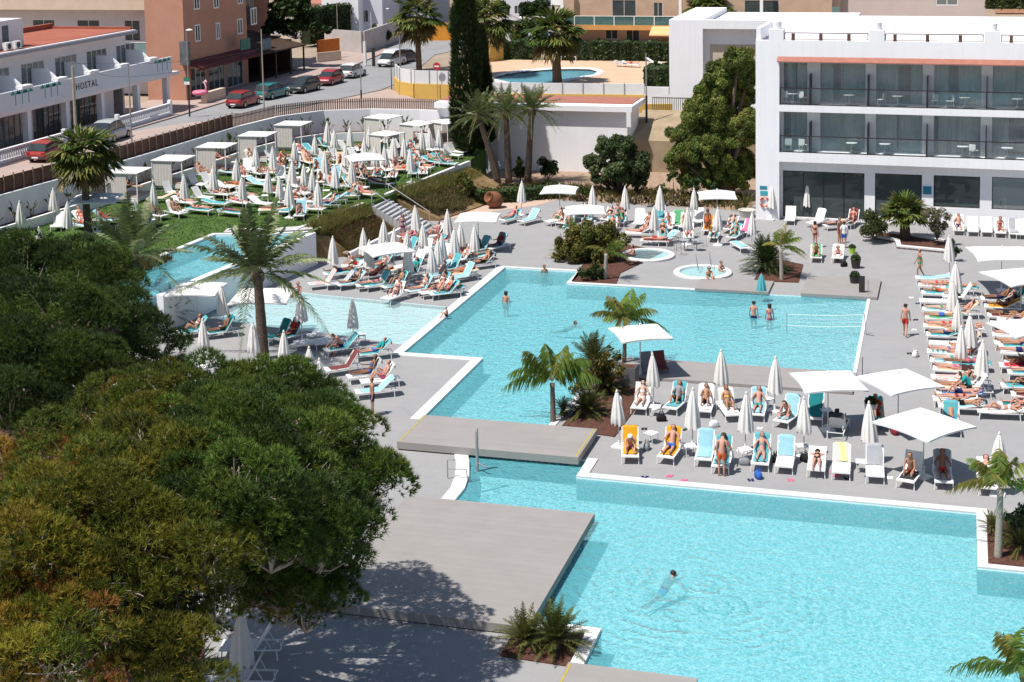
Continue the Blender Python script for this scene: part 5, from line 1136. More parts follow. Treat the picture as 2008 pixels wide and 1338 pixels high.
cover('ground_cover', 'low mixed planting on the stony strip behind the deck', [(-33, 109.5), (-15, 108.8), (-15, 113.5), (-33, 116)], lambda x, y: .03, 1500, [(.1, .1, .03), (.16, .1, .04), (.07, .08, .02)], .4, .03, 204)
cover('ground_cover', 'low dry planting beside the upper pool', [(-44.4, 74), (-43.9, 79), (-45.8, 79), (-46, 74)], lambda x, y: LAWN_Z, 500, [(.1, .1, .03), (.16, .07, .03), (.07, .08, .02)], .45, .03, 205)
# stones on the slopes
m_rock = mat('tan_rock', (.4, .3, .22), .95, c2=(.25, .18, .13), scale=4, bump=.7)
def rock(seed):
    bm = bmesh.new(); bmesh.ops.create_icosphere(bm, subdivisions=2, radius=1); r_ = random.Random(seed)
    ph = [r_.uniform(0, 6) for _ in range(6)]
    for v in bm.verts:
        k = 1+.22*math.sin(v.co.x*2.3+ph[0])+.18*math.sin(v.co.y*3.1+ph[1])+.15*math.sin(v.co.z*2.7+ph[2]); v.co = Vector((v.co.x*k, v.co.y*k*.8, v.co.z*k*.6))
    me = bpy.data.meshes.new('rock'); bm.to_mesh(me); bm.free(); me.materials.append(m_rock); return me
RK = [rock(i) for i in range(3)]
for i in range(26):
    if i < 14: px, py = random.uniform(625, 690), random.uniform(478, 500)
    else: px, py = random.uniform(850, 905), random.uniform(385, 415)
    q = P(px, py, .25); o = mobj('rock', RK[i % 3], None, q, random.uniform(0, 6)); s_ = random.uniform(.16, .34); o.scale = (s_, s_, s_)
    tag(o, 'tan boulder at the foot of the reddish slope' if i < 14 else 'tan boulder in the dry slope near the cypress', 'rock', 'boulders on the slopes')
# ================================================================== furniture and people: prototypes
def cloth(name, c, rough=.9): return mat(name, c, rough, .08, 5, spec=.1)
m_sling = mat('white_sling_fabric', (.72, .71, .7), .85, .05, 6); m_gsling = mat('grey_sling_fabric', (.2, .21, .23), .85, .1, 6)
m_can = mat('off_white_canopy', (.7, .68, .65), .9, .05, 3, spec=.1); m_canop = mat('white_canopy', (.68, .68, .67), .85, .04, 3, spec=.1)
m_pole = mat('parasol_pole', (.6, .6, .58), .4, .05, metal=.2)
TW = {'teal': cloth('turquoise_towel', (.1, .36, .4)), 'dteal': cloth('deep_turquoise_towel', (.02, .19, .21)), 'lblue': cloth('light_blue_towel', (.28, .5, .58)), 'orange': cloth('orange_towel', (.62, .27, .03)), 'amber': cloth('amber_towel', (.62, .3, .02)),
      'white': cloth('white_towel', (.75, .74, .72)), 'grey': cloth('grey_towel', (.35, .36, .39)), 'dark': cloth('dark_towel', (.04, .045, .05)), 'red': cloth('red_towel', (.5, .04, .06)), 'pink': cloth('pink_towel', (.65, .16, .28)), 'maroon': cloth('maroon_towel', (.16, .05, .05)), 'blue': cloth('blue_towel', (.06, .16, .42)),
      'yellowstripe': stripes('yellow_striped_towel', (.7, .55, .12), (.75, .72, .6), 11), 'redstripe': stripes('red_striped_towel', (.6, .09, .06), (.75, .73, .7), 8), 'bluestripe': stripes('navy_striped_towel', (.04, .06, .16), (.75, .74, .74), 8), 'tealstripe': stripes('turquoise_striped_towel', (.1, .36, .4), (.7, .72, .7), 4, 'Y'),
      'peach': cloth('peach_towel', (.7, .45, .3)), 'multi': stripes('coral_striped_towel', (.6, .2, .15), (.3, .55, .55), 5, 'Y'), 'green': cloth('green_towel', (.1, .35, .16))}
TNAME = {'teal': 'turquoise', 'dteal': 'deep turquoise', 'lblue': 'light blue', 'orange': 'orange', 'amber': 'amber yellow', 'white': 'white', 'grey': 'grey', 'dark': 'dark', 'red': 'red', 'pink': 'pink', 'maroon': 'maroon', 'blue': 'blue', 'yellowstripe': 'yellow striped', 'redstripe': 'red striped', 'bluestripe': 'navy striped', 'tealstripe': 'turquoise striped', 'peach': 'peach', 'multi': 'coral striped', 'green': 'green'}
SZ, HY, BL = .36, .18, .8
LMESH = {}
def lounger_meshes(back, grey=False):
    key = (back, grey)
    if key in LMESH: return LMESH[key]
    a = R(back); sl = m_gsling if grey else m_sling
    fr = MB()
    for sx in (-.33, .33): fr.box((sx-.02, -.95, SZ-.06), (sx+.02, HY+.75, SZ-.02))
    for y in (-.93, -.2, HY, HY+.73): fr.box((-.31, y-.015, SZ-.055), (.31, y+.015, SZ-.025))
    for sx in (-.33, .33):
        T = Matrix.Translation((0, HY, SZ)) @ Matrix.Rotation(a, 4, 'X'); fr.box((sx-.018, .01, -.02), (sx+.018, BL, .016), T=T)
    if back > 15:
        q = Vector((0, HY+math.cos(a)*BL*.55, SZ+math.sin(a)*BL*.55))
        for sx in (-.27, .27): fr.tube([(sx, q.y, q.z-.02), (sx, min(HY+.68, q.y+.2), SZ-.03)], .014, 5)
    leg = [MB().tube([(sx, y, SZ-.05), (sx*1.04, y+(-.03 if y < 0 else .03), 0)], .022, 6).mesh('leg', m_wm) for sx in (-.33, .33) for y in (-.85, HY+.62)]
    st = MB(); n = 8; vs = []
    for i in range(n+1):
        y = -.93+(HY+.93)*i/n; z = SZ-.012*math.sin(math.pi*i/n)
        vs += [(-.31, y, z), (.31, y, z), (.31, y, z-.018), (-.31, y, z-.018)]
    fs = [(4*i, 4*i+1, 4*i+5, 4*i+4) for i in range(n)]+[(4*i+3, 4*i+7, 4*i+6, 4*i+2) for i in range(n)]+[(4*i+1, 4*i+2, 4*i+6, 4*i+5) for i in range(n)]+[(4*i, 4*i+4, 4*i+7, 4*i+3) for i in range(n)]+[(0, 3, 2, 1), (4*n, 4*n+1, 4*n+2, 4*n+3)]
    st.add(vs, fs)
    bk = MB(); T = Matrix.Translation((0, HY+.012, SZ+.002)) @ Matrix.Rotation(a, 4, 'X'); bk.box((-.31, .015, -.015), (.31, BL-.01, .006), T=T)
    LMESH[key] = (fr.mesh('frame', m_wm), leg, st.mesh('seat', sl), bk.mesh('backrest', sl)); return LMESH[key]
TMESH = {}
def towel_mesh(back, kind):
    key = (back, kind)
    if key in TMESH: return TMESH[key]
    a = R(back); path = []; r_ = random.Random(hash(key) % 99)
    if kind != 'back':
        for i in range(7): path.append((-.72+(HY+.70)*i/6, SZ+.018))
    if kind != 'seat':
        for i in range(7):
            s_ = .03+(BL+.02)*i/6; path.append((HY+.01+s_*math.cos(a)-.02*math.sin(a), SZ+.0+s_*math.sin(a)+.022*math.cos(a)))
        s_ = BL+.05; path.append((HY+.04+s_*math.cos(a), SZ+s_*math.sin(a)-.02)); path.append((HY+.06+s_*math.cos(a)*.97, SZ+s_*math.sin(a)-.22 if back > 30 else SZ+s_*math.sin(a)-.06))
    vs = []; nx = 6
    for j, (y, z) in enumerate(path):
        for i in range(nx+1):
            x = -.315+.63*i/nx; e = abs(i-nx/2)/(nx/2)
            vs.append((x*(1+r_.uniform(-.03, .05)), y+r_.uniform(-.015, .015), z+r_.uniform(0, .012)-(.05 if e > .99 else 0)))
    b = MB(); b.add(vs, [(j*(nx+1)+i, j*(nx+1)+i+1, (j+1)*(nx+1)+i+1, (j+1)*(nx+1)+i) for j in range(len(path)-1) for i in range(nx)])
    me = b.mesh('towel', TW['teal'], True); TMESH[key] = me; return me
def slot_mat(o, m):
    o.material_slots[0].link = 'OBJECT'; o.material_slots[0].material = m
# ---- bodies
def nz(v): return Vector(v).normalized()
def skeleton(pose):
    "joints of a posed body: list of (position, radius), edges, and the limb each belongs to"
    J, E, T = [], [], []
    def add(p, r, par, tag_): J.append((Vector(p), r)); T.append(tag_); (E.append((par, len(J)-1)) if par is not None else None); return len(J)-1
    t, f = nz(pose['t']), nz(pose['f']); t2 = nz(pose.get('t2', t)); lat = t.cross(f).normalized(); f = lat.cross(t) if lat.cross(t).dot(f) > 0 else -lat.cross(t)
    lat = -lat if pose.get('flip') else lat
    pel = Vector(pose['p'])
    i0 = add(pel, .122, None, 'pelvis'); i1 = add(pel+t*.16, .105, i0, 'waist'); i2 = add(pel+t*.2+t2*.15, .128, i1, 'chest'); neckb = pel+t*.2+t2*.3; i3 = add(neckb, .085, i2, 'chest')
    hd = nz(pose.get('hd', t2)); face = pose.get('face'); face = nz(face) if face else f
    face = (face-hd*face.dot(hd)).normalized()
    i4 = add(neckb+hd*.1, .052, i3, 'neck'); i5 = add(neckb+hd*.17+face*.012, .078, i4, 'head'); i6 = add(neckb+hd*.245+face*.005, .094, i5, 'head'); i7 = add(neckb+hd*.3-face*.008, .07, i6, 'skull')
    add(neckb+hd*.205+face*.105, .014, i5, 'nose')
    for s in (-1, 1): add(neckb+hd*.21+lat*s*.088-face*.01, .018, i5, 'ear')
    for s, k in ((-1, 'r'), (1, 'l')):
        hip = add(pel+lat*s*.085-t*.03, .092, i0, 'pelvis'); th = nz(pose['th'+k]); sh = nz(pose['sh'+k]); ft = nz(pose['ft'+k])
        if s > 0 and False: pass
        m1 = add(J[hip][0]+th*.2, .076, hip, 'thigh'); kn = add(J[hip][0]+th*.43, .053, m1, 'knee'); cf = add(J[kn][0]+sh*.15, .05, kn, 'calf'); an = add(J[kn][0]+sh*.41, .034, cf, 'calf')
        b_ = add(J[an][0]+ft*.08+sh*.045, .034, an, 'foot'); add(J[an][0]+ft*.19+sh*.055, .025, b_, 'foot')
        sho = add(neckb-t2*.035+lat*s*.165, .062, i3, 'shoulder'); ua, fa = nz(pose['ua'+k]), nz(pose['fa'+k]); ha = nz(pose.get('ha'+k, pose['fa'+k]))
        e1 = add(J[sho][0]+ua*.14, .046, sho, 'uparm'); el = add(J[sho][0]+ua*.28, .037, e1, 'arm'); f1 = add(J[el][0]+fa*.09, .036, el, 'arm'); wr = add(J[el][0]+fa*.25, .026, f1, 'arm')
        pm = add(J[wr][0]+ha*.06, .03, wr, 'hand'); sd_ = ha.cross(Vector((.3, .2, .9))).normalized(); curl = ha.cross(sd_).normalized()
        for q, ln in ((-1.5, .07), (-.5, .085), (.5, .09), (1.5, .08)):
            a1 = add(J[pm][0]+ha*.035+sd_*q*.02, .0085, pm, 'hand'); add(J[a1][0]+ha*ln*.6+curl*.02, .008, a1, 'hand')
        tb_ = add(J[wr][0]+ha*.03+sd_*-.045, .0095, wr, 'hand'); add(J[tb_][0]+ha*.04-sd_*.015, .0085, tb_, 'hand')
    return J, E, T
m_skin0 = mat('skin', (.5, .3, .22), .6, .06, 5)
def person_meshes(name, pose):
    J, E, T = skeleton(pose)
    me = bpy.data.meshes.new('tmp'); me.from_pydata([tuple(p) for p, r in J], E, [])
    o = bpy.data.objects.new('tmp', me); col.objects.link(o)
    o.modifiers.new('skin', 'SKIN').use_smooth_shade = True; o.modifiers.new('sub', 'SUBSURF').levels = 1; o.modifiers['sub'].render_levels = 1
    for i, sv in enumerate(me.skin_vertices[0].data):
        sv.radius = (J[i][1], J[i][1]); sv.use_root = (i == 0)
    bpy.context.view_layer.update(); dg = bpy.context.evaluated_depsgraph_get()
    body = bpy.data.meshes.new_from_object(o.evaluated_get(dg)); bpy.data.objects.remove(o); bpy.data.meshes.remove(me)
    body.name = 'person'; body.materials.clear(); body.materials.append(m_skin0)
    for p in body.polygons: p.use_smooth = True
    # which limb each face belongs to: the nearest bone
    seg = [(J[a][0], J[b][0], T[b], T[a], max(J[a][1], J[b][1])) for a, b in E]
    body.update(); nrm = [v.normal.copy() for v in body.vertices]; fl = []
    hd = nz(pose.get('hd', pose.get('t2', pose['t']))); nb = [J[i][0] for i in range(len(J)) if T[i] == 'skull'][0]
    facev = [J[i][0] for i in range(len(J)) if T[i] == 'nose'][0]-[J[i][0] for i in range(len(J)) if T[i] == 'head'][0]; facev = (facev-hd*facev.dot(hd)).normalized()
    for p in body.polygons:
        c = Vector(p.center); best = None
        for a, b, tb, ta, r in seg:
            d = b-a; u = max(0, min(1, (c-a).dot(d)/max(d.length_squared, 1e-9))); dist = (c-(a+d*u)).length-r*.6
            if best is None or dist < best[0]: best = (dist, tb, u, ta)
        fl.append((best[1], best[2], best[3], c))
    def layer(nm, test, off):
        ids = [i for i, x in enumerate(fl) if test(*x)]
        if not ids: return None
        vm, vs, fs = {}, [], []
        for i in ids:
            f = []
            for v in body.polygons[i].vertices:
                if v not in vm: vm[v] = len(vs); vs.append(tuple(Vector(body.vertices[v].co)+nrm[v]*off))
                f.append(vm[v])
            fs.append(tuple(f))
        m = bpy.data.meshes.new(nm); m.from_pydata(vs, [], fs); m.materials.append(m_skin0); m.polygons.foreach_set('use_smooth', [True]*len(fs)); m.update(); return m
    rel = lambda c: (c-nb).dot(hd); fr = lambda c: (c-nb).dot(facev)
    torso = ('pelvis', 'waist', 'chest', 'shoulder')
    out = {'body': body,
           'hair': layer('hair', lambda t, u, a, c: t in ('head', 'skull', 'neck', 'ear') and a != 'chest' and (rel(c) > .015 or (fr(c) < .01 and rel(c) > -.14)), .017),
           'longhair': layer('hair', lambda t, u, a, c: (t in ('head', 'skull', 'neck', 'ear')) and (rel(c) > .015 or fr(c) < .015), .028),
           'hat': layer('hat', lambda t, u, a, c: t in ('head', 'skull') and rel(c) > -.035, .03),
           'trunks': layer('swim_trunks', lambda t, u, a, c: t == 'pelvis' or (t == 'waist' and u < .25) or (t == 'thigh' and u < 1) or (t == 'knee' and u < .12), .014),
           'bottom': layer('bikini_bottom', lambda t, u, a, c: t == 'pelvis' or (t == 'thigh' and u < .08), .008),
           'top': layer('bikini_top', lambda t, u, a, c: t == 'chest' and a == 'waist' and u > .45, .01),
           'suit': layer('swimsuit', lambda t, u, a, c: t in ('pelvis', 'waist') or (t == 'chest' and a == 'waist') or (t == 'thigh' and u < .06), .009),
           'shirt': layer('shirt', lambda t, u, a, c: t in ('waist', 'chest', 'shoulder') or (t == 'uparm'), .016)}
    return out
def sym(d, **kw):
    o = dict(d)
    for k in ('th', 'sh', 'ft', 'ua', 'fa', 'ha'):
        if k in o:
            v = o.pop(k); o.setdefault(k+'l', v); o.setdefault(k+'r', (-v[0], v[1], v[2]))
    o.update(kw); return o
# lat = t x f ; 'l' is the +lat side. Standing people face -y, so lat = z x -y = +x
ST = dict(t=(0, 0, 1), f=(0, -1, 0), p=(0, 0, .93), th=(.03, -.02, -1), sh=(.01, .05, -1), ft=(.25, -1, -.05), ua=(.18, .05, -1), fa=(.05, -.25, -1))
LAYF = Vector
SE = SZ+.125
def recl(a, **k):
    a = R(a); d = dict(t=(0, math.cos(a), math.sin(a)), f=(0, -math.sin(a), math.cos(a)), p=(0, HY-.06, SE), hd=(0, math.cos(a+.35), math.sin(a+.35)), th=(.1, -1, .02), sh=(.02, -1, -.06), ft=(.3, -.4, 1), ua=(.35, -.35, -.5), fa=(-.05, -1, .12)); d.update(k); return sym(d)
POSES = {
    'stand': sym(ST), 'hips': sym(ST, ual=(.6, .1, -.9), fal=(-.6, -.3, -.75)),
    'walk': sym(ST, thl=(.02, -.38, -.92), shl=(0, .12, -1), thr=(-.02, .25, -.97), shr=(0, .5, -.86), ual=(.12, .3, -.95), fal=(.02, .05, -1), uar=(-.12, -.3, -.95), far=(0, -.5, -.85), p=(0, 0, .91)),
    'bend': sym(ST, t=(0, -.12, 1), t2=(0, -.5, .87), hd=(0, -.75, .65), ua=(.1, -.45, -.9), fa=(-.1, -.5, -.85)),
    'wade': sym(ST, ua=(.5, -.1, -.85), fa=(-.3, -.5, -.6)),
    'r60': recl(58), 'r60k': recl(58, th=(.12, -.78, .62), sh=(.02, -.55, -.83), ft=(.1, -1, -.15), ua=(.25, -.5, -.6), fa=(-.35, -.7, .5)), 'r40': recl(40), 'r40k': recl(40, thl=(.12, -.78, .6), shl=(.02, -.5, -.86), ftl=(.1, -1, -.1)),
    'flat': recl(2, p=(0, HY-.1, SE), hd=(0, 1, .15), ua=(.3, -1, -.05), fa=(0, -1, 0), ft=(.35, -.35, 1)),
    'flatup': recl(3, p=(0, HY-.1, SE), hd=(0, 1, .15), ua=(.9, .55, .1), fa=(-.55, .7, .25), thl=(.1, -.75, .62), shl=(0, -.5, -.86), ftl=(.1, -1, -.1)),
    'prone': sym(dict(t=(0, 1, 0), f=(0, 0, -1), p=(0, HY-.2, SE), hd=(0, 1, .2), face=(.5, .2, -1), th=(-.07, -1, -.02), sh=(-.03, -1, .05), ft=(-.1, -1, -.35), ua=(-.85, .6, -.05), fa=(.55, .8, 0))),
    'edge': sym(dict(t=(0, -.12, 1), t2=(0, -.3, .95), f=(0, -1, 0), p=(0, -.05, SE), hd=(0, -.3, .95), th=(.14, -1, .02), sh=(.02, -.1, -1), ft=(.1, -1, -.05), ua=(.15, -.35, -.9), fa=(-.15, -.8, -.3))),
    'lean': sym(dict(t=(0, -.35, 1), t2=(0, -.7, .75), f=(0, -1, 0), p=(0, -.05, SE), hd=(0, -.75, .65), th=(.18, -1, .05), sh=(.03, -.05, -1), ft=(.1, -1, -.05), ua=(.12, -.75, -.7), fa=(-.1, -.8, -.55))),
    'floor': sym(dict(t=(0, .1, 1), t2=(0, -.25, 1), f=(0, -1, 0), p=(0, 0, .125), hd=(0, -.2, 1), th=(.14, -.72, .68), sh=(.03, -.55, -.83), ft=(.1, -1, -.05), ua=(.15, -.6, -.75), fa=(-.2, -.85, .1))),
    'swim': sym(dict(t=(0, -.8, .52), t2=(0, -.85, .5), f=(0, -.52, -.8), p=(0, 0, -.37), hd=(0, -.3, .95), face=(0, -1, 0), th=(-.25, .95, -.32), sh=(-.1, 1, -.2), ft=(-.2, 1, 0), ua=(-.8, -.6, -.12), fa=(-.3, -.9, .1))),
}
PM = {k: person_meshes(k, v) for k, v in POSES.items()}
SK = [mat('pale_skin', (.52, .34, .26), .6, .05, 6), mat('tanned_skin', (.4, .21, .13), .55, .05, 6), mat('pink_skin', (.52, .27, .2), .6, .05, 6), mat('brown_skin', (.22, .105, .06), .55, .05, 6)]
HC = {'dark': mat('dark_hair', (.025, .018, .014), .6, .2, 20), 'brown': mat('brown_hair', (.09, .05, .025), .6, .2, 20), 'blond': mat('blond_hair', (.35, .23, .1), .6, .2, 20), 'grey': mat('grey_hair', (.3, .29, .28), .6, .15, 20)}
CLC = {'red': (.5, .04, .03), 'orange': (.62, .13, .05), 'navy': (.02, .03, .12), 'blue': (.04, .12, .42), 'black': (.018, .018, .02), 'white': (.75, .75, .75), 'teal': (.03, .3, .3), 'green': (.05, .28, .14), 'pink': (.6, .12, .22), 'purple': (.16, .05, .2), 'grey': (.25, .26, .28), 'yellow': (.62, .45, .06), 'maroon': (.2, .03, .04)}
CM = {k: cloth(k+'_cloth', v) for k, v in CLC.items()}
PHR = {'stand': 'standing', 'hips': 'standing hand on hip', 'walk': 'walking', 'bend': 'bending forward', 'wade': 'standing in the water', 'r60': 'sitting back', 'r60k': 'sitting with knees up', 'r40': 'reclining', 'r40k': 'reclining one knee up', 'flat': 'lying flat', 'flatup': 'lying arms behind head', 'prone': 'lying face down', 'edge': 'sitting upright', 'lean': 'leaning forward', 'floor': 'sitting on the ground', 'swim': 'swimming'}
def person(pose, skin, outfit, hair, loc, rz, where, scale=1.0, group=None, label=None, order='x'):
    "outfit: list of (garment, colour)"
    m = PM[pose]; o = mobj('person', m['body'], None, loc, rz); o.scale = (scale,)*3; slot_mat(o, SK[skin])
    g_ = []
    names = {'trunks': 'trunks', 'bottom': 'bikini', 'suit': 'swimsuit', 'shirt': 'shirt', 'hat': 'hat'}
    for g, c in outfit:
        if m.get(g) is None: continue
        k = mobj({'trunks': 'swim_trunks', 'bottom': 'bikini_bottom', 'top': 'bikini_top', 'suit': 'swimsuit', 'shirt': 'shirt', 'hat': 'hat'}[g], m[g], o); slot_mat(k, CM[c])
        if g in names: g_.append(c+' '+names[g])
    hk, hc = hair; k = mobj('hair', m['longhair' if hk == 'l' else 'hair'], o); slot_mat(k, HC[hc])
    tag(o, label or f"person in {g_[0]} {PHR[pose]} {where}", 'person', group, order); return o
def outfit(code):
    "T red = trunks, B = bikini, S = swimsuit, H = shirt and trunks"
    k, c = code[0], code[1:].split('+')
    return {'T': [('trunks', c[0])], 'B': [('bottom', c[0]), ('top', c[0])], 'S': [('suit', c[0])], 'H': [('shirt', c[0]), ('trunks', c[-1])], 'C': [('trunks', c[0]), ('hat', c[-1])], 'W': [('bottom', c[0]), ('top', c[0]), ('hat', c[-1])]}[k]
def lounger(x, y, rz, back, towel=None, tk='full', who=None, where='', z=0., grey=False, group=None, order='x', py_shift=0.0):
    "one lounger, its towel and the person on it"
    loc = Vector((x, y, z)); fr, legs, st, bk = lounger_meshes(back, grey)
    desc = 'white lounger'
    if who: desc += ' under a person in '+who[2][1:].split('+')[0]
    elif towel: desc += ' with '+TNAME[towel]+' towel'
    else: desc += ' standing empty'
    t = thing('sun_lounger', desc+' '+where, 'sun lounger', loc, R(rz), group or 'sun loungers', order)
    mobj('frame', fr, t)
    for l in legs: mobj('leg', l, t)
    mobj('seat', st, t); mobj('backrest', bk, t)
    if towel:
        o = mobj('towel', towel_mesh(back, tk), None, loc+Vector((0, 0, .004)), R(rz)); slot_mat(o, TW[towel])
        tag(o, TNAME[towel]+' towel on a lounger '+where, 'towel', 'towels on the sun loungers', order)
    if who:
        pose, sk, of, hr = who; prz = rz
        person(pose, sk, outfit(of), hr, loc+Vector((0, 0, .0)), R(prz), where, group='sunbathers', scale=random.uniform(.96, 1.03), order=order)
# ---- parasols
def pleat(prof, n=40, k=8, amp=.18, seed=0):
    b = MB(); r_ = random.Random(seed); ph = r_.uniform(0, 6); vs = []
    for i, (r, z) in enumerate(prof):
        for j in range(n):
            a = 2*math.pi*j/n; q = 1+amp*math.cos(k*a+ph+.35*i/len(prof))+.06*math.sin(2*a+seed)
            vs.append((r*q*math.cos(a), r*q*math.sin(a), z+(.06*math.sin(k*a+ph) if i == 0 else 0)))
    b.add(vs, [(i*n+j, i*n+(j+1) % n, (i+1)*n+(j+1) % n, (i+1)*n+j) for i in range(len(prof)-1) for j in range(n)]+[tuple(range((len(prof)-1)*n, len(prof)*n))]); return b
PCL = []
for s_ in range(3):
    can = pleat([(.31-.02*s_, .88+.08*s_), (.29, 1.1), (.26, 1.4), (.2, 1.8), (.135, 2.15), (.07, 2.36), (.05, 2.42)], 40, 8, .16, s_).mesh('canopy', m_can, True)
    PCL.append(can)
pole_me = MB().tube([(0, 0, .05), (0, 0, 2.46)], .024, 8).mesh('pole', m_pole); fin_me = MB().lathe([(.05, 2.42), (.06, 2.46), (.035, 2.52), (.012, 2.56)], 10).mesh('finial', m_can, True)
base_b = MB().box((-.27, -.27, 0), (.27, .27, .07)); base_b.lathe([(.06, .07), (.045, .3)], 10); base_me = base_b.mesh('base', m_wm)
def closed_parasol(px, py, z=0., where='', k=None, order='x'):
    q = P(px, py, z+2.5); t = thing('closed_parasol', 'folded off white parasol '+where, 'parasol', (q.x, q.y, z), random.uniform(0, 6.28), 'folded parasols', order)
    t.rotation_euler = (random.gauss(0, .018), random.gauss(0, .018), random.uniform(0, 6.28))
    s_ = random.uniform(.95, 1.06); t.scale = (s_, s_, random.uniform(.97, 1.02)); mobj('pole', pole_me, t); mobj('canopy', PCL[k if k is not None else random.randrange(3)], t); mobj('finial', fin_me, t); mobj('base', base_me, t); return t
def open_mesh(hw, rise, n=10, sag=.06):
    b = MB(); vs = []; fs = []
    for i in range(n+1):
        for j in range(n+1):
            u, v = i/n*2-1, j/n*2-1; m = max(abs(u), abs(v)); d = abs(abs(u)-abs(v))
            edge = 1-.05*(1-min(abs(u), abs(v))**2)*(m**3)
            vs.append((u*hw*edge, v*hw*edge, rise*(1-m)-sag*math.sin(math.pi*m)*d-.05*m*m*(abs(u)*abs(v))**2))
    for i in range(n):
        for j in range(n): a = i*(n+1)+j; fs.append((a, a+n+1, a+n+2, a+1))
    b.add(vs, fs); k = len(vs); b.add([(x, y, z-.012) for x, y, z in vs], [tuple(reversed(f)) for f in fs])
    # short hem
    rim = [i*(n+1) for i in range(n+1)]+[n*(n+1)+j for j in range(1, n+1)]+[i*(n+1)+n for i in range(n-1, -1, -1)]+[j for j in range(n-1, 0, -1)]
    hv = []; 
    for i in rim: hv += [vs[i], (vs[i][0], vs[i][1], vs[i][2]-.07)]
    m_ = len(rim); b.add(hv, [(2*i, 2*((i+1) % m_), 2*((i+1) % m_)+1, 2*i+1) for i in range(m_)]); return b
def open_parasol(px, py, z, hw, rz, label, h=2.55, rise=.36, tilt=0):
    q = P(px, py, z+h); t = thing('open_parasol', label, 'parasol', (q.x, q.y, z), R(rz), 'open parasols'); t.rotation_euler = (R(tilt), 0, R(rz))
    MB().tube([(0, 0, .05), (0, 0, h-.03)], .026, 8).build('pole', m_pole, t)
    c = open_mesh(hw, rise).mesh('canopy', m_canop, True); mobj('canopy', c, t, (0, 0, h-rise))
    for k in range(8):
        a = k*math.pi/4; l = hw*(1.38 if k % 2 else 1.0)*.93; zz = h-rise-(.1 if k % 2 else 0)
        MB().tube([(0, 0, h-.05), (l*math.cos(a), l*math.sin(a), zz-.035)], .011, 4).build('rib', m_pole, t)
    mobj('base', base_me, t); MB().lathe([(.05, h), (.04, h+.06), (.01, h+.09)], 8).build('finial', m_canop, t); return t
def table(x, y, z=0., where=''):
    t = thing('side_table', 'small white side table '+where, 'table', (x, y, z), random.uniform(0, 3), 'white side tables')
    mobj('table_top', TT, t)
    for l in TL: mobj('leg', l, t)
TT = MB().box((-.24, -.24, .4), (.24, .24, .43)).mesh('table_top', m_wm); TL = [MB().tube([(sx, sy, 0), (sx, sy, .4)], .018, 5).mesh('leg', m_wm) for sx in (-.2, .2) for sy in (-.2, .2)]
# ================================================================== furniture and people: where they are
D_, B_, N_, Y_ = ('s', 'dark'), ('s', 'brown'), ('l', 'brown'), ('l', 'blond'); LD = ('l', 'dark'); GY_ = ('s', 'grey')
def put(px, py, rz, back, towel=None, who=None, tk='full', where='', z=0., anchor='f', grey=False, order='x'):
    q = P(px, py, z); a = R(rz)
    if anchor == 'f': q = q+Vector((-math.sin(a), math.cos(a), 0))*.88
    lounger(q.x, q.y, rz, back, towel, tk, who, where, z, grey, order=order)
F_ = 'in the front island row'
for a in [(1236, 911, 12, 62, 'amber', ('lean', 2, 'Worange+white', LD)), (1305, 912, -4, 62, 'amber', ('r60', 2, 'Tblue', D_)), (1379, 917, 4, 62, 'lblue', None), (1412, 931, 2, 62, 'teal', ('r60', 3, 'Bblack', LD)), (1490, 926, 3, 58, 'teal', ('r60', 2, 'Bgrey', ('s', 'brown'))),
          (1537, 931, 2, 62, 'lblue', None, 'back'), (1600, 938, 3, 20, None, ('prone', 2, 'Bblack', LD)), (1649, 943, 3, 40, 'yellowstripe', None, 'back'), (1716, 950, 4, 66, 'grey', None, 'back'), (1775, 960, -12, 60, 'dark', ('edge', 1, 'Tmaroon', D_), 'seat'), (1851, 962, 4, 60, 'grey', ('r60', 3, 'Tred', D_)), (1938, 974, 3, 50, None, ('r40', 2, 'Bwhite', N_))]:
    put(*a[:5], a[5], *(a[6:7] or ('full',)), where=F_)
S_ = 'in the back island row'
for a in [(1252, 815, 2, 60, None, ('r60', 0, 'Bwhite', LD)), (1313, 815, -10, 64, 'teal', ('r60k', 1, 'Hgrey+black', D_)), (1379, 821, 3, 62, 'white', ('r60k', 1, 'Tnavy', B_)), (1438, 829, 22, 60, 'white', ('r60k', 1, 'Byellow', Y_)), (1483, 828, 2, 62, 'lblue', ('r60', 2, 'Tteal', D_)), (1531, 841, -16, 64, 'lblue', ('lean', 2, 'Bpink', LD)),
          (1597, 836, 2, 62, 'dteal', None), (1650, 836, 176, 60, 'dark', ('r60', 3, 'Hteal+black', D_)), (1728, 848, 14, 60, 'teal', ('r60k', 1, 'Hred+red', B_)), (1868, 858, 4, 62, 'teal', ('r40', 1, 'Tblue', B_))]:
    put(*a[:5], a[5], where=S_)
R_ = 'in the right column'
tw = ['lblue', 'multi', 'teal', 'white', 'lblue', 'green', 'peach', 'teal', 'white', 'tealstripe', 'lblue', 'peach', 'redstripe', 'peach', 'blue', 'grey']
wh = [None, ('flat', 2, 'Bred', B_), ('flatup', 1, 'Torange', D_), None, ('flat', 0, 'Bgreen', N_), ('prone', 1, 'Tblue', D_), ('flat', 2, 'Bred', N_), ('r40', 1, 'Tnavy', D_), None, ('flat', 2, 'Bblue', Y_), ('flat', 0, 'Bteal', N_), ('flat', 2, 'Bpink', Y_), None, ('r40', 1, 'Bblack', LD), ('flatup', 2, 'Tnavy', B_), ('flat', 2, 'Bpurple', N_)]
for i, py in enumerate((555, 569, 584, 600, 617, 633, 650, 667, 684, 701, 718, 735, 752, 769, 786)):
    put(1797+i*2.6+(i % 3)*3, py, -88+random.uniform(-4, 4), (10, 0, 20, 0, 12)[i % 5], tw[i], wh[i], where=R_, order='y')
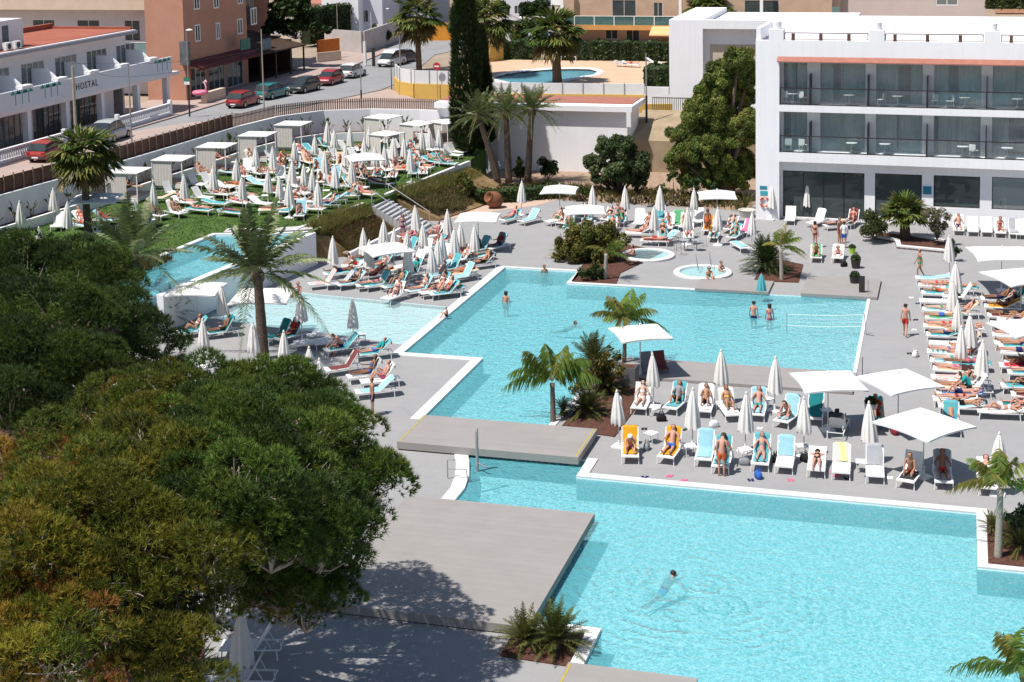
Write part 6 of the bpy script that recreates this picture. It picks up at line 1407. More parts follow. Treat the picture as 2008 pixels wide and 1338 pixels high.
for px, py, tw_, wh_ in ((1832, 795, None, ('flat', 2, 'Bmaroon', N_)), (1842, 808, 'lblue', ('flatup', 1, 'Tblack', D_))):
    put(px, py, -86, 10, tw_, wh_, where=R_, order='y')
X_ = 'at the right edge'
for px, py, bk, tw_, wh_ in ((1925, 596, 30, 'dark', ('r40', 3, 'Tnavy', D_)), (1932, 611, 30, 'orange', ('r40k', 3, 'Bblack', LD)), (1938, 629, 20, 'maroon', ('flat', 3, 'Tblack', D_)), (1944, 645, 0, 'lblue', None), (1948, 668, 0, None, ('flat', 2, 'Bblue', N_)), (1952, 684, 0, 'white', ('flat', 1, 'Tgrey', B_)), (1965, 702, 0, None, ('prone', 2, 'Tnavy', D_)), (1972, 724, 0, 'peach', ('flat', 1, 'Bteal', LD)),
                             (1978, 742, 30, 'teal', ('r40', 2, 'Sred', N_)), (1976, 766, 0, None, None), (1985, 786, 30, 'maroon', ('r40', 1, 'Tteal', D_))):
    put(px, py, -88, bk, tw_, wh_, where=X_, order='y')
H_ = 'before the hotel'
for px, py, rz, bk, tw_, wh_ in ((1588, 447, -30, 62, 'white', None), (1618, 452, -60, 20, 'dark', ('flat', 2, 'Tnavy', B_)), (1665, 448, -10, 55, 'maroon', ('r60k', 2, 'Bred', N_)), (1880, 462, 2, 60, 'white', ('r60', 2, 'Tnavy', D_)), (1908, 464, 2, 60, None, None), (1935, 465, 2, 60, None, None), (1962, 467, 2, 60, None, ('edge', 2, 'Bred', N_)), (1990, 469, 2, 62, 'grey', None), (2004, 470, 2, 60, None, None), (1548, 442, 2, 60, None, None)):
    put(px, py, rz, bk, tw_, wh_, where=H_)
U_ = 'on the upper deck'
for px, py, rz, bk, tw_, wh_ in ((985, 441, -24, 30, 'teal', ('r40', 2, 'Bpink', N_)), (1022, 443, -26, 45, 'lblue', None), (1074, 444, -30, 50, 'white', ('r60k', 0, 'Tgreen', D_)), (1098, 447, -10, 50, 'peach', ('lean', 1, 'Tblue', D_)), (1136, 436, -10, 60, 'teal', ('r60', 1, 'Tteal', D_)), (1150, 440, 10, 55, 'teal', ('edge', 2, 'Hwhite+navy', B_)), (1186, 440, -6, 40, 'grey', ('r40', 0, 'Bblack', LD)),
                                (1214, 446, 4, 60, 'dteal', ('r60', 2, 'Sgreen', N_)), (1250, 449, 3, 66, 'white', None), (1264, 458, -4, 60, None, ('r60', 1, 'Bred', LD)), (1308, 457, 2, 55, 'white', ('edge', 2, 'Tpink', D_)), (1325, 452, 2, 60, 'green', None), (1340, 455, 2, 60, None, ('r60k', 2, 'Bred', N_)), (1386, 462, 4, 60, 'orange', ('edge', 3, 'Sorange', LD)), (1424, 459, -12, 45, 'grey', ('r40', 0, 'Tnavy', D_)), (1455, 465, -12, 40, 'pink', None),
                                (1228, 465, -85, 30, 'white', ('r40', 2, 'Bred', N_)), (1258, 480, -88, 0, 'maroon', ('flat', 2, 'Tred', B_)), (1285, 482, -40, 30, 'lblue', None), (1366, 445, 3, 60, None, None), (1290, 440, 3, 60, 'teal', None), (1462, 497, 30, 0, 'lblue', None), (1600, 516, 4, 30, 'green', ('lean', 2, 'Bred', LD)), (1642, 517, 2, 30, 'white', ('floor', 2, 'Bpurple', N_))):
    put(px, py, rz, bk, tw_, wh_, where=U_)
C_ = 'left of the main pool'
for px, py, rz, bk, tw_, wh_ in ((608, 568, -52, 55, 'redstripe', None), (640, 568, -58, 48, 'bluestripe', None), (702, 552, -60, 40, 'maroon', ('r40', 2, 'Bpink', N_)), (716, 572, -40, 55, 'teal', None), (752, 574, -42, 58, 'teal', ('r60k', 1, 'Tblue', D_)), (798, 582, -45, 55, 'lblue', ('r60', 2, 'Bwhite', N_)), (826, 586, -48, 45, 'white', ('r40k', 2, 'Tnavy', B_)), (845, 588, -52, 45, 'teal', ('r60k', 2, 'Bred', LD)), (884, 556, -40, 58, 'lblue', None), (918, 530, -48, 40, 'dark', ('r40', 1, 'Tblack', D_)),
                                (958, 497, -26, 62, 'teal', ('r60', 3, 'Hmaroon+navy', D_)), (922, 502, -30, 55, 'teal', ('edge', 3, 'Hblack+black', D_)), (880, 522, -40, 50, 'white', ('r40', 2, 'Bwhite', Y_)), (835, 552, -40, 55, 'lblue', ('r60k', 2, 'Bwhite', N_)), (772, 536, -30, 62, 'white', None), (760, 512, -40, 55, 'dteal', ('r60', 1, 'Hred+red', B_)), (692, 520, -60, 40, 'teal', ('lean', 3, 'Tmaroon', D_)), (672, 532, -60, 45, None, ('lean', 1, 'Tred', D_)), (815, 510, -20, 64, 'white', None), (800, 524, -24, 62, None, None),
                                (781, 474, -40, 55, 'pink', ('r60', 2, 'Bmaroon', N_)), (828, 474, -40, 50, 'white', ('r60k', 2, 'Bpink', LD)), (846, 520, -30, 62, 'white', None), (862, 540, -35, 60, 'teal', None), (720, 535, -50, 50, 'teal', ('r40', 2, 'Torange', D_))):
    put(px, py, rz, bk, tw_, wh_, where=C_)
K_ = 'by the splash pool'
for px, py, rz, bk, tw_, wh_ in ((352, 655, -52, 50, 'teal', ('r60k', 1, 'Bwhite', N_)), (408, 656, -52, 58, 'dteal', ('r60', 3, 'Tblack', D_)), (525, 668, -30, 60, 'dteal', None), (548, 668, -28, 62, 'dteal', ('r60', 3, 'Hred+maroon', D_)), (585, 676, -60, 0, None, None), (625, 676, -60, 0, None, None), (645, 690, -48, 45, 'teal', ('lean', 2, 'Tnavy', B_)), (705, 698, -58, 40, 'teal', ('r40', 2, 'Hteal+blue', D_))):
    put(px-6, py+9, rz, bk, tw_, wh_, where=K_)
N__ = 'by the huge pine'
for px, py, rz, bk, tw_, wh_ in ((640, 738, -50, 55, 'maroon', None), (684, 752, -55, 55, 'grey', ('r60', 3, 'Bblue', LD)), (710, 762, -58, 58, 'white', ('r60k', 2, 'Tpink', B_)), (700, 782, -58, 40, 'lblue', None)):
    put(px, py, rz, bk, tw_, wh_, where=N__)
put(495, 1285, -75, 55, None, None, where='in the pine shade', anchor='c'); put(480, 1345, -78, 60, None, None, where='in the pine shade', anchor='c'); closed_parasol(470, 1195, 0, 'in the pine shade')
# the lawn
G_ = 'on the lawn'
LW_ = [(315, 397, -60, 20, 'peach', None), (336, 385, 75, 60, None, None), (363, 405, 80, 20, 'white', ('r40', 2, 'Bred', N_)), (396, 395, 80, 55, None, None), (424, 407, 85, 10, 'teal', None), (394, 420, 80, 0, 'teal', ('flat', 2, 'Bblack', N_)), (386, 369, 70, 58, None, None), (411, 366, 72, 58, None, None), (440, 374, 72, 20, None, None), (285, 450, 10, 60, 'blue', None), (118, 449, 15, 55, None, None), (163, 440, 60, 30, 'white', ('r40', 2, 'Bred', B_)),
       (485, 339, 20, 62, None, None), (507, 347, 60, 30, None, ('lean', 1, 'Tblack', D_)), (507, 368, 70, 20, 'lblue', None), (533, 362, -70, 55, None, None), (552, 355, 30, 62, None, None), (560, 383, -75, 0, None, None), (588, 357, -60, 45, None, None), (590, 388, 80, 10, None, None), (478, 352, 50, 40, None, ('r60k', 2, 'Tred', D_)), (545, 332, 60, 30, None, ('lean', 2, 'Tmaroon', D_)), (592, 306, 60, 40, 'white', ('r60', 2, 'Bpink', N_)), (610, 302, 60, 30, 'teal', None), (606, 325, 50, 50, 'peach', ('r60k', 2, 'Bwhite', N_)),
       (641, 293, 60, 40, 'teal', ('r40', 3, 'Tteal', D_)), (661, 313, 70, 55, None, None), (630, 362, 15, 60, None, ('lean', 1, 'Tmaroon', D_)), (657, 358, 10, 62, 'lblue', None), (684, 349, 80, 50, None, None), (697, 338, 80, 58, None, None), (713, 338, 80, 58, None, None), (728, 326, 82, 55, None, None), (734, 300, -50, 55, None, None), (723, 358, 60, 50, 'dark', ('r60', 1, 'Tblack', D_)), (748, 367, 75, 10, 'maroon', None), (757, 338, 40, 50, None, ('r60k', 2, 'Tnavy', B_)), (774, 335, 30, 50, 'white', ('lean', 2, 'Bblack', LD)),
       (812, 345, 10, 40, 'teal', ('r60k', 1, 'Bblue', LD)), (818, 312, 60, 20, 'teal', ('r40', 2, 'Bred', N_)), (850, 324, 70, 20, 'teal', ('r40k', 2, 'Tgreen', D_)), (866, 322, 70, 30, 'teal', ('r40', 2, 'Tnavy', B_)), (886, 311, 75, 55, None, None), (893, 305, 78, 58, None, None), (858, 300, 70, 58, 'bluestripe', None), (804, 288, 60, 20, 'dteal', ('flat', 1, 'Tmaroon', D_)), (783, 298, 70, 55, None, None), (563, 420, 10, 40, 'teal', None), (590, 428, 15, 60, 'lblue', ('lean', 2, 'Bwhite', LD)), (641, 410, -70, 40, 'teal', ('r40k', 2, 'Tblue', D_)), (625, 404, -72, 35, 'white', ('lean', 2, 'Bpink', N_)),
       (680, 392, -68, 45, 'lblue', ('r40', 1, 'Tteal', D_)), (510, 407, 75, 30, None, None), (486, 394, 70, 0, None, ('flat', 2, 'Tgrey', B_)), (655, 400, -70, 30, 'lblue', None), (770, 318, 70, 50, None, None), (700, 318, 70, 50, None, None), (635, 318, 70, 50, 'white', None), (575, 372, 60, 58, None, None), (840, 300, 60, 55, None, None), (535, 320, 60, 55, None, None), (680, 300, 75, 50, None, None), (655, 283, 70, 50, None, None)]
for px, py, rz, bk, tw_, wh_ in LW_: put(px, py, rz, bk, tw_, wh_, where=G_, z=LAWN_Z, anchor='c')
# more sunbathers in the throng
TWK = ['teal', 'white', 'lblue', None, 'peach', 'dteal', None, 'teal', 'red']; r6 = random.Random(4)
PZ = ['r40', 'r60', 'r60k', 'flat', 'lean', 'r40k', 'flatup', 'prone']; OF = ['Tnavy', 'Bred', 'Tblack', 'Bwhite', 'Sgreen', 'Bblack', 'Torange', 'Bteal', 'Tmaroon', 'Bpink', 'Sorange', 'Hteal+black', 'Tgrey', 'Bpurple']
def extra(L, where, z, rzs, anchor='c'):
    for px, py in L:
        pz = r6.choice(PZ); put(px, py, r6.choice(rzs)+r6.uniform(-8, 8), {'flat': 5, 'prone': 5, 'flatup': 5, 'r40': 42, 'r40k': 42}.get(pz, 58), r6.choice([None, 'white', None, 'teal', 'white', None, 'lblue', 'peach'] if where == G_ else TWK), (pz, r6.choice((1, 2, 2, 3)), r6.choice(OF), r6.choice((D_, B_, N_, LD, Y_))), where=where, z=z, anchor=anchor)
extra([(450, 345), (495, 322), (522, 345), (548, 318), (580, 335), (600, 370), (622, 340), (648, 345), (668, 328), (700, 355), (740, 350), (790, 322), (800, 335), (835, 318), (828, 335), (706, 300), (625, 310), (575, 318), (540, 385), (612, 418), (535, 420), (765, 305), (690, 372), (470, 405), (440, 388), (400, 350)], G_, LAWN_Z, (60, 70, 80, -65, 20))
extra([(745, 545), (790, 560), (808, 545), (870, 520), (905, 545), (740, 500), (812, 480), (850, 492), (885, 498), (862, 572)], C_, 0, (-40, -30, -50))
extra([(170, 452), (210, 440), (245, 447), (305, 430), (345, 425), (455, 425), (425, 388), (462, 372), (575, 398), (600, 385), (655, 372), (700, 375), (735, 335), (805, 305), (830, 345), (770, 352), (790, 340), (715, 388), (545, 345), (590, 322), (640, 330), (685, 322), (750, 310), (875, 328), (560, 402)], G_, LAWN_Z, (60, 75, -65, 15, 85))
extra([(665, 545), (690, 565), (735, 520), (775, 590), (880, 580), (770, 500), (900, 515), (940, 512), (845, 470), (870, 480), (800, 500), (730, 568)], C_, 0, (-40, -35, -50, -25))
for i_, py in enumerate((576, 592, 608, 624, 641, 658, 676, 693, 710, 727, 744, 761, 778)):
    if wh[i_] is None or i_ % 2: extra([(1880+i_*2, py)], 'behind the right column', 0, (-88, -86))
extra([(1990, 600), (1992, 640), (1996, 690), (2000, 730), (2004, 770), (2000, 810), (1960, 820)], X_, 0, (-88, -85))
extra([(1115, 452), (1200, 455), (1300, 468), (1400, 470), (1440, 470), (1350, 470)], U_, 0, (3, -8, 10))
# parasols
for px, py in ((654, 254), (686, 247), (616, 265), (577, 277), (535, 289), (462, 311), (474, 346), (524, 332), (417, 327), (570, 316), (566, 354), (610, 332), (636, 296), (655, 324), (677, 282), (713, 272), (755, 284), (791, 270), (827, 257), (861, 252), (724, 249)): closed_parasol(px, py, LAWN_Z, 'on the lawn')
for px, py in ((40, 393), (103, 370), (127, 395), (77, 444), (361, 342)): closed_parasol(px, py, LAWN_Z, 'at the lawn\'s street end')
for px, py in ((651, 465), (712, 448), (750, 432), (816, 403), (795, 455), (829, 437), (878, 410), (902, 436), (865, 458), (847, 484), (858, 470)): closed_parasol(px, py, 0, 'below the stairs')
for px, py in ((589.5, 576), (690, 585), (437, 559), (398, 623), (495, 633), (555, 649), (606, 678), (627, 704)): closed_parasol(px, py, 0, 'around the splash pool')
for px, py in ((1021, 355), (1161, 365), (1226, 367), (1293, 367), (1361, 370), (1281, 404), (1348, 406), (1408, 407), (1474, 415)): closed_parasol(px, py, 0, 'on the upper deck')
for px, py in ((1582, 359), (1653, 359), (1892, 369), (1967, 373), (1513, 362)): closed_parasol(px, py, 0, 'before the hotel front')
for px, py in ((1863, 460), (1875, 514), (1870, 552), (1905, 617), (1886, 640), (1924, 668), (1880, 590)): closed_parasol(px, py, 0, 'along the right lounger column', order='y')
for px, py in ((1281, 695), (1414, 686), (1519, 698), (1213, 762), (1357, 763), (1461, 769), (1577, 780), (1707, 790), (1959, 845)): closed_parasol(px, py, 0, 'on the island between the pools')
OP = [(187, 378, LAWN_Z, 1.5, 20, 'broad white open parasol beside the palm on the lawn'), (715, 299, LAWN_Z, 1.3, 30, 'white open parasol in the middle of the lawn'),
      (1097, 362, 0, 1.25, 8, 'white open parasol before the palm hedge on the upper deck'), (1406, 372, 0, 1.3, 12, 'white open parasol between the hotel and the big tree'), (1147, 401, 0, 1.3, 15, 'white open parasol partly behind shrubs left on the upper deck'), (937, 415, 0, 1.35, 10, 'white open parasol at the top of the crowded corner'), (757, 476, 0, 1.35, 42, 'white open parasol above the crowded corner'), (385, 553, 0, 1.35, 12, 'white open parasol against the upper pool wall'), (515, 566, 0, 1.55, 14, 'wide white open parasol behind the tall date palm'),
      (1255, 637, 0, 1.25, 28, 'white open parasol beside the slender palm'), (1624, 730, 0, 1.35, 20, 'white open parasol left of the two at the back of the island'), (1762, 730, 0, 1.35, 38, 'white open parasol right of the two at the back of the island'), (1812, 812, 0, 1.4, 50, 'white open parasol nearest the lower pool shading two sitting people'),
      (1965, 484, 0, 1.7, 12, 'wide white open parasol at the right edge nearest the hotel'), (2003, 528, 0, 1.6, 30, 'wide white open parasol cut by the right edge, the upper one'), (2010, 626, 0, 1.3, 30, 'white open parasol cut by the right edge, the lower one'), (1322, 12, 4 + 3.1, 1.3, 20, 'white parasol on the apartment balcony at the top')]
for a in OP[:-1]: open_parasol(*a)
# cabanas
def cabana_proto():
    t = bpy.data.objects.new('cabana', None); col.objects.link(t); b = 1.15; ch = []
    for sx in (-b, b):
        for sy in (-b, b): ch.append(MB().box((sx-.035, sy-.035, 0), (sx+.035, sy+.035, 2.1)).build('post', m_wm, t))
    r = MB().box((-b-.08, -b-.08, 2.1), (b+.08, b+.08, 2.16)); ch.append(r.build('roof', m_canop, t))
    n = 24; vs = []
    for i in range(n+1):
        x = -b+(1.3*b)*i/n; vs += [(x, -b+.006*math.sin(i*1.7), .3), (x, -b+.006*math.sin(i*1.7), 2.08)]
    ch.append(MB().add(vs, [(2*i, 2*i+2, 2*i+3, 2*i+1) for i in range(n)]).build('curtain', mat('beige_curtain', (.6, .56, .52), .9, .05, 4), t))
    ch.append(MB().box((-b+.1, -b+.15, .08), (b-.1, b-.1, .36)).build('platform', m_wm, t)); ch.append(MB().box((-b+.14, -b+.2, .36), (b-.14, b-.14, .5)).build('mattress', mat('rose_beige_mattress', (.5, .38, .34), .9, .06, 3), t))
    bk = MB()
    T = Matrix.Translation((-b+.25, 0, .5)) @ Matrix.Rotation(R(-28), 4, 'Y'); bk.box((-.06, -.9, 0), (.06, .9, .75), T=T); ch.append(bk.build('backrest', mat('rose_cushion', (.52, .36, .32), .9, .06, 3), t))
    kids(t, *ch); return t
c0 = cabana_proto()
for i, (px, py, rz, s_) in enumerate(((252, 334, 4, 1), (340, 310, 4, 1), (425, 285, 4, 1), (505, 263, 4, 1), (575, 242, 2, 1), (752, 229, -14, 1), (820, 242, -20, .95), (757, 262, -20, .9), (880, 238, -30, 1))):
    o = c0 if i == 0 else copy_tree(c0); q = P(px, py, LAWN_Z+2.14*s_); o.location = (q.x, q.y, LAWN_Z); o.rotation_euler = (0, 0, R(rz)); o.scale = (s_,)*3
    tag(o, 'white flat roofed cabana with beige curtain', 'cabana', 'cabanas on the lawn')
for px, py, c_, pz in ((262, 368, 'Bblack', 'r40'), (420, 315, 'Hteal+teal', 'r40'), (436, 312, 'Bpink', 'r40')):
    q = P(px, py, LAWN_Z+.5); person(pz, 1, outfit(c_), D_, Vector((q.x, q.y, LAWN_Z+.14)), R(95), 'inside a cabana', group='people in cabanas')
# people standing, in the water and elsewhere
def at(px, py, z, pose, sk, of, hr, rz, label, sc=1.0): return person(pose, sk, outfit(of), hr, P(px, py, z), R(rz), '', sc, label=label)
at(1415, 934, 0, 'bend', 2, 'Torange', B_, 178, 'person in orange swim trunks standing bent over with their back to the camera')
at(731, 815, 0, 'stand', 1, 'Tnavy', D_, -60, 'bare chested person in dark navy shorts standing beside the huge pine')
at(1803, 545, 0, 'walk', 1, 'Bgreen', D_, -70, 'person in green bikini walking at the far end of the lounger column')
at(1655, 487, 0, 'stand', 2, 'Hwhite+blue', D_, 185, 'person in white shirt and blue shorts standing before the hotel windows')
at(1598, 486, 0, 'hips', 2, 'Bmaroon', LD, 150, 'person in maroon bikini standing with long hair beside the small palm')
at(1646, 478, 0, 'stand', 1, 'Tred', B_, 60, 'person in red trunks standing beside the one in white shirt')
at(1213, 842, 0, 'stand', 3, 'Hwhite+white', D_, 140, 'person in white clothes and cap standing behind the folded parasol')
at(571, 584, -.05, 'floor', 1, 'Bblack', LD, -20, 'person in black bikini sitting on the splash pool edge, left of the pair')
at(586, 582, -.05, 'floor', 2, 'Twhite', B_, 10, 'person in white trunks sitting on the splash pool edge, right of the pair')
at(877, 622, .05, 'floor', 2, 'Tblack', D_, -80, 'child sitting on the white coping between splash pool and main pool', .62)
at(1478, 655, -.95, 'wade', 2, 'Tnavy', D_, 170, 'person in navy trunks wading in the main pool, hands before them', 1.05)
at(1509, 658, -.9, 'wade', 2, 'Bpink', LD, 200, 'person in pink bikini wading in the main pool beside another', 1.0)
at(993, 630, -1.15, 'stand', 2, 'Tnavy', LD, 170, 'person standing waist deep in the main pool')
at(1068, 574, -1.3, 'stand', 1, 'Tblack', D_, 30, 'person standing chest deep near the far edge of the main pool')
at(1112, 634, -.06, 'swim', 1, 'Tblack', D_, 80, 'dark haired person swimming in the main pool')
at(1302, 1138, -.06, 'swim', 2, 'Tblue', D_, 150, 'person in blue trunks swimming amid ripples in the lower pool')
at(1243, 508, -.1, 'floor', 2, 'Tmaroon', LD, -60, 'person sitting in the left whirlpool', 1.0)
at(1390, 552, -.1, 'floor', 2, 'Sgreen', LD, 20, 'person in green swimsuit sitting in the right whirlpool')
at(1412, 540, -.25, 'floor', 2, 'Tgrey', D_, 60, 'person with head and shoulders above the right whirlpool rim')
at(790, 470, 0, 'stand', 2, 'Bpurple', LD, 30, 'person in purple bikini standing below the stairs')
at(1212, 447, 0, 'stand', 2, 'Bgreen', N_, 20, 'person in green bikini standing on the upper deck between loungers')
at(1388, 460, .0, 'stand', 3, 'Sorange', LD, 10, 'person in orange swimsuit standing beside a folded parasol on the upper deck')

at(860, 505, 0, 'stand', 2, 'Tblue', B_, 40, 'person in blue trunks standing among the loungers below the stairs')
at(1775, 660, 0, 'walk', 2, 'Tred', D_, 170, 'person in red trunks walking past the feet of the right column')
at(700, 350, LAWN_Z, 'hips', 2, 'Bred', LD, 20, 'person in red bikini standing with hand on hip on the lawn')
at(560, 345, LAWN_Z, 'stand', 1, 'Tnavy', D_, 100, 'person in navy trunks standing on the lawn among folded parasols')
for px, py in ((500, 318), (548, 376), (596, 352), (622, 388), (690, 345), (735, 318), (770, 300), (805, 322), (842, 282), (640, 270), (300, 388), (265, 418)): closed_parasol(px, py-30, LAWN_Z, 'on the lawn')
for px, py in ((720, 492), (770, 468), (800, 500), (890, 470), (930, 462)): closed_parasol(px, py-20, 0, 'below the stairs')
# ================================================================== street, cars and small things
def paint(name, c): 
    m = mat(name, c, .3, .04, 2, spec=.5); m.node_tree.nodes['Principled BSDF'].inputs['Coat Weight'].default_value = .6; return m
m_tyre = mat('tyre_rubber', (.02, .02, .02), .9, .2); m_rim = mat('wheel_rim', (.45, .45, .46), .35, .1, metal=.6); m_cwin = mat('car_window', (.03, .04, .045), .08, .2, 2, spec=.7)
m_hl = mat('headlight', (.6, .6, .6), .15, .05, spec=.7); m_tl = mat('tail_light', (.35, .02, .02), .25, .1); m_bmp = mat('bumper_plastic', (.05, .05, .05), .7, .2)
def loft(sec):
    "body from cross sections (x, half width, z low, z high, crown)"
    b = MB(); n = 10; vs = []
    for x, hw, z0, z1, cr in sec:
        vs += [(x, -hw*.94, z0), (x, -hw, z0+(z1-z0)*.35), (x, -hw*.97, z0+(z1-z0)*.8), (x, -hw*.86, z1), (x, -hw*.4, z1+cr), (x, hw*.4, z1+cr), (x, hw*.86, z1), (x, hw*.97, z0+(z1-z0)*.8), (x, hw, z0+(z1-z0)*.35), (x, hw*.94, z0)]
    b.add(vs, [(i*n+j, i*n+(j+1) % n, (i+1)*n+(j+1) % n, (i+1)*n+j) for i in range(len(sec)-1) for j in range(n)]+[tuple(range(n-1, -1, -1)), tuple((len(sec)-1)*n+j for j in range(n))]); return b
def car(label, loc, rz, colr, van=False, tall=0.0):
    t = thing('parked_car', label, 'car', loc, rz, 'cars parked on the street'); m = paint('car_paint', colr); h = tall
    loft([(-2.0, .7, .35, .62, .02), (-1.9, .8, .25, .82, .02), (-1.2, .86, .22, .9, .02), (0, .87, .22, .92, .02), (.9, .86, .22, .88, .03), (1.6, .83, .24, .78, .04), (1.95, .74, .3, .64, .03), (2.02, .62, .36, .55, .02)]).build('body', m, t, smooth=False)
    cab = [(-1.85, .74, .84, .9, .0), (-1.55, .7, .88, 1.36+h, .02), (-.9, .69, .9, 1.46+h, .03), (.1, .68, .9, 1.45+h, .03), (.55, .68, .9, 1.3+h*.8, .02), (1.15, .72, .86, .9, .0)]
    if van: cab = [(-1.95, .78, .84, 1.0, 0), (-1.9, .74, .88, 1.7, .02), (-.9, .73, .9, 1.78, .03), (.3, .72, .9, 1.74, .03), (.8, .7, .9, 1.45, .02), (1.4, .74, .84, .9, 0)]
    loft(cab).build('cabin_glass', m_cwin, t)
    rf = [(x, hw*1.01, z1-.05, z1+.005, cr+.004) for x, hw, z0, z1, cr in cab[1:-1]]
    loft(rf).build('roof', m, t)
    pl = MB()
    for x, hw, z0, z1, cr in (cab[2],):
        for s_ in (-1, 1): pl.box((x+.35, s_*(hw*.985)-.012, .9), (x+.43, s_*(hw*.985)+.012, z1-.02))
    pl.build('pillar', m, t)
    tm_ = MB().lathe([(.19, -.09), (.29, -.1), (.31, -.06), (.31, .06), (.29, .1), (.19, .09)], 18, caps=False); rm_ = MB().lathe([(.0, -.05), (.19, -.08), (.19, .08), (.0, .05)], 12, caps=False)
    for bb in (tm_, rm_): bb.v = [(x, z, y+.31) for x, y, z in bb.v]
    tme_, rme_ = tm_.mesh('wheel', m_tyre, True), rm_.mesh('rim', m_rim)
    for x in (-1.25, 1.25):
        for s_ in (-.78, .78):
            w_ = mobj('wheel', tme_, t, (x, s_, 0)); mobj('rim', rme_, w_)
    for s_ in (-.6, .6):
        MB().box((1.9, s_-.14, .55), (2.0, s_+.14, .68)).build('headlight', m_hl, t); MB().box((-2.0, s_-.12, .6), (-1.9, s_+.12, .78)).build('tail_light', m_tl, t)
    MB().box((-2.06, -.72, .3), (-1.92, .72, .48)).build('bumper', m_bmp if not van else m, t); MB().box((1.96, -.62, .28), (2.07, .62, .42)).build('bumper', m_bmp, t)
    MB().box((-2.075, -.26, .36), (-2.062, .26, .47)).build('number_plate', m_hotel, t); return t
CZ = ST_Z-.095
cl = [((478, 206), (.3, .02, .025), 'red hatchback seen from behind, first of the parked row', 0), ((534, 190), (.02, .17, .17), 'teal green car parked between red and dark ones', 0), ((597, 178), (.025, .03, .03), 'dark grey green car parked third in the row', 1), ((647, 163), (.32, .015, .02), 'bright red car facing down the street before the white one', 1), ((692, 149), (.7, .7, .7), 'white hatchback at the far end of the parked row', 0)]
qs = [P(*c[0], ST_Z) for c in cl]
for i, (pp, c_, lb, fl) in enumerate(cl):
    d_ = (qs[min(i+1, 4)]-qs[max(i-1, 0)]); car(lb, (qs[i].x, qs[i].y, CZ), math.atan2(d_.y, d_.x)+(math.pi if fl else 0), c_)
q = P(768, 127, ST_Z); car('small white van coming along the street by the fence corner', (q.x, q.y, CZ), R(-100), (.7, .7, .7), True)
q = P(796, 120, ST_Z); car('dark car behind the white van partly hidden by a pole', (q.x, q.y, CZ), R(75), (.06, .06, .07))
q = P(228, 275, ST_Z); car('silver people carrier parked before the hostel steps', (q.x-.4, q.y, ST_Z+.02), R(95), (.42, .45, .46), False, .2)
q = P(108, 312, ST_Z); car('red car half hidden by the lawn fan palm', (q.x-.4, q.y, ST_Z+.02), R(92), (.36, .04, .03))
q = P(1033, 47, ST_Z); car('pale car parked behind the hedge at the top', (q.x, q.y+3, ST_Z), R(10), (.6, .62, .6))
m_steel = mat('steel_pole', (.34, .34, .35), .45, .08, metal=.5); m_wpole = mat('wooden_pole', (.36, .3, .24), .9, .15, 3)
def lamp(px0, py0, px1, py1, label, z=ST_Z, r=.06, head=True, m=m_steel, cat='street lamp', name='street_lamp', dark_foot=False):
    a = P(px0, py0, z); h = onplane(px1, py1, a.y)[2]-z; t = thing(name, label, cat, a)
    MB().tube([(0, 0, -.05), (0, 0, h)], [r, r*.75], 8).build('pole', m, t)
    if dark_foot: MB().tube([(0, 0, 0), (0, 0, h*.42)], r*1.35, 8).build('foot', m_dark, t)
    if head:
        MB().tube([(0, 0, h-.02), (.15, -.1, h+.06), (.45, -.25, h+.08)], .03, 5).build('arm', m, t)
        MB().lathe([(.05, .12), (.26, .06), (.3, 0), (.05, -.03)], 12, c=(.45, -.25, h+.05)).build('lamp_head', m_wm, t)
lamp(372, 228, 367, 60, 'slim street lamp with white head before the corner building', dark_foot=True)
lamp(152, 322, 142, 130, 'thick pale wooden power pole before the hostel', r=.13, head=False, m=m_wpole, cat='power pole', name='power_pole')
lamp(259, 292, 250, 125, 'thin pale pole with crossbar beside the silver car', r=.07, head=False, cat='pole', name='power_pole')
lamp(518, 215, 513, 58, 'tall brown pole among the parked cars', r=.07, head=False, m=m_wpole, cat='pole', name='power_pole')
lamp(709, 212, 707, 128, 'slim lamp post with dark foot rising behind the slat fence', r=.06, head=False, dark_foot=True)
lamp(768, 176, 766, 118, 'short dark post at the pavement corner', r=.05, head=False, m=m_dark, cat='post', name='street_post')
lamp(785, 132, 779, -10, 'tall grey pole beside the shaggy street palm', r=.08, head=False, m=m_steel, cat='pole', name='power_pole')
lamp(756, 72, 757, 18, 'white headed street lamp before the bluish villa', r=.05)
lamp(663, 92, 662, 6, 'thin dark pole by the orange wall', r=.06, head=False, m=m_wpole, cat='pole', name='power_pole')
lamp(729, 90, 728, 24, 'white pole before the grey villa', r=.05, head=False, m=m_wm, cat='pole', name='power_pole')
lamp(1268, 248, 1266, 104, 'tall lamp post with dark foot beside the white annex', z=3.2, r=.07, head=False, dark_foot=True)
lamp(997, 50, 997, 0, 'white pole before the small grey house', r=.06, head=False, m=m_wm, cat='pole', name='power_pole')
lamp(1035, 44, 1034, 0, 'grey pole behind the light green tree', r=.1, head=False, m=m_steel, cat='pole', name='power_pole')
for px, py, py1, lab in ((716, 128, 82, 'white gate post at the side road'), (733, 130, 94, 'dark post beside the white gate post'), (812, 100, 66, 'white gate post before the orange fence wall')):
    a = P(px, py, ST_Z); h = onplane(px, py1, a.y)[2]-ST_Z; tag(MB().box((-.14, -.14, 0), (.14, .14, h)).build('gate_post', m_wm if 'white gate post' in lab[:16] else m_dark, None, a), lab, 'post')
t = thing('road_sign', 'round red no entry sign on a slim post behind the panel fence', 'road sign', P(850, 196, ST_Z)+Vector((0, 1.2, 0)))
hs_ = onplane(848, 130, t.location.y)[2]-ST_Z; MB().tube([(0, 0, 0), (0, 0, hs_+.3)], .035, 6).build('pole', m_steel, t)
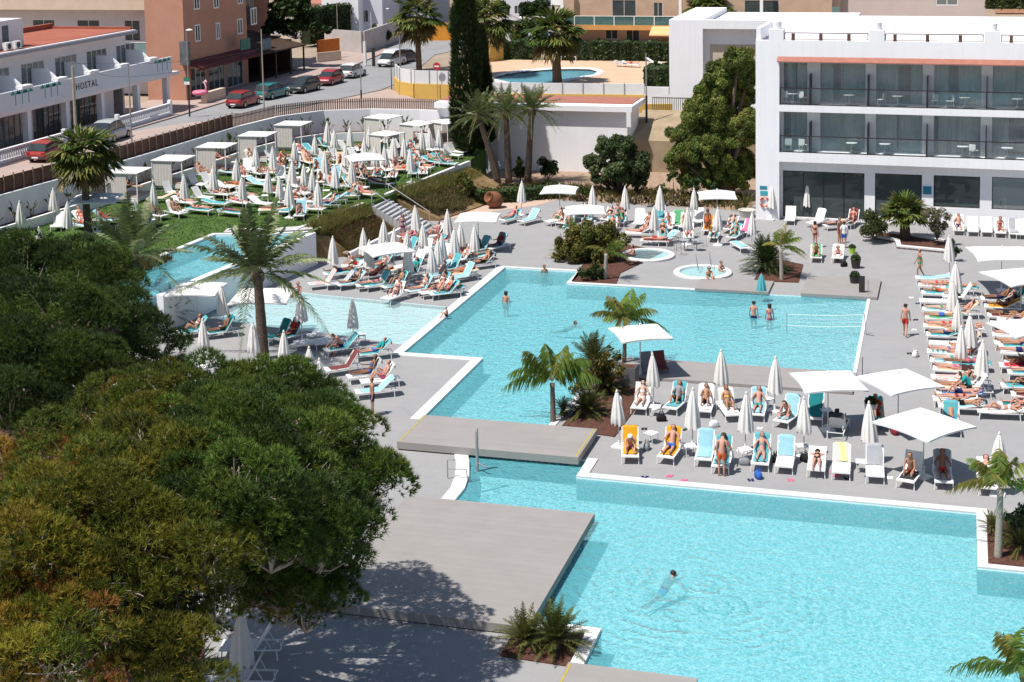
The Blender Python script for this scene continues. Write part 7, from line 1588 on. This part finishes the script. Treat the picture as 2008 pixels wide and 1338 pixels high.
dsc = MB().lathe([(.36, 0), (.36, .03)], 20); dsc.v = [(x, -z-.05, y+hs_) for x, y, z in dsc.v]; sp = dsc.build('sign_plate', mat('sign_red', (.45, .03, .04), .5, .05), t)
MB().box((-.24, -.1, hs_-.06), (.24, -.085, hs_+.06)).build('white_bar', m_wm, sp)
t = thing('road_sign', 'small green and white sign low on the slim street lamp', 'road sign', P(371, 228, ST_Z)+Vector((.0, -.12, 0)))
zz = onplane(371, 160, t.location.y)[2]-ST_Z; MB().box((-.3, -.05, zz-.3), (.3, -.02, zz+.35)).build('sign_plate', mat('sign_green', (.04, .2, .13), .5, .1), t); MB().box((-.26, -.07, zz-.28), (.26, -.052, zz-.02)).build('white_field', m_wm, t)
MB().box((-.02, -.02, zz-.4), (.02, .02, zz+.4)).build('bracket', m_steel, t)
# pink inflatable flamingo
t = thing('inflatable_flamingo', 'pink inflatable flamingo ring standing on the low beige wall', 'inflatable', P(393, 186, ST_Z+.8)); m_pk = mat('pink_vinyl', (.75, .2, .32), .35, .05)
MB().tube([(.55*math.cos(a*.3927), .55*math.sin(a*.3927), .2) for a in range(17)], .2, 8, caps=False).build('ring', m_pk, t, smooth=True)
MB().tube([(.5, 0, .3), (.62, 0, .7), (.5, 0, 1.05), (.35, 0, 1.2), (.55, 0, 1.3), (.78, 0, 1.15)], [.1, .08, .075, .09, .11, .05], 8).build('neck', mat('pale_pink_vinyl', (.8, .45, .5), .35, .05), t, smooth=True)
MB().tube([(.78, 0, 1.15), (.86, 0, 1.02)], [.05, .01], 6).build('beak', m_dark, t)
# postcard rack before the shop
t = thing('display_rack', 'white postcard rack before the shop beside the flamingo', 'display rack', P(412, 178, ST_Z)); MB().box((-.35, -.05, .1), (.35, .05, 2.3)).build('board', m_wm, t)
for k in range(6): MB().box((-.3, -.08, .3+k*.33), (.3, -.055, .52+k*.33)).build('card', [m_lav, m_blue, m_teal][k % 3], t)
# volleyball net over the beach of the pool
a, c = P(1543, 661, -.35), P(1699, 657, .0)
t = thing('volleyball_net', 'thin volleyball net stretched over the shallow end of the main pool', 'net', c); a = a-c
MB().tube([(0, 0, 0), (-.12, 0, 1.12)], .02, 6).build('post', m_steel, t); MB().tube([(a.x, a.y, -.3), (a.x, a.y, .95)], .02, 6).build('post', m_steel, t)
MB().tube([(0, 0, .015), (.4, -.1, .015)], .02, 5).build('foot', m_dark, t)
nb_ = MB(); p0, p1 = Vector((a.x, a.y, .86)), Vector((-.11, 0, 1.05))
for zoff in (0, -.2, -.4, -.6): nb_.tube([p0+Vector((0, 0, zoff)), (p0+p1)/2+Vector((0, 0, zoff-.06)), p1+Vector((0, 0, zoff))], .011 if zoff in (0, -.6) else .004, 4)
for k in range(1, 30): q = p0.lerp(p1, k/30)-Vector((0, 0, .06*(1-abs(k/15-1)))); nb_.tube([q, q-Vector((0, 0, .6))], .003, 3)
nb_.build('net', m_wm, t)
# rails and post of the lower pool
t = thing('pool_handrail', 'steel double handrail over the curved white coping of the lower pool', 'handrail', P(893, 938, .05)); e = P(878, 938, .02)-t.location; f = P(925, 938, .02)-t.location
MB().tube([(e.x, 0, 0), (e.x, 0, .72), (f.x, 0, .78), (f.x, 0, -.6)], .028, 8).build('outer_rail', m_steel, t); MB().tube([(e.x, 0, .36), (f.x-.15, 0, .4), (f.x-.08, 0, -.1)], .022, 8).build('inner_rail', m_steel, t)
t = thing('pool_lift', 'slim steel mast standing at the curved edge of the lower pool', 'mast', P(937, 950, -.6)); MB().tube([(0, 0, -.3), (0, 0, 2.2)], .06, 10).build('mast', m_steel, t); MB().tube([(0, 0, 1.5), (.05, -.05, 2.35)], .035, 8).build('arm', m_frame, t); MB().tube([(0, 0, .9), (.5, -.3, .85)], .03, 6).build('bracket', m_steel, t)
# rails of the right whirlpool
for i, (px, py) in enumerate(((1366, 528), (1392, 523))):
    t = thing('whirlpool_handrail', 'thin steel handrail leaning over the right whirlpool', 'handrail', P(px, py, .1)); MB().tube([(0, .35, 0), (-.1, .3, .85), (.0, -.2, .9), (.25, -.65, .05)], .022, 7).build('rail', m_steel, t); MB().lathe([(.06, 0), (.06, .03)], 8, c=(0, .35, 0)).build('foot', m_steel, t)
# wire chairs and tables between the whirlpools
wc = MB()
for sx in (-.22, .22):
    wc.tube([(sx, -.22, 0), (sx, -.22, .44), (sx, .22, .44), (sx, .28, .85)], .014, 4); wc.tube([(sx, .22, .44), (sx, .26, 0)], .014, 4)
for k in range(5): wc.tube([(-.22+k*.11, -.22, .44), (-.22+k*.11, .22, .44), (-.22+k*.11, .28, .85)], .007, 3)
wc.tube([(-.22, .28, .85), (.22, .28, .85)], .014, 4); wme = wc.mesh('wire_chair', m_steel)
for i, (px, py, a_) in enumerate(((1318, 492, .5), (1336, 500, 2.6), (1352, 488, -1), (1376, 484, 1.2), (1330, 478, 3))): tag(mobj('wire_chair', wme, None, P(px, py), a_), 'thin grey wire chair on the deck behind the whirlpools', 'chair', 'wire chairs by the whirlpools')
for px, py in ((1342, 492), (1366, 492)):
    t = thing('bistro_table', 'small round bistro table among the wire chairs', 'table', P(px, py)); MB().lathe([(.34, .7), (.34, .72)], 16).build('table_top', m_frame, t); MB().tube([(0, 0, 0), (0, 0, .7)], .03, 6).build('stem', m_steel, t)
# pots, posts, boxes, jar
def pot(px, py, label, r=.3, h=.55, leaf=True, m=m_dark, seed=1):
    t = thing('plant_pot', label, 'plant pot', P(px, py)); MB().lathe([(r*.75, 0), (r, h*.9), (r*1.06, h), (r*.9, h), (r*.85, h-.06)], 16).build('pot', m, t)
    if leaf:
        r_ = np.random.default_rng(seed); dd = unit(r_.normal(0, 1, (420, 3))); dd[:, 2] = np.abs(dd[:, 2]); cen = dd*r*1.05*r_.uniform(.5, 1, (420, 1))+np.array([0, 0, h]); mobj('foliage', rawmesh('foliage', quads(cen, dd, .07, r_), 4, pal(420, GD+GL[:1], r_), m_leaf), t)
pot(1678, 526, 'dark round pot with little plant, the one nearer the hotel', seed=3); pot(1676, 560, 'dark round pot with little plant on the boarded corner by the pool', seed=4); pot(1671, 497, 'small lime green pot beside the sitting people', .22, .35, True, mat('lime_plastic', (.35, .6, .05), .5), 5); pot(1708, 830, 'tall white planter with round green bush among the island parasols', .28, .9, True, m_hotel, 6); pot(1465, 425, 'pale square stone planter under the agave like plant', .6, .5, False, mat('pale_stone', (.5, .46, .42), .9))
tag(MB().box((-.16, -.05, 0), (.16, .05, 1.1)).build('shower_panel', m_dark, None, P(1690, 579)), 'tall dark flat post at the corner of the main pool', 'post')
tag(MB().tube([(0, 0, 0), (0, 0, .95)], .02, 6).build('thin_post', m_steel, None, P(1702, 582)), 'thin grey rod beside the tall dark post', 'post')
tag(MB().tube([(0, 0, 0), (0, 0, .85)], .02, 6).build('thin_post', m_dark, None, P(1691, 735)), 'thin dark rod at the end of the boarded strip', 'post')
t = thing('planter_box', 'tall dark grey planter box behind the island bark bed', 'planter', P(1231, 757)); MB().box((-.42, -.3, 0), (.42, .3, .95)).build('box', mat('slate_box', (.12, .12, .125), .7, .1, 2), t); MB().box((-.36, -.24, .95), (.36, .24, .97)).build('soil', m_soil, t)
for px, py, lb in ((1272, 738, 'black folded mesh chair beside the tall planter box'), (1298, 736, 'dark chair with wine red cloth in the parasol shadow')):
    t = thing('folding_chair', lb, 'chair', P(px, py), R(30)); c_ = m_gsling if 'mesh' in lb else TW['maroon']
    MB().box((-.28, -.3, .34), (.28, .25, .38)).build('seat', c_, t); bk_ = MB(); bk_.box((-.28, 0, 0), (.28, .04, .75), T=Matrix.Translation((0, .25, .36)) @ Matrix.Rotation(R(-20), 4, 'X')); bk_.build('backrest', c_, t)
    for sx in (-.27, .27): MB().tube([(sx, -.28, 0), (sx, .3, .6)], .016, 5).build('leg', m_dark, t)
jr = MB().lathe([(.16, -.62), (.4, -.5), (.6, -.15), (.62, .15), (.5, .45), (.36, .6), (.42, .68), (.36, .66), (.3, .5), (.0, .3)], 22, caps=False); T = Matrix.Translation((0, 0, .6)) @ Matrix.Rotation(R(62), 4, 'X') @ Matrix.Rotation(R(15), 4, 'Z'); jr.v = [tuple(T @ Vector(v)) for v in jr.v]
tag(jr.build('clay_jar', mat('terracotta_clay', (.25, .1, .05), .85, c2=(.17, .07, .035), scale=3, bump=.3), None, P(970, 408), R(-35), smooth=True), 'big round brown clay jar lying on its side by the hedge', 'jar')
t = thing('closed_parasol', 'small folded turquoise parasol at the edge of the main pool', 'parasol', P(1493, 590)); c_ = mobj('canopy', PCL[1], t); c_.scale = (.85, .85, .62); slot_mat(c_, TW['teal']); MB().tube([(0, 0, 0), (0, 0, 1.56)], .02, 6).build('pole', m_pole, t)
# side tables and bags
for px, py in ((1277, 868), (1353, 893), (1462, 900), (1573, 893), (1690, 925), (1285, 815), (1505, 800), (1620, 822)): q = P(px, py); table(q.x, q.y, 0, 'on the island')
for px, py in ((586, 663), (612, 672), (680, 680), (708, 672), (440, 655)): q = P(px, py); table(q.x, q.y, 0, 'by the splash pool')
for px, py in ((460, 328), (470, 380), (560, 340), (690, 300), (760, 345), (600, 340), (520, 395), (640, 385)): q = P(px, py, LAWN_Z); table(q.x, q.y, LAWN_Z, 'on the lawn')
def bag(px, py, c, lab, s_=1.0, z=0):
    b = MB(); vs = []; k = 14
    for z_, w_ in ((0, .9), (.1, 1.05), (.22, .95), (.3, .55)): vs += [(.22*s_*w_*math.copysign(abs(math.cos(a))**.6, math.cos(a)), .12*s_*w_*math.copysign(abs(math.sin(a))**.6, math.sin(a)), z_*s_) for a in [2*math.pi*i/k for i in range(k)]]
    b.add(vs, [(i*k+j, i*k+(j+1) % k, (i+1)*k+(j+1) % k, (i+1)*k+j) for i in range(3) for j in range(k)]+[tuple(range(3*k, 4*k)), tuple(range(k-1, -1, -1))])
    t = thing('beach_bag', lab, 'bag', P(px, py, z), random.uniform(0, 6), 'beach bags'); b.build('body', CM[c], t, smooth=True)
    for sy in (-.05, .05): MB().tube([(-.12*s_, sy, .28*s_), (-.07*s_, sy, .42*s_), (.07*s_, sy, .42*s_), (.12*s_, sy, .28*s_)], .012, 4).build('handle', CM[c], t)
for px, py, c_, lb in ((1487, 938, 'blue', 'blue beach bag on the deck under a front row lounger'), (1520, 905, 'black', 'black bag between two loungers of the front island row'), (1578, 905, 'black', 'black bag under the little table beside the face down sunbather'), (1268, 882, 'grey', 'grey bag beside the amber towels'), (1460, 912, 'grey', 'grey bag under the parasol before the standing person'), (1400, 838, 'white', 'white bag in the back island row'), (1297, 826, 'black', 'black bag beside the reader in the back island row'), (1754, 852, 'maroon', 'maroon bag at the foot of the middle island parasol'), (1655, 523, 'black', 'black bag beside the sitting pair near the boarded corner'), (1440, 812, 'grey', 'grey bag between back row loungers'), (1860, 800, 'blue', 'blue bag at the near end of the right column'), (1795, 700, 'white', 'white bag at the feet of the right column'), (1788, 752, 'purple', 'purple bag at the foot of the right column')): bag(px, py, c_, lb)
# yard sunbathers far behind
for px, py, rz, tw_ in ((1222, 131, 80, 'grey'), (1238, 132, 80, 'white')): q = P(px, py, YZ); lounger(q.x, q.y, R(rz) and rz, 20, tw_, 'full', ('flat', 2, 'Tred', B_) if px > 1230 else None, 'in the far yard', YZ)
q = P(1283, 128, YZ); lounger(q.x, q.y, 80, 30, 'white', 'full', None, 'in the far yard', YZ)
# flip flops and little things that lie about
ff = MB(); ff.box((-.05, -.13, 0), (.05, .13, .02)); ffm = [ff.mesh('sandal', CM[c_]) for c_ in ('black', 'pink', 'navy', 'white')]
for i in range(24):
    px, py = random.choice([(random.uniform(1240, 1700), random.uniform(832, 850)), (random.uniform(1780, 1800), random.uniform(560, 790)), (random.uniform(1230, 1860), random.uniform(925, 945))]); q = P(px, py)
    for k in (0, 1): o = mobj('sandal', ffm[i % 4], None, q+Vector((.13*k, .03*k, .001)), random.uniform(-.4, .4)); o['label'] = 'loose sandal lying on the grey deck near the loungers'; o['category'] = 'sandal'; o['group'] = 'loose sandals on the deck'

# overhead wires of the street
for (a_, b_, za, zb) in (((152, 322), (259, 292), 7.6, 5.6), ((259, 292), (518, 215), 5.5, 5.6), ((152, 322), (518, 215), 7.3, 5.4)):
    a0, b0 = P(*a_, ST_Z), P(*b_, ST_Z); a0.z, b0.z = ST_Z+za, ST_Z+zb; o0 = a0.copy(); L_ = [a0.lerp(b0, i/12)-o0-Vector((0, 0, .5*math.sin(math.pi*i/12))) for i in range(13)]
    tag(MB().tube(L_, .012, 4).build('overhead_wire', m_dark, None, o0), 'thin dark overhead wire slung between the street poles before the hostel', 'wire', 'overhead wires')
finish_labels()
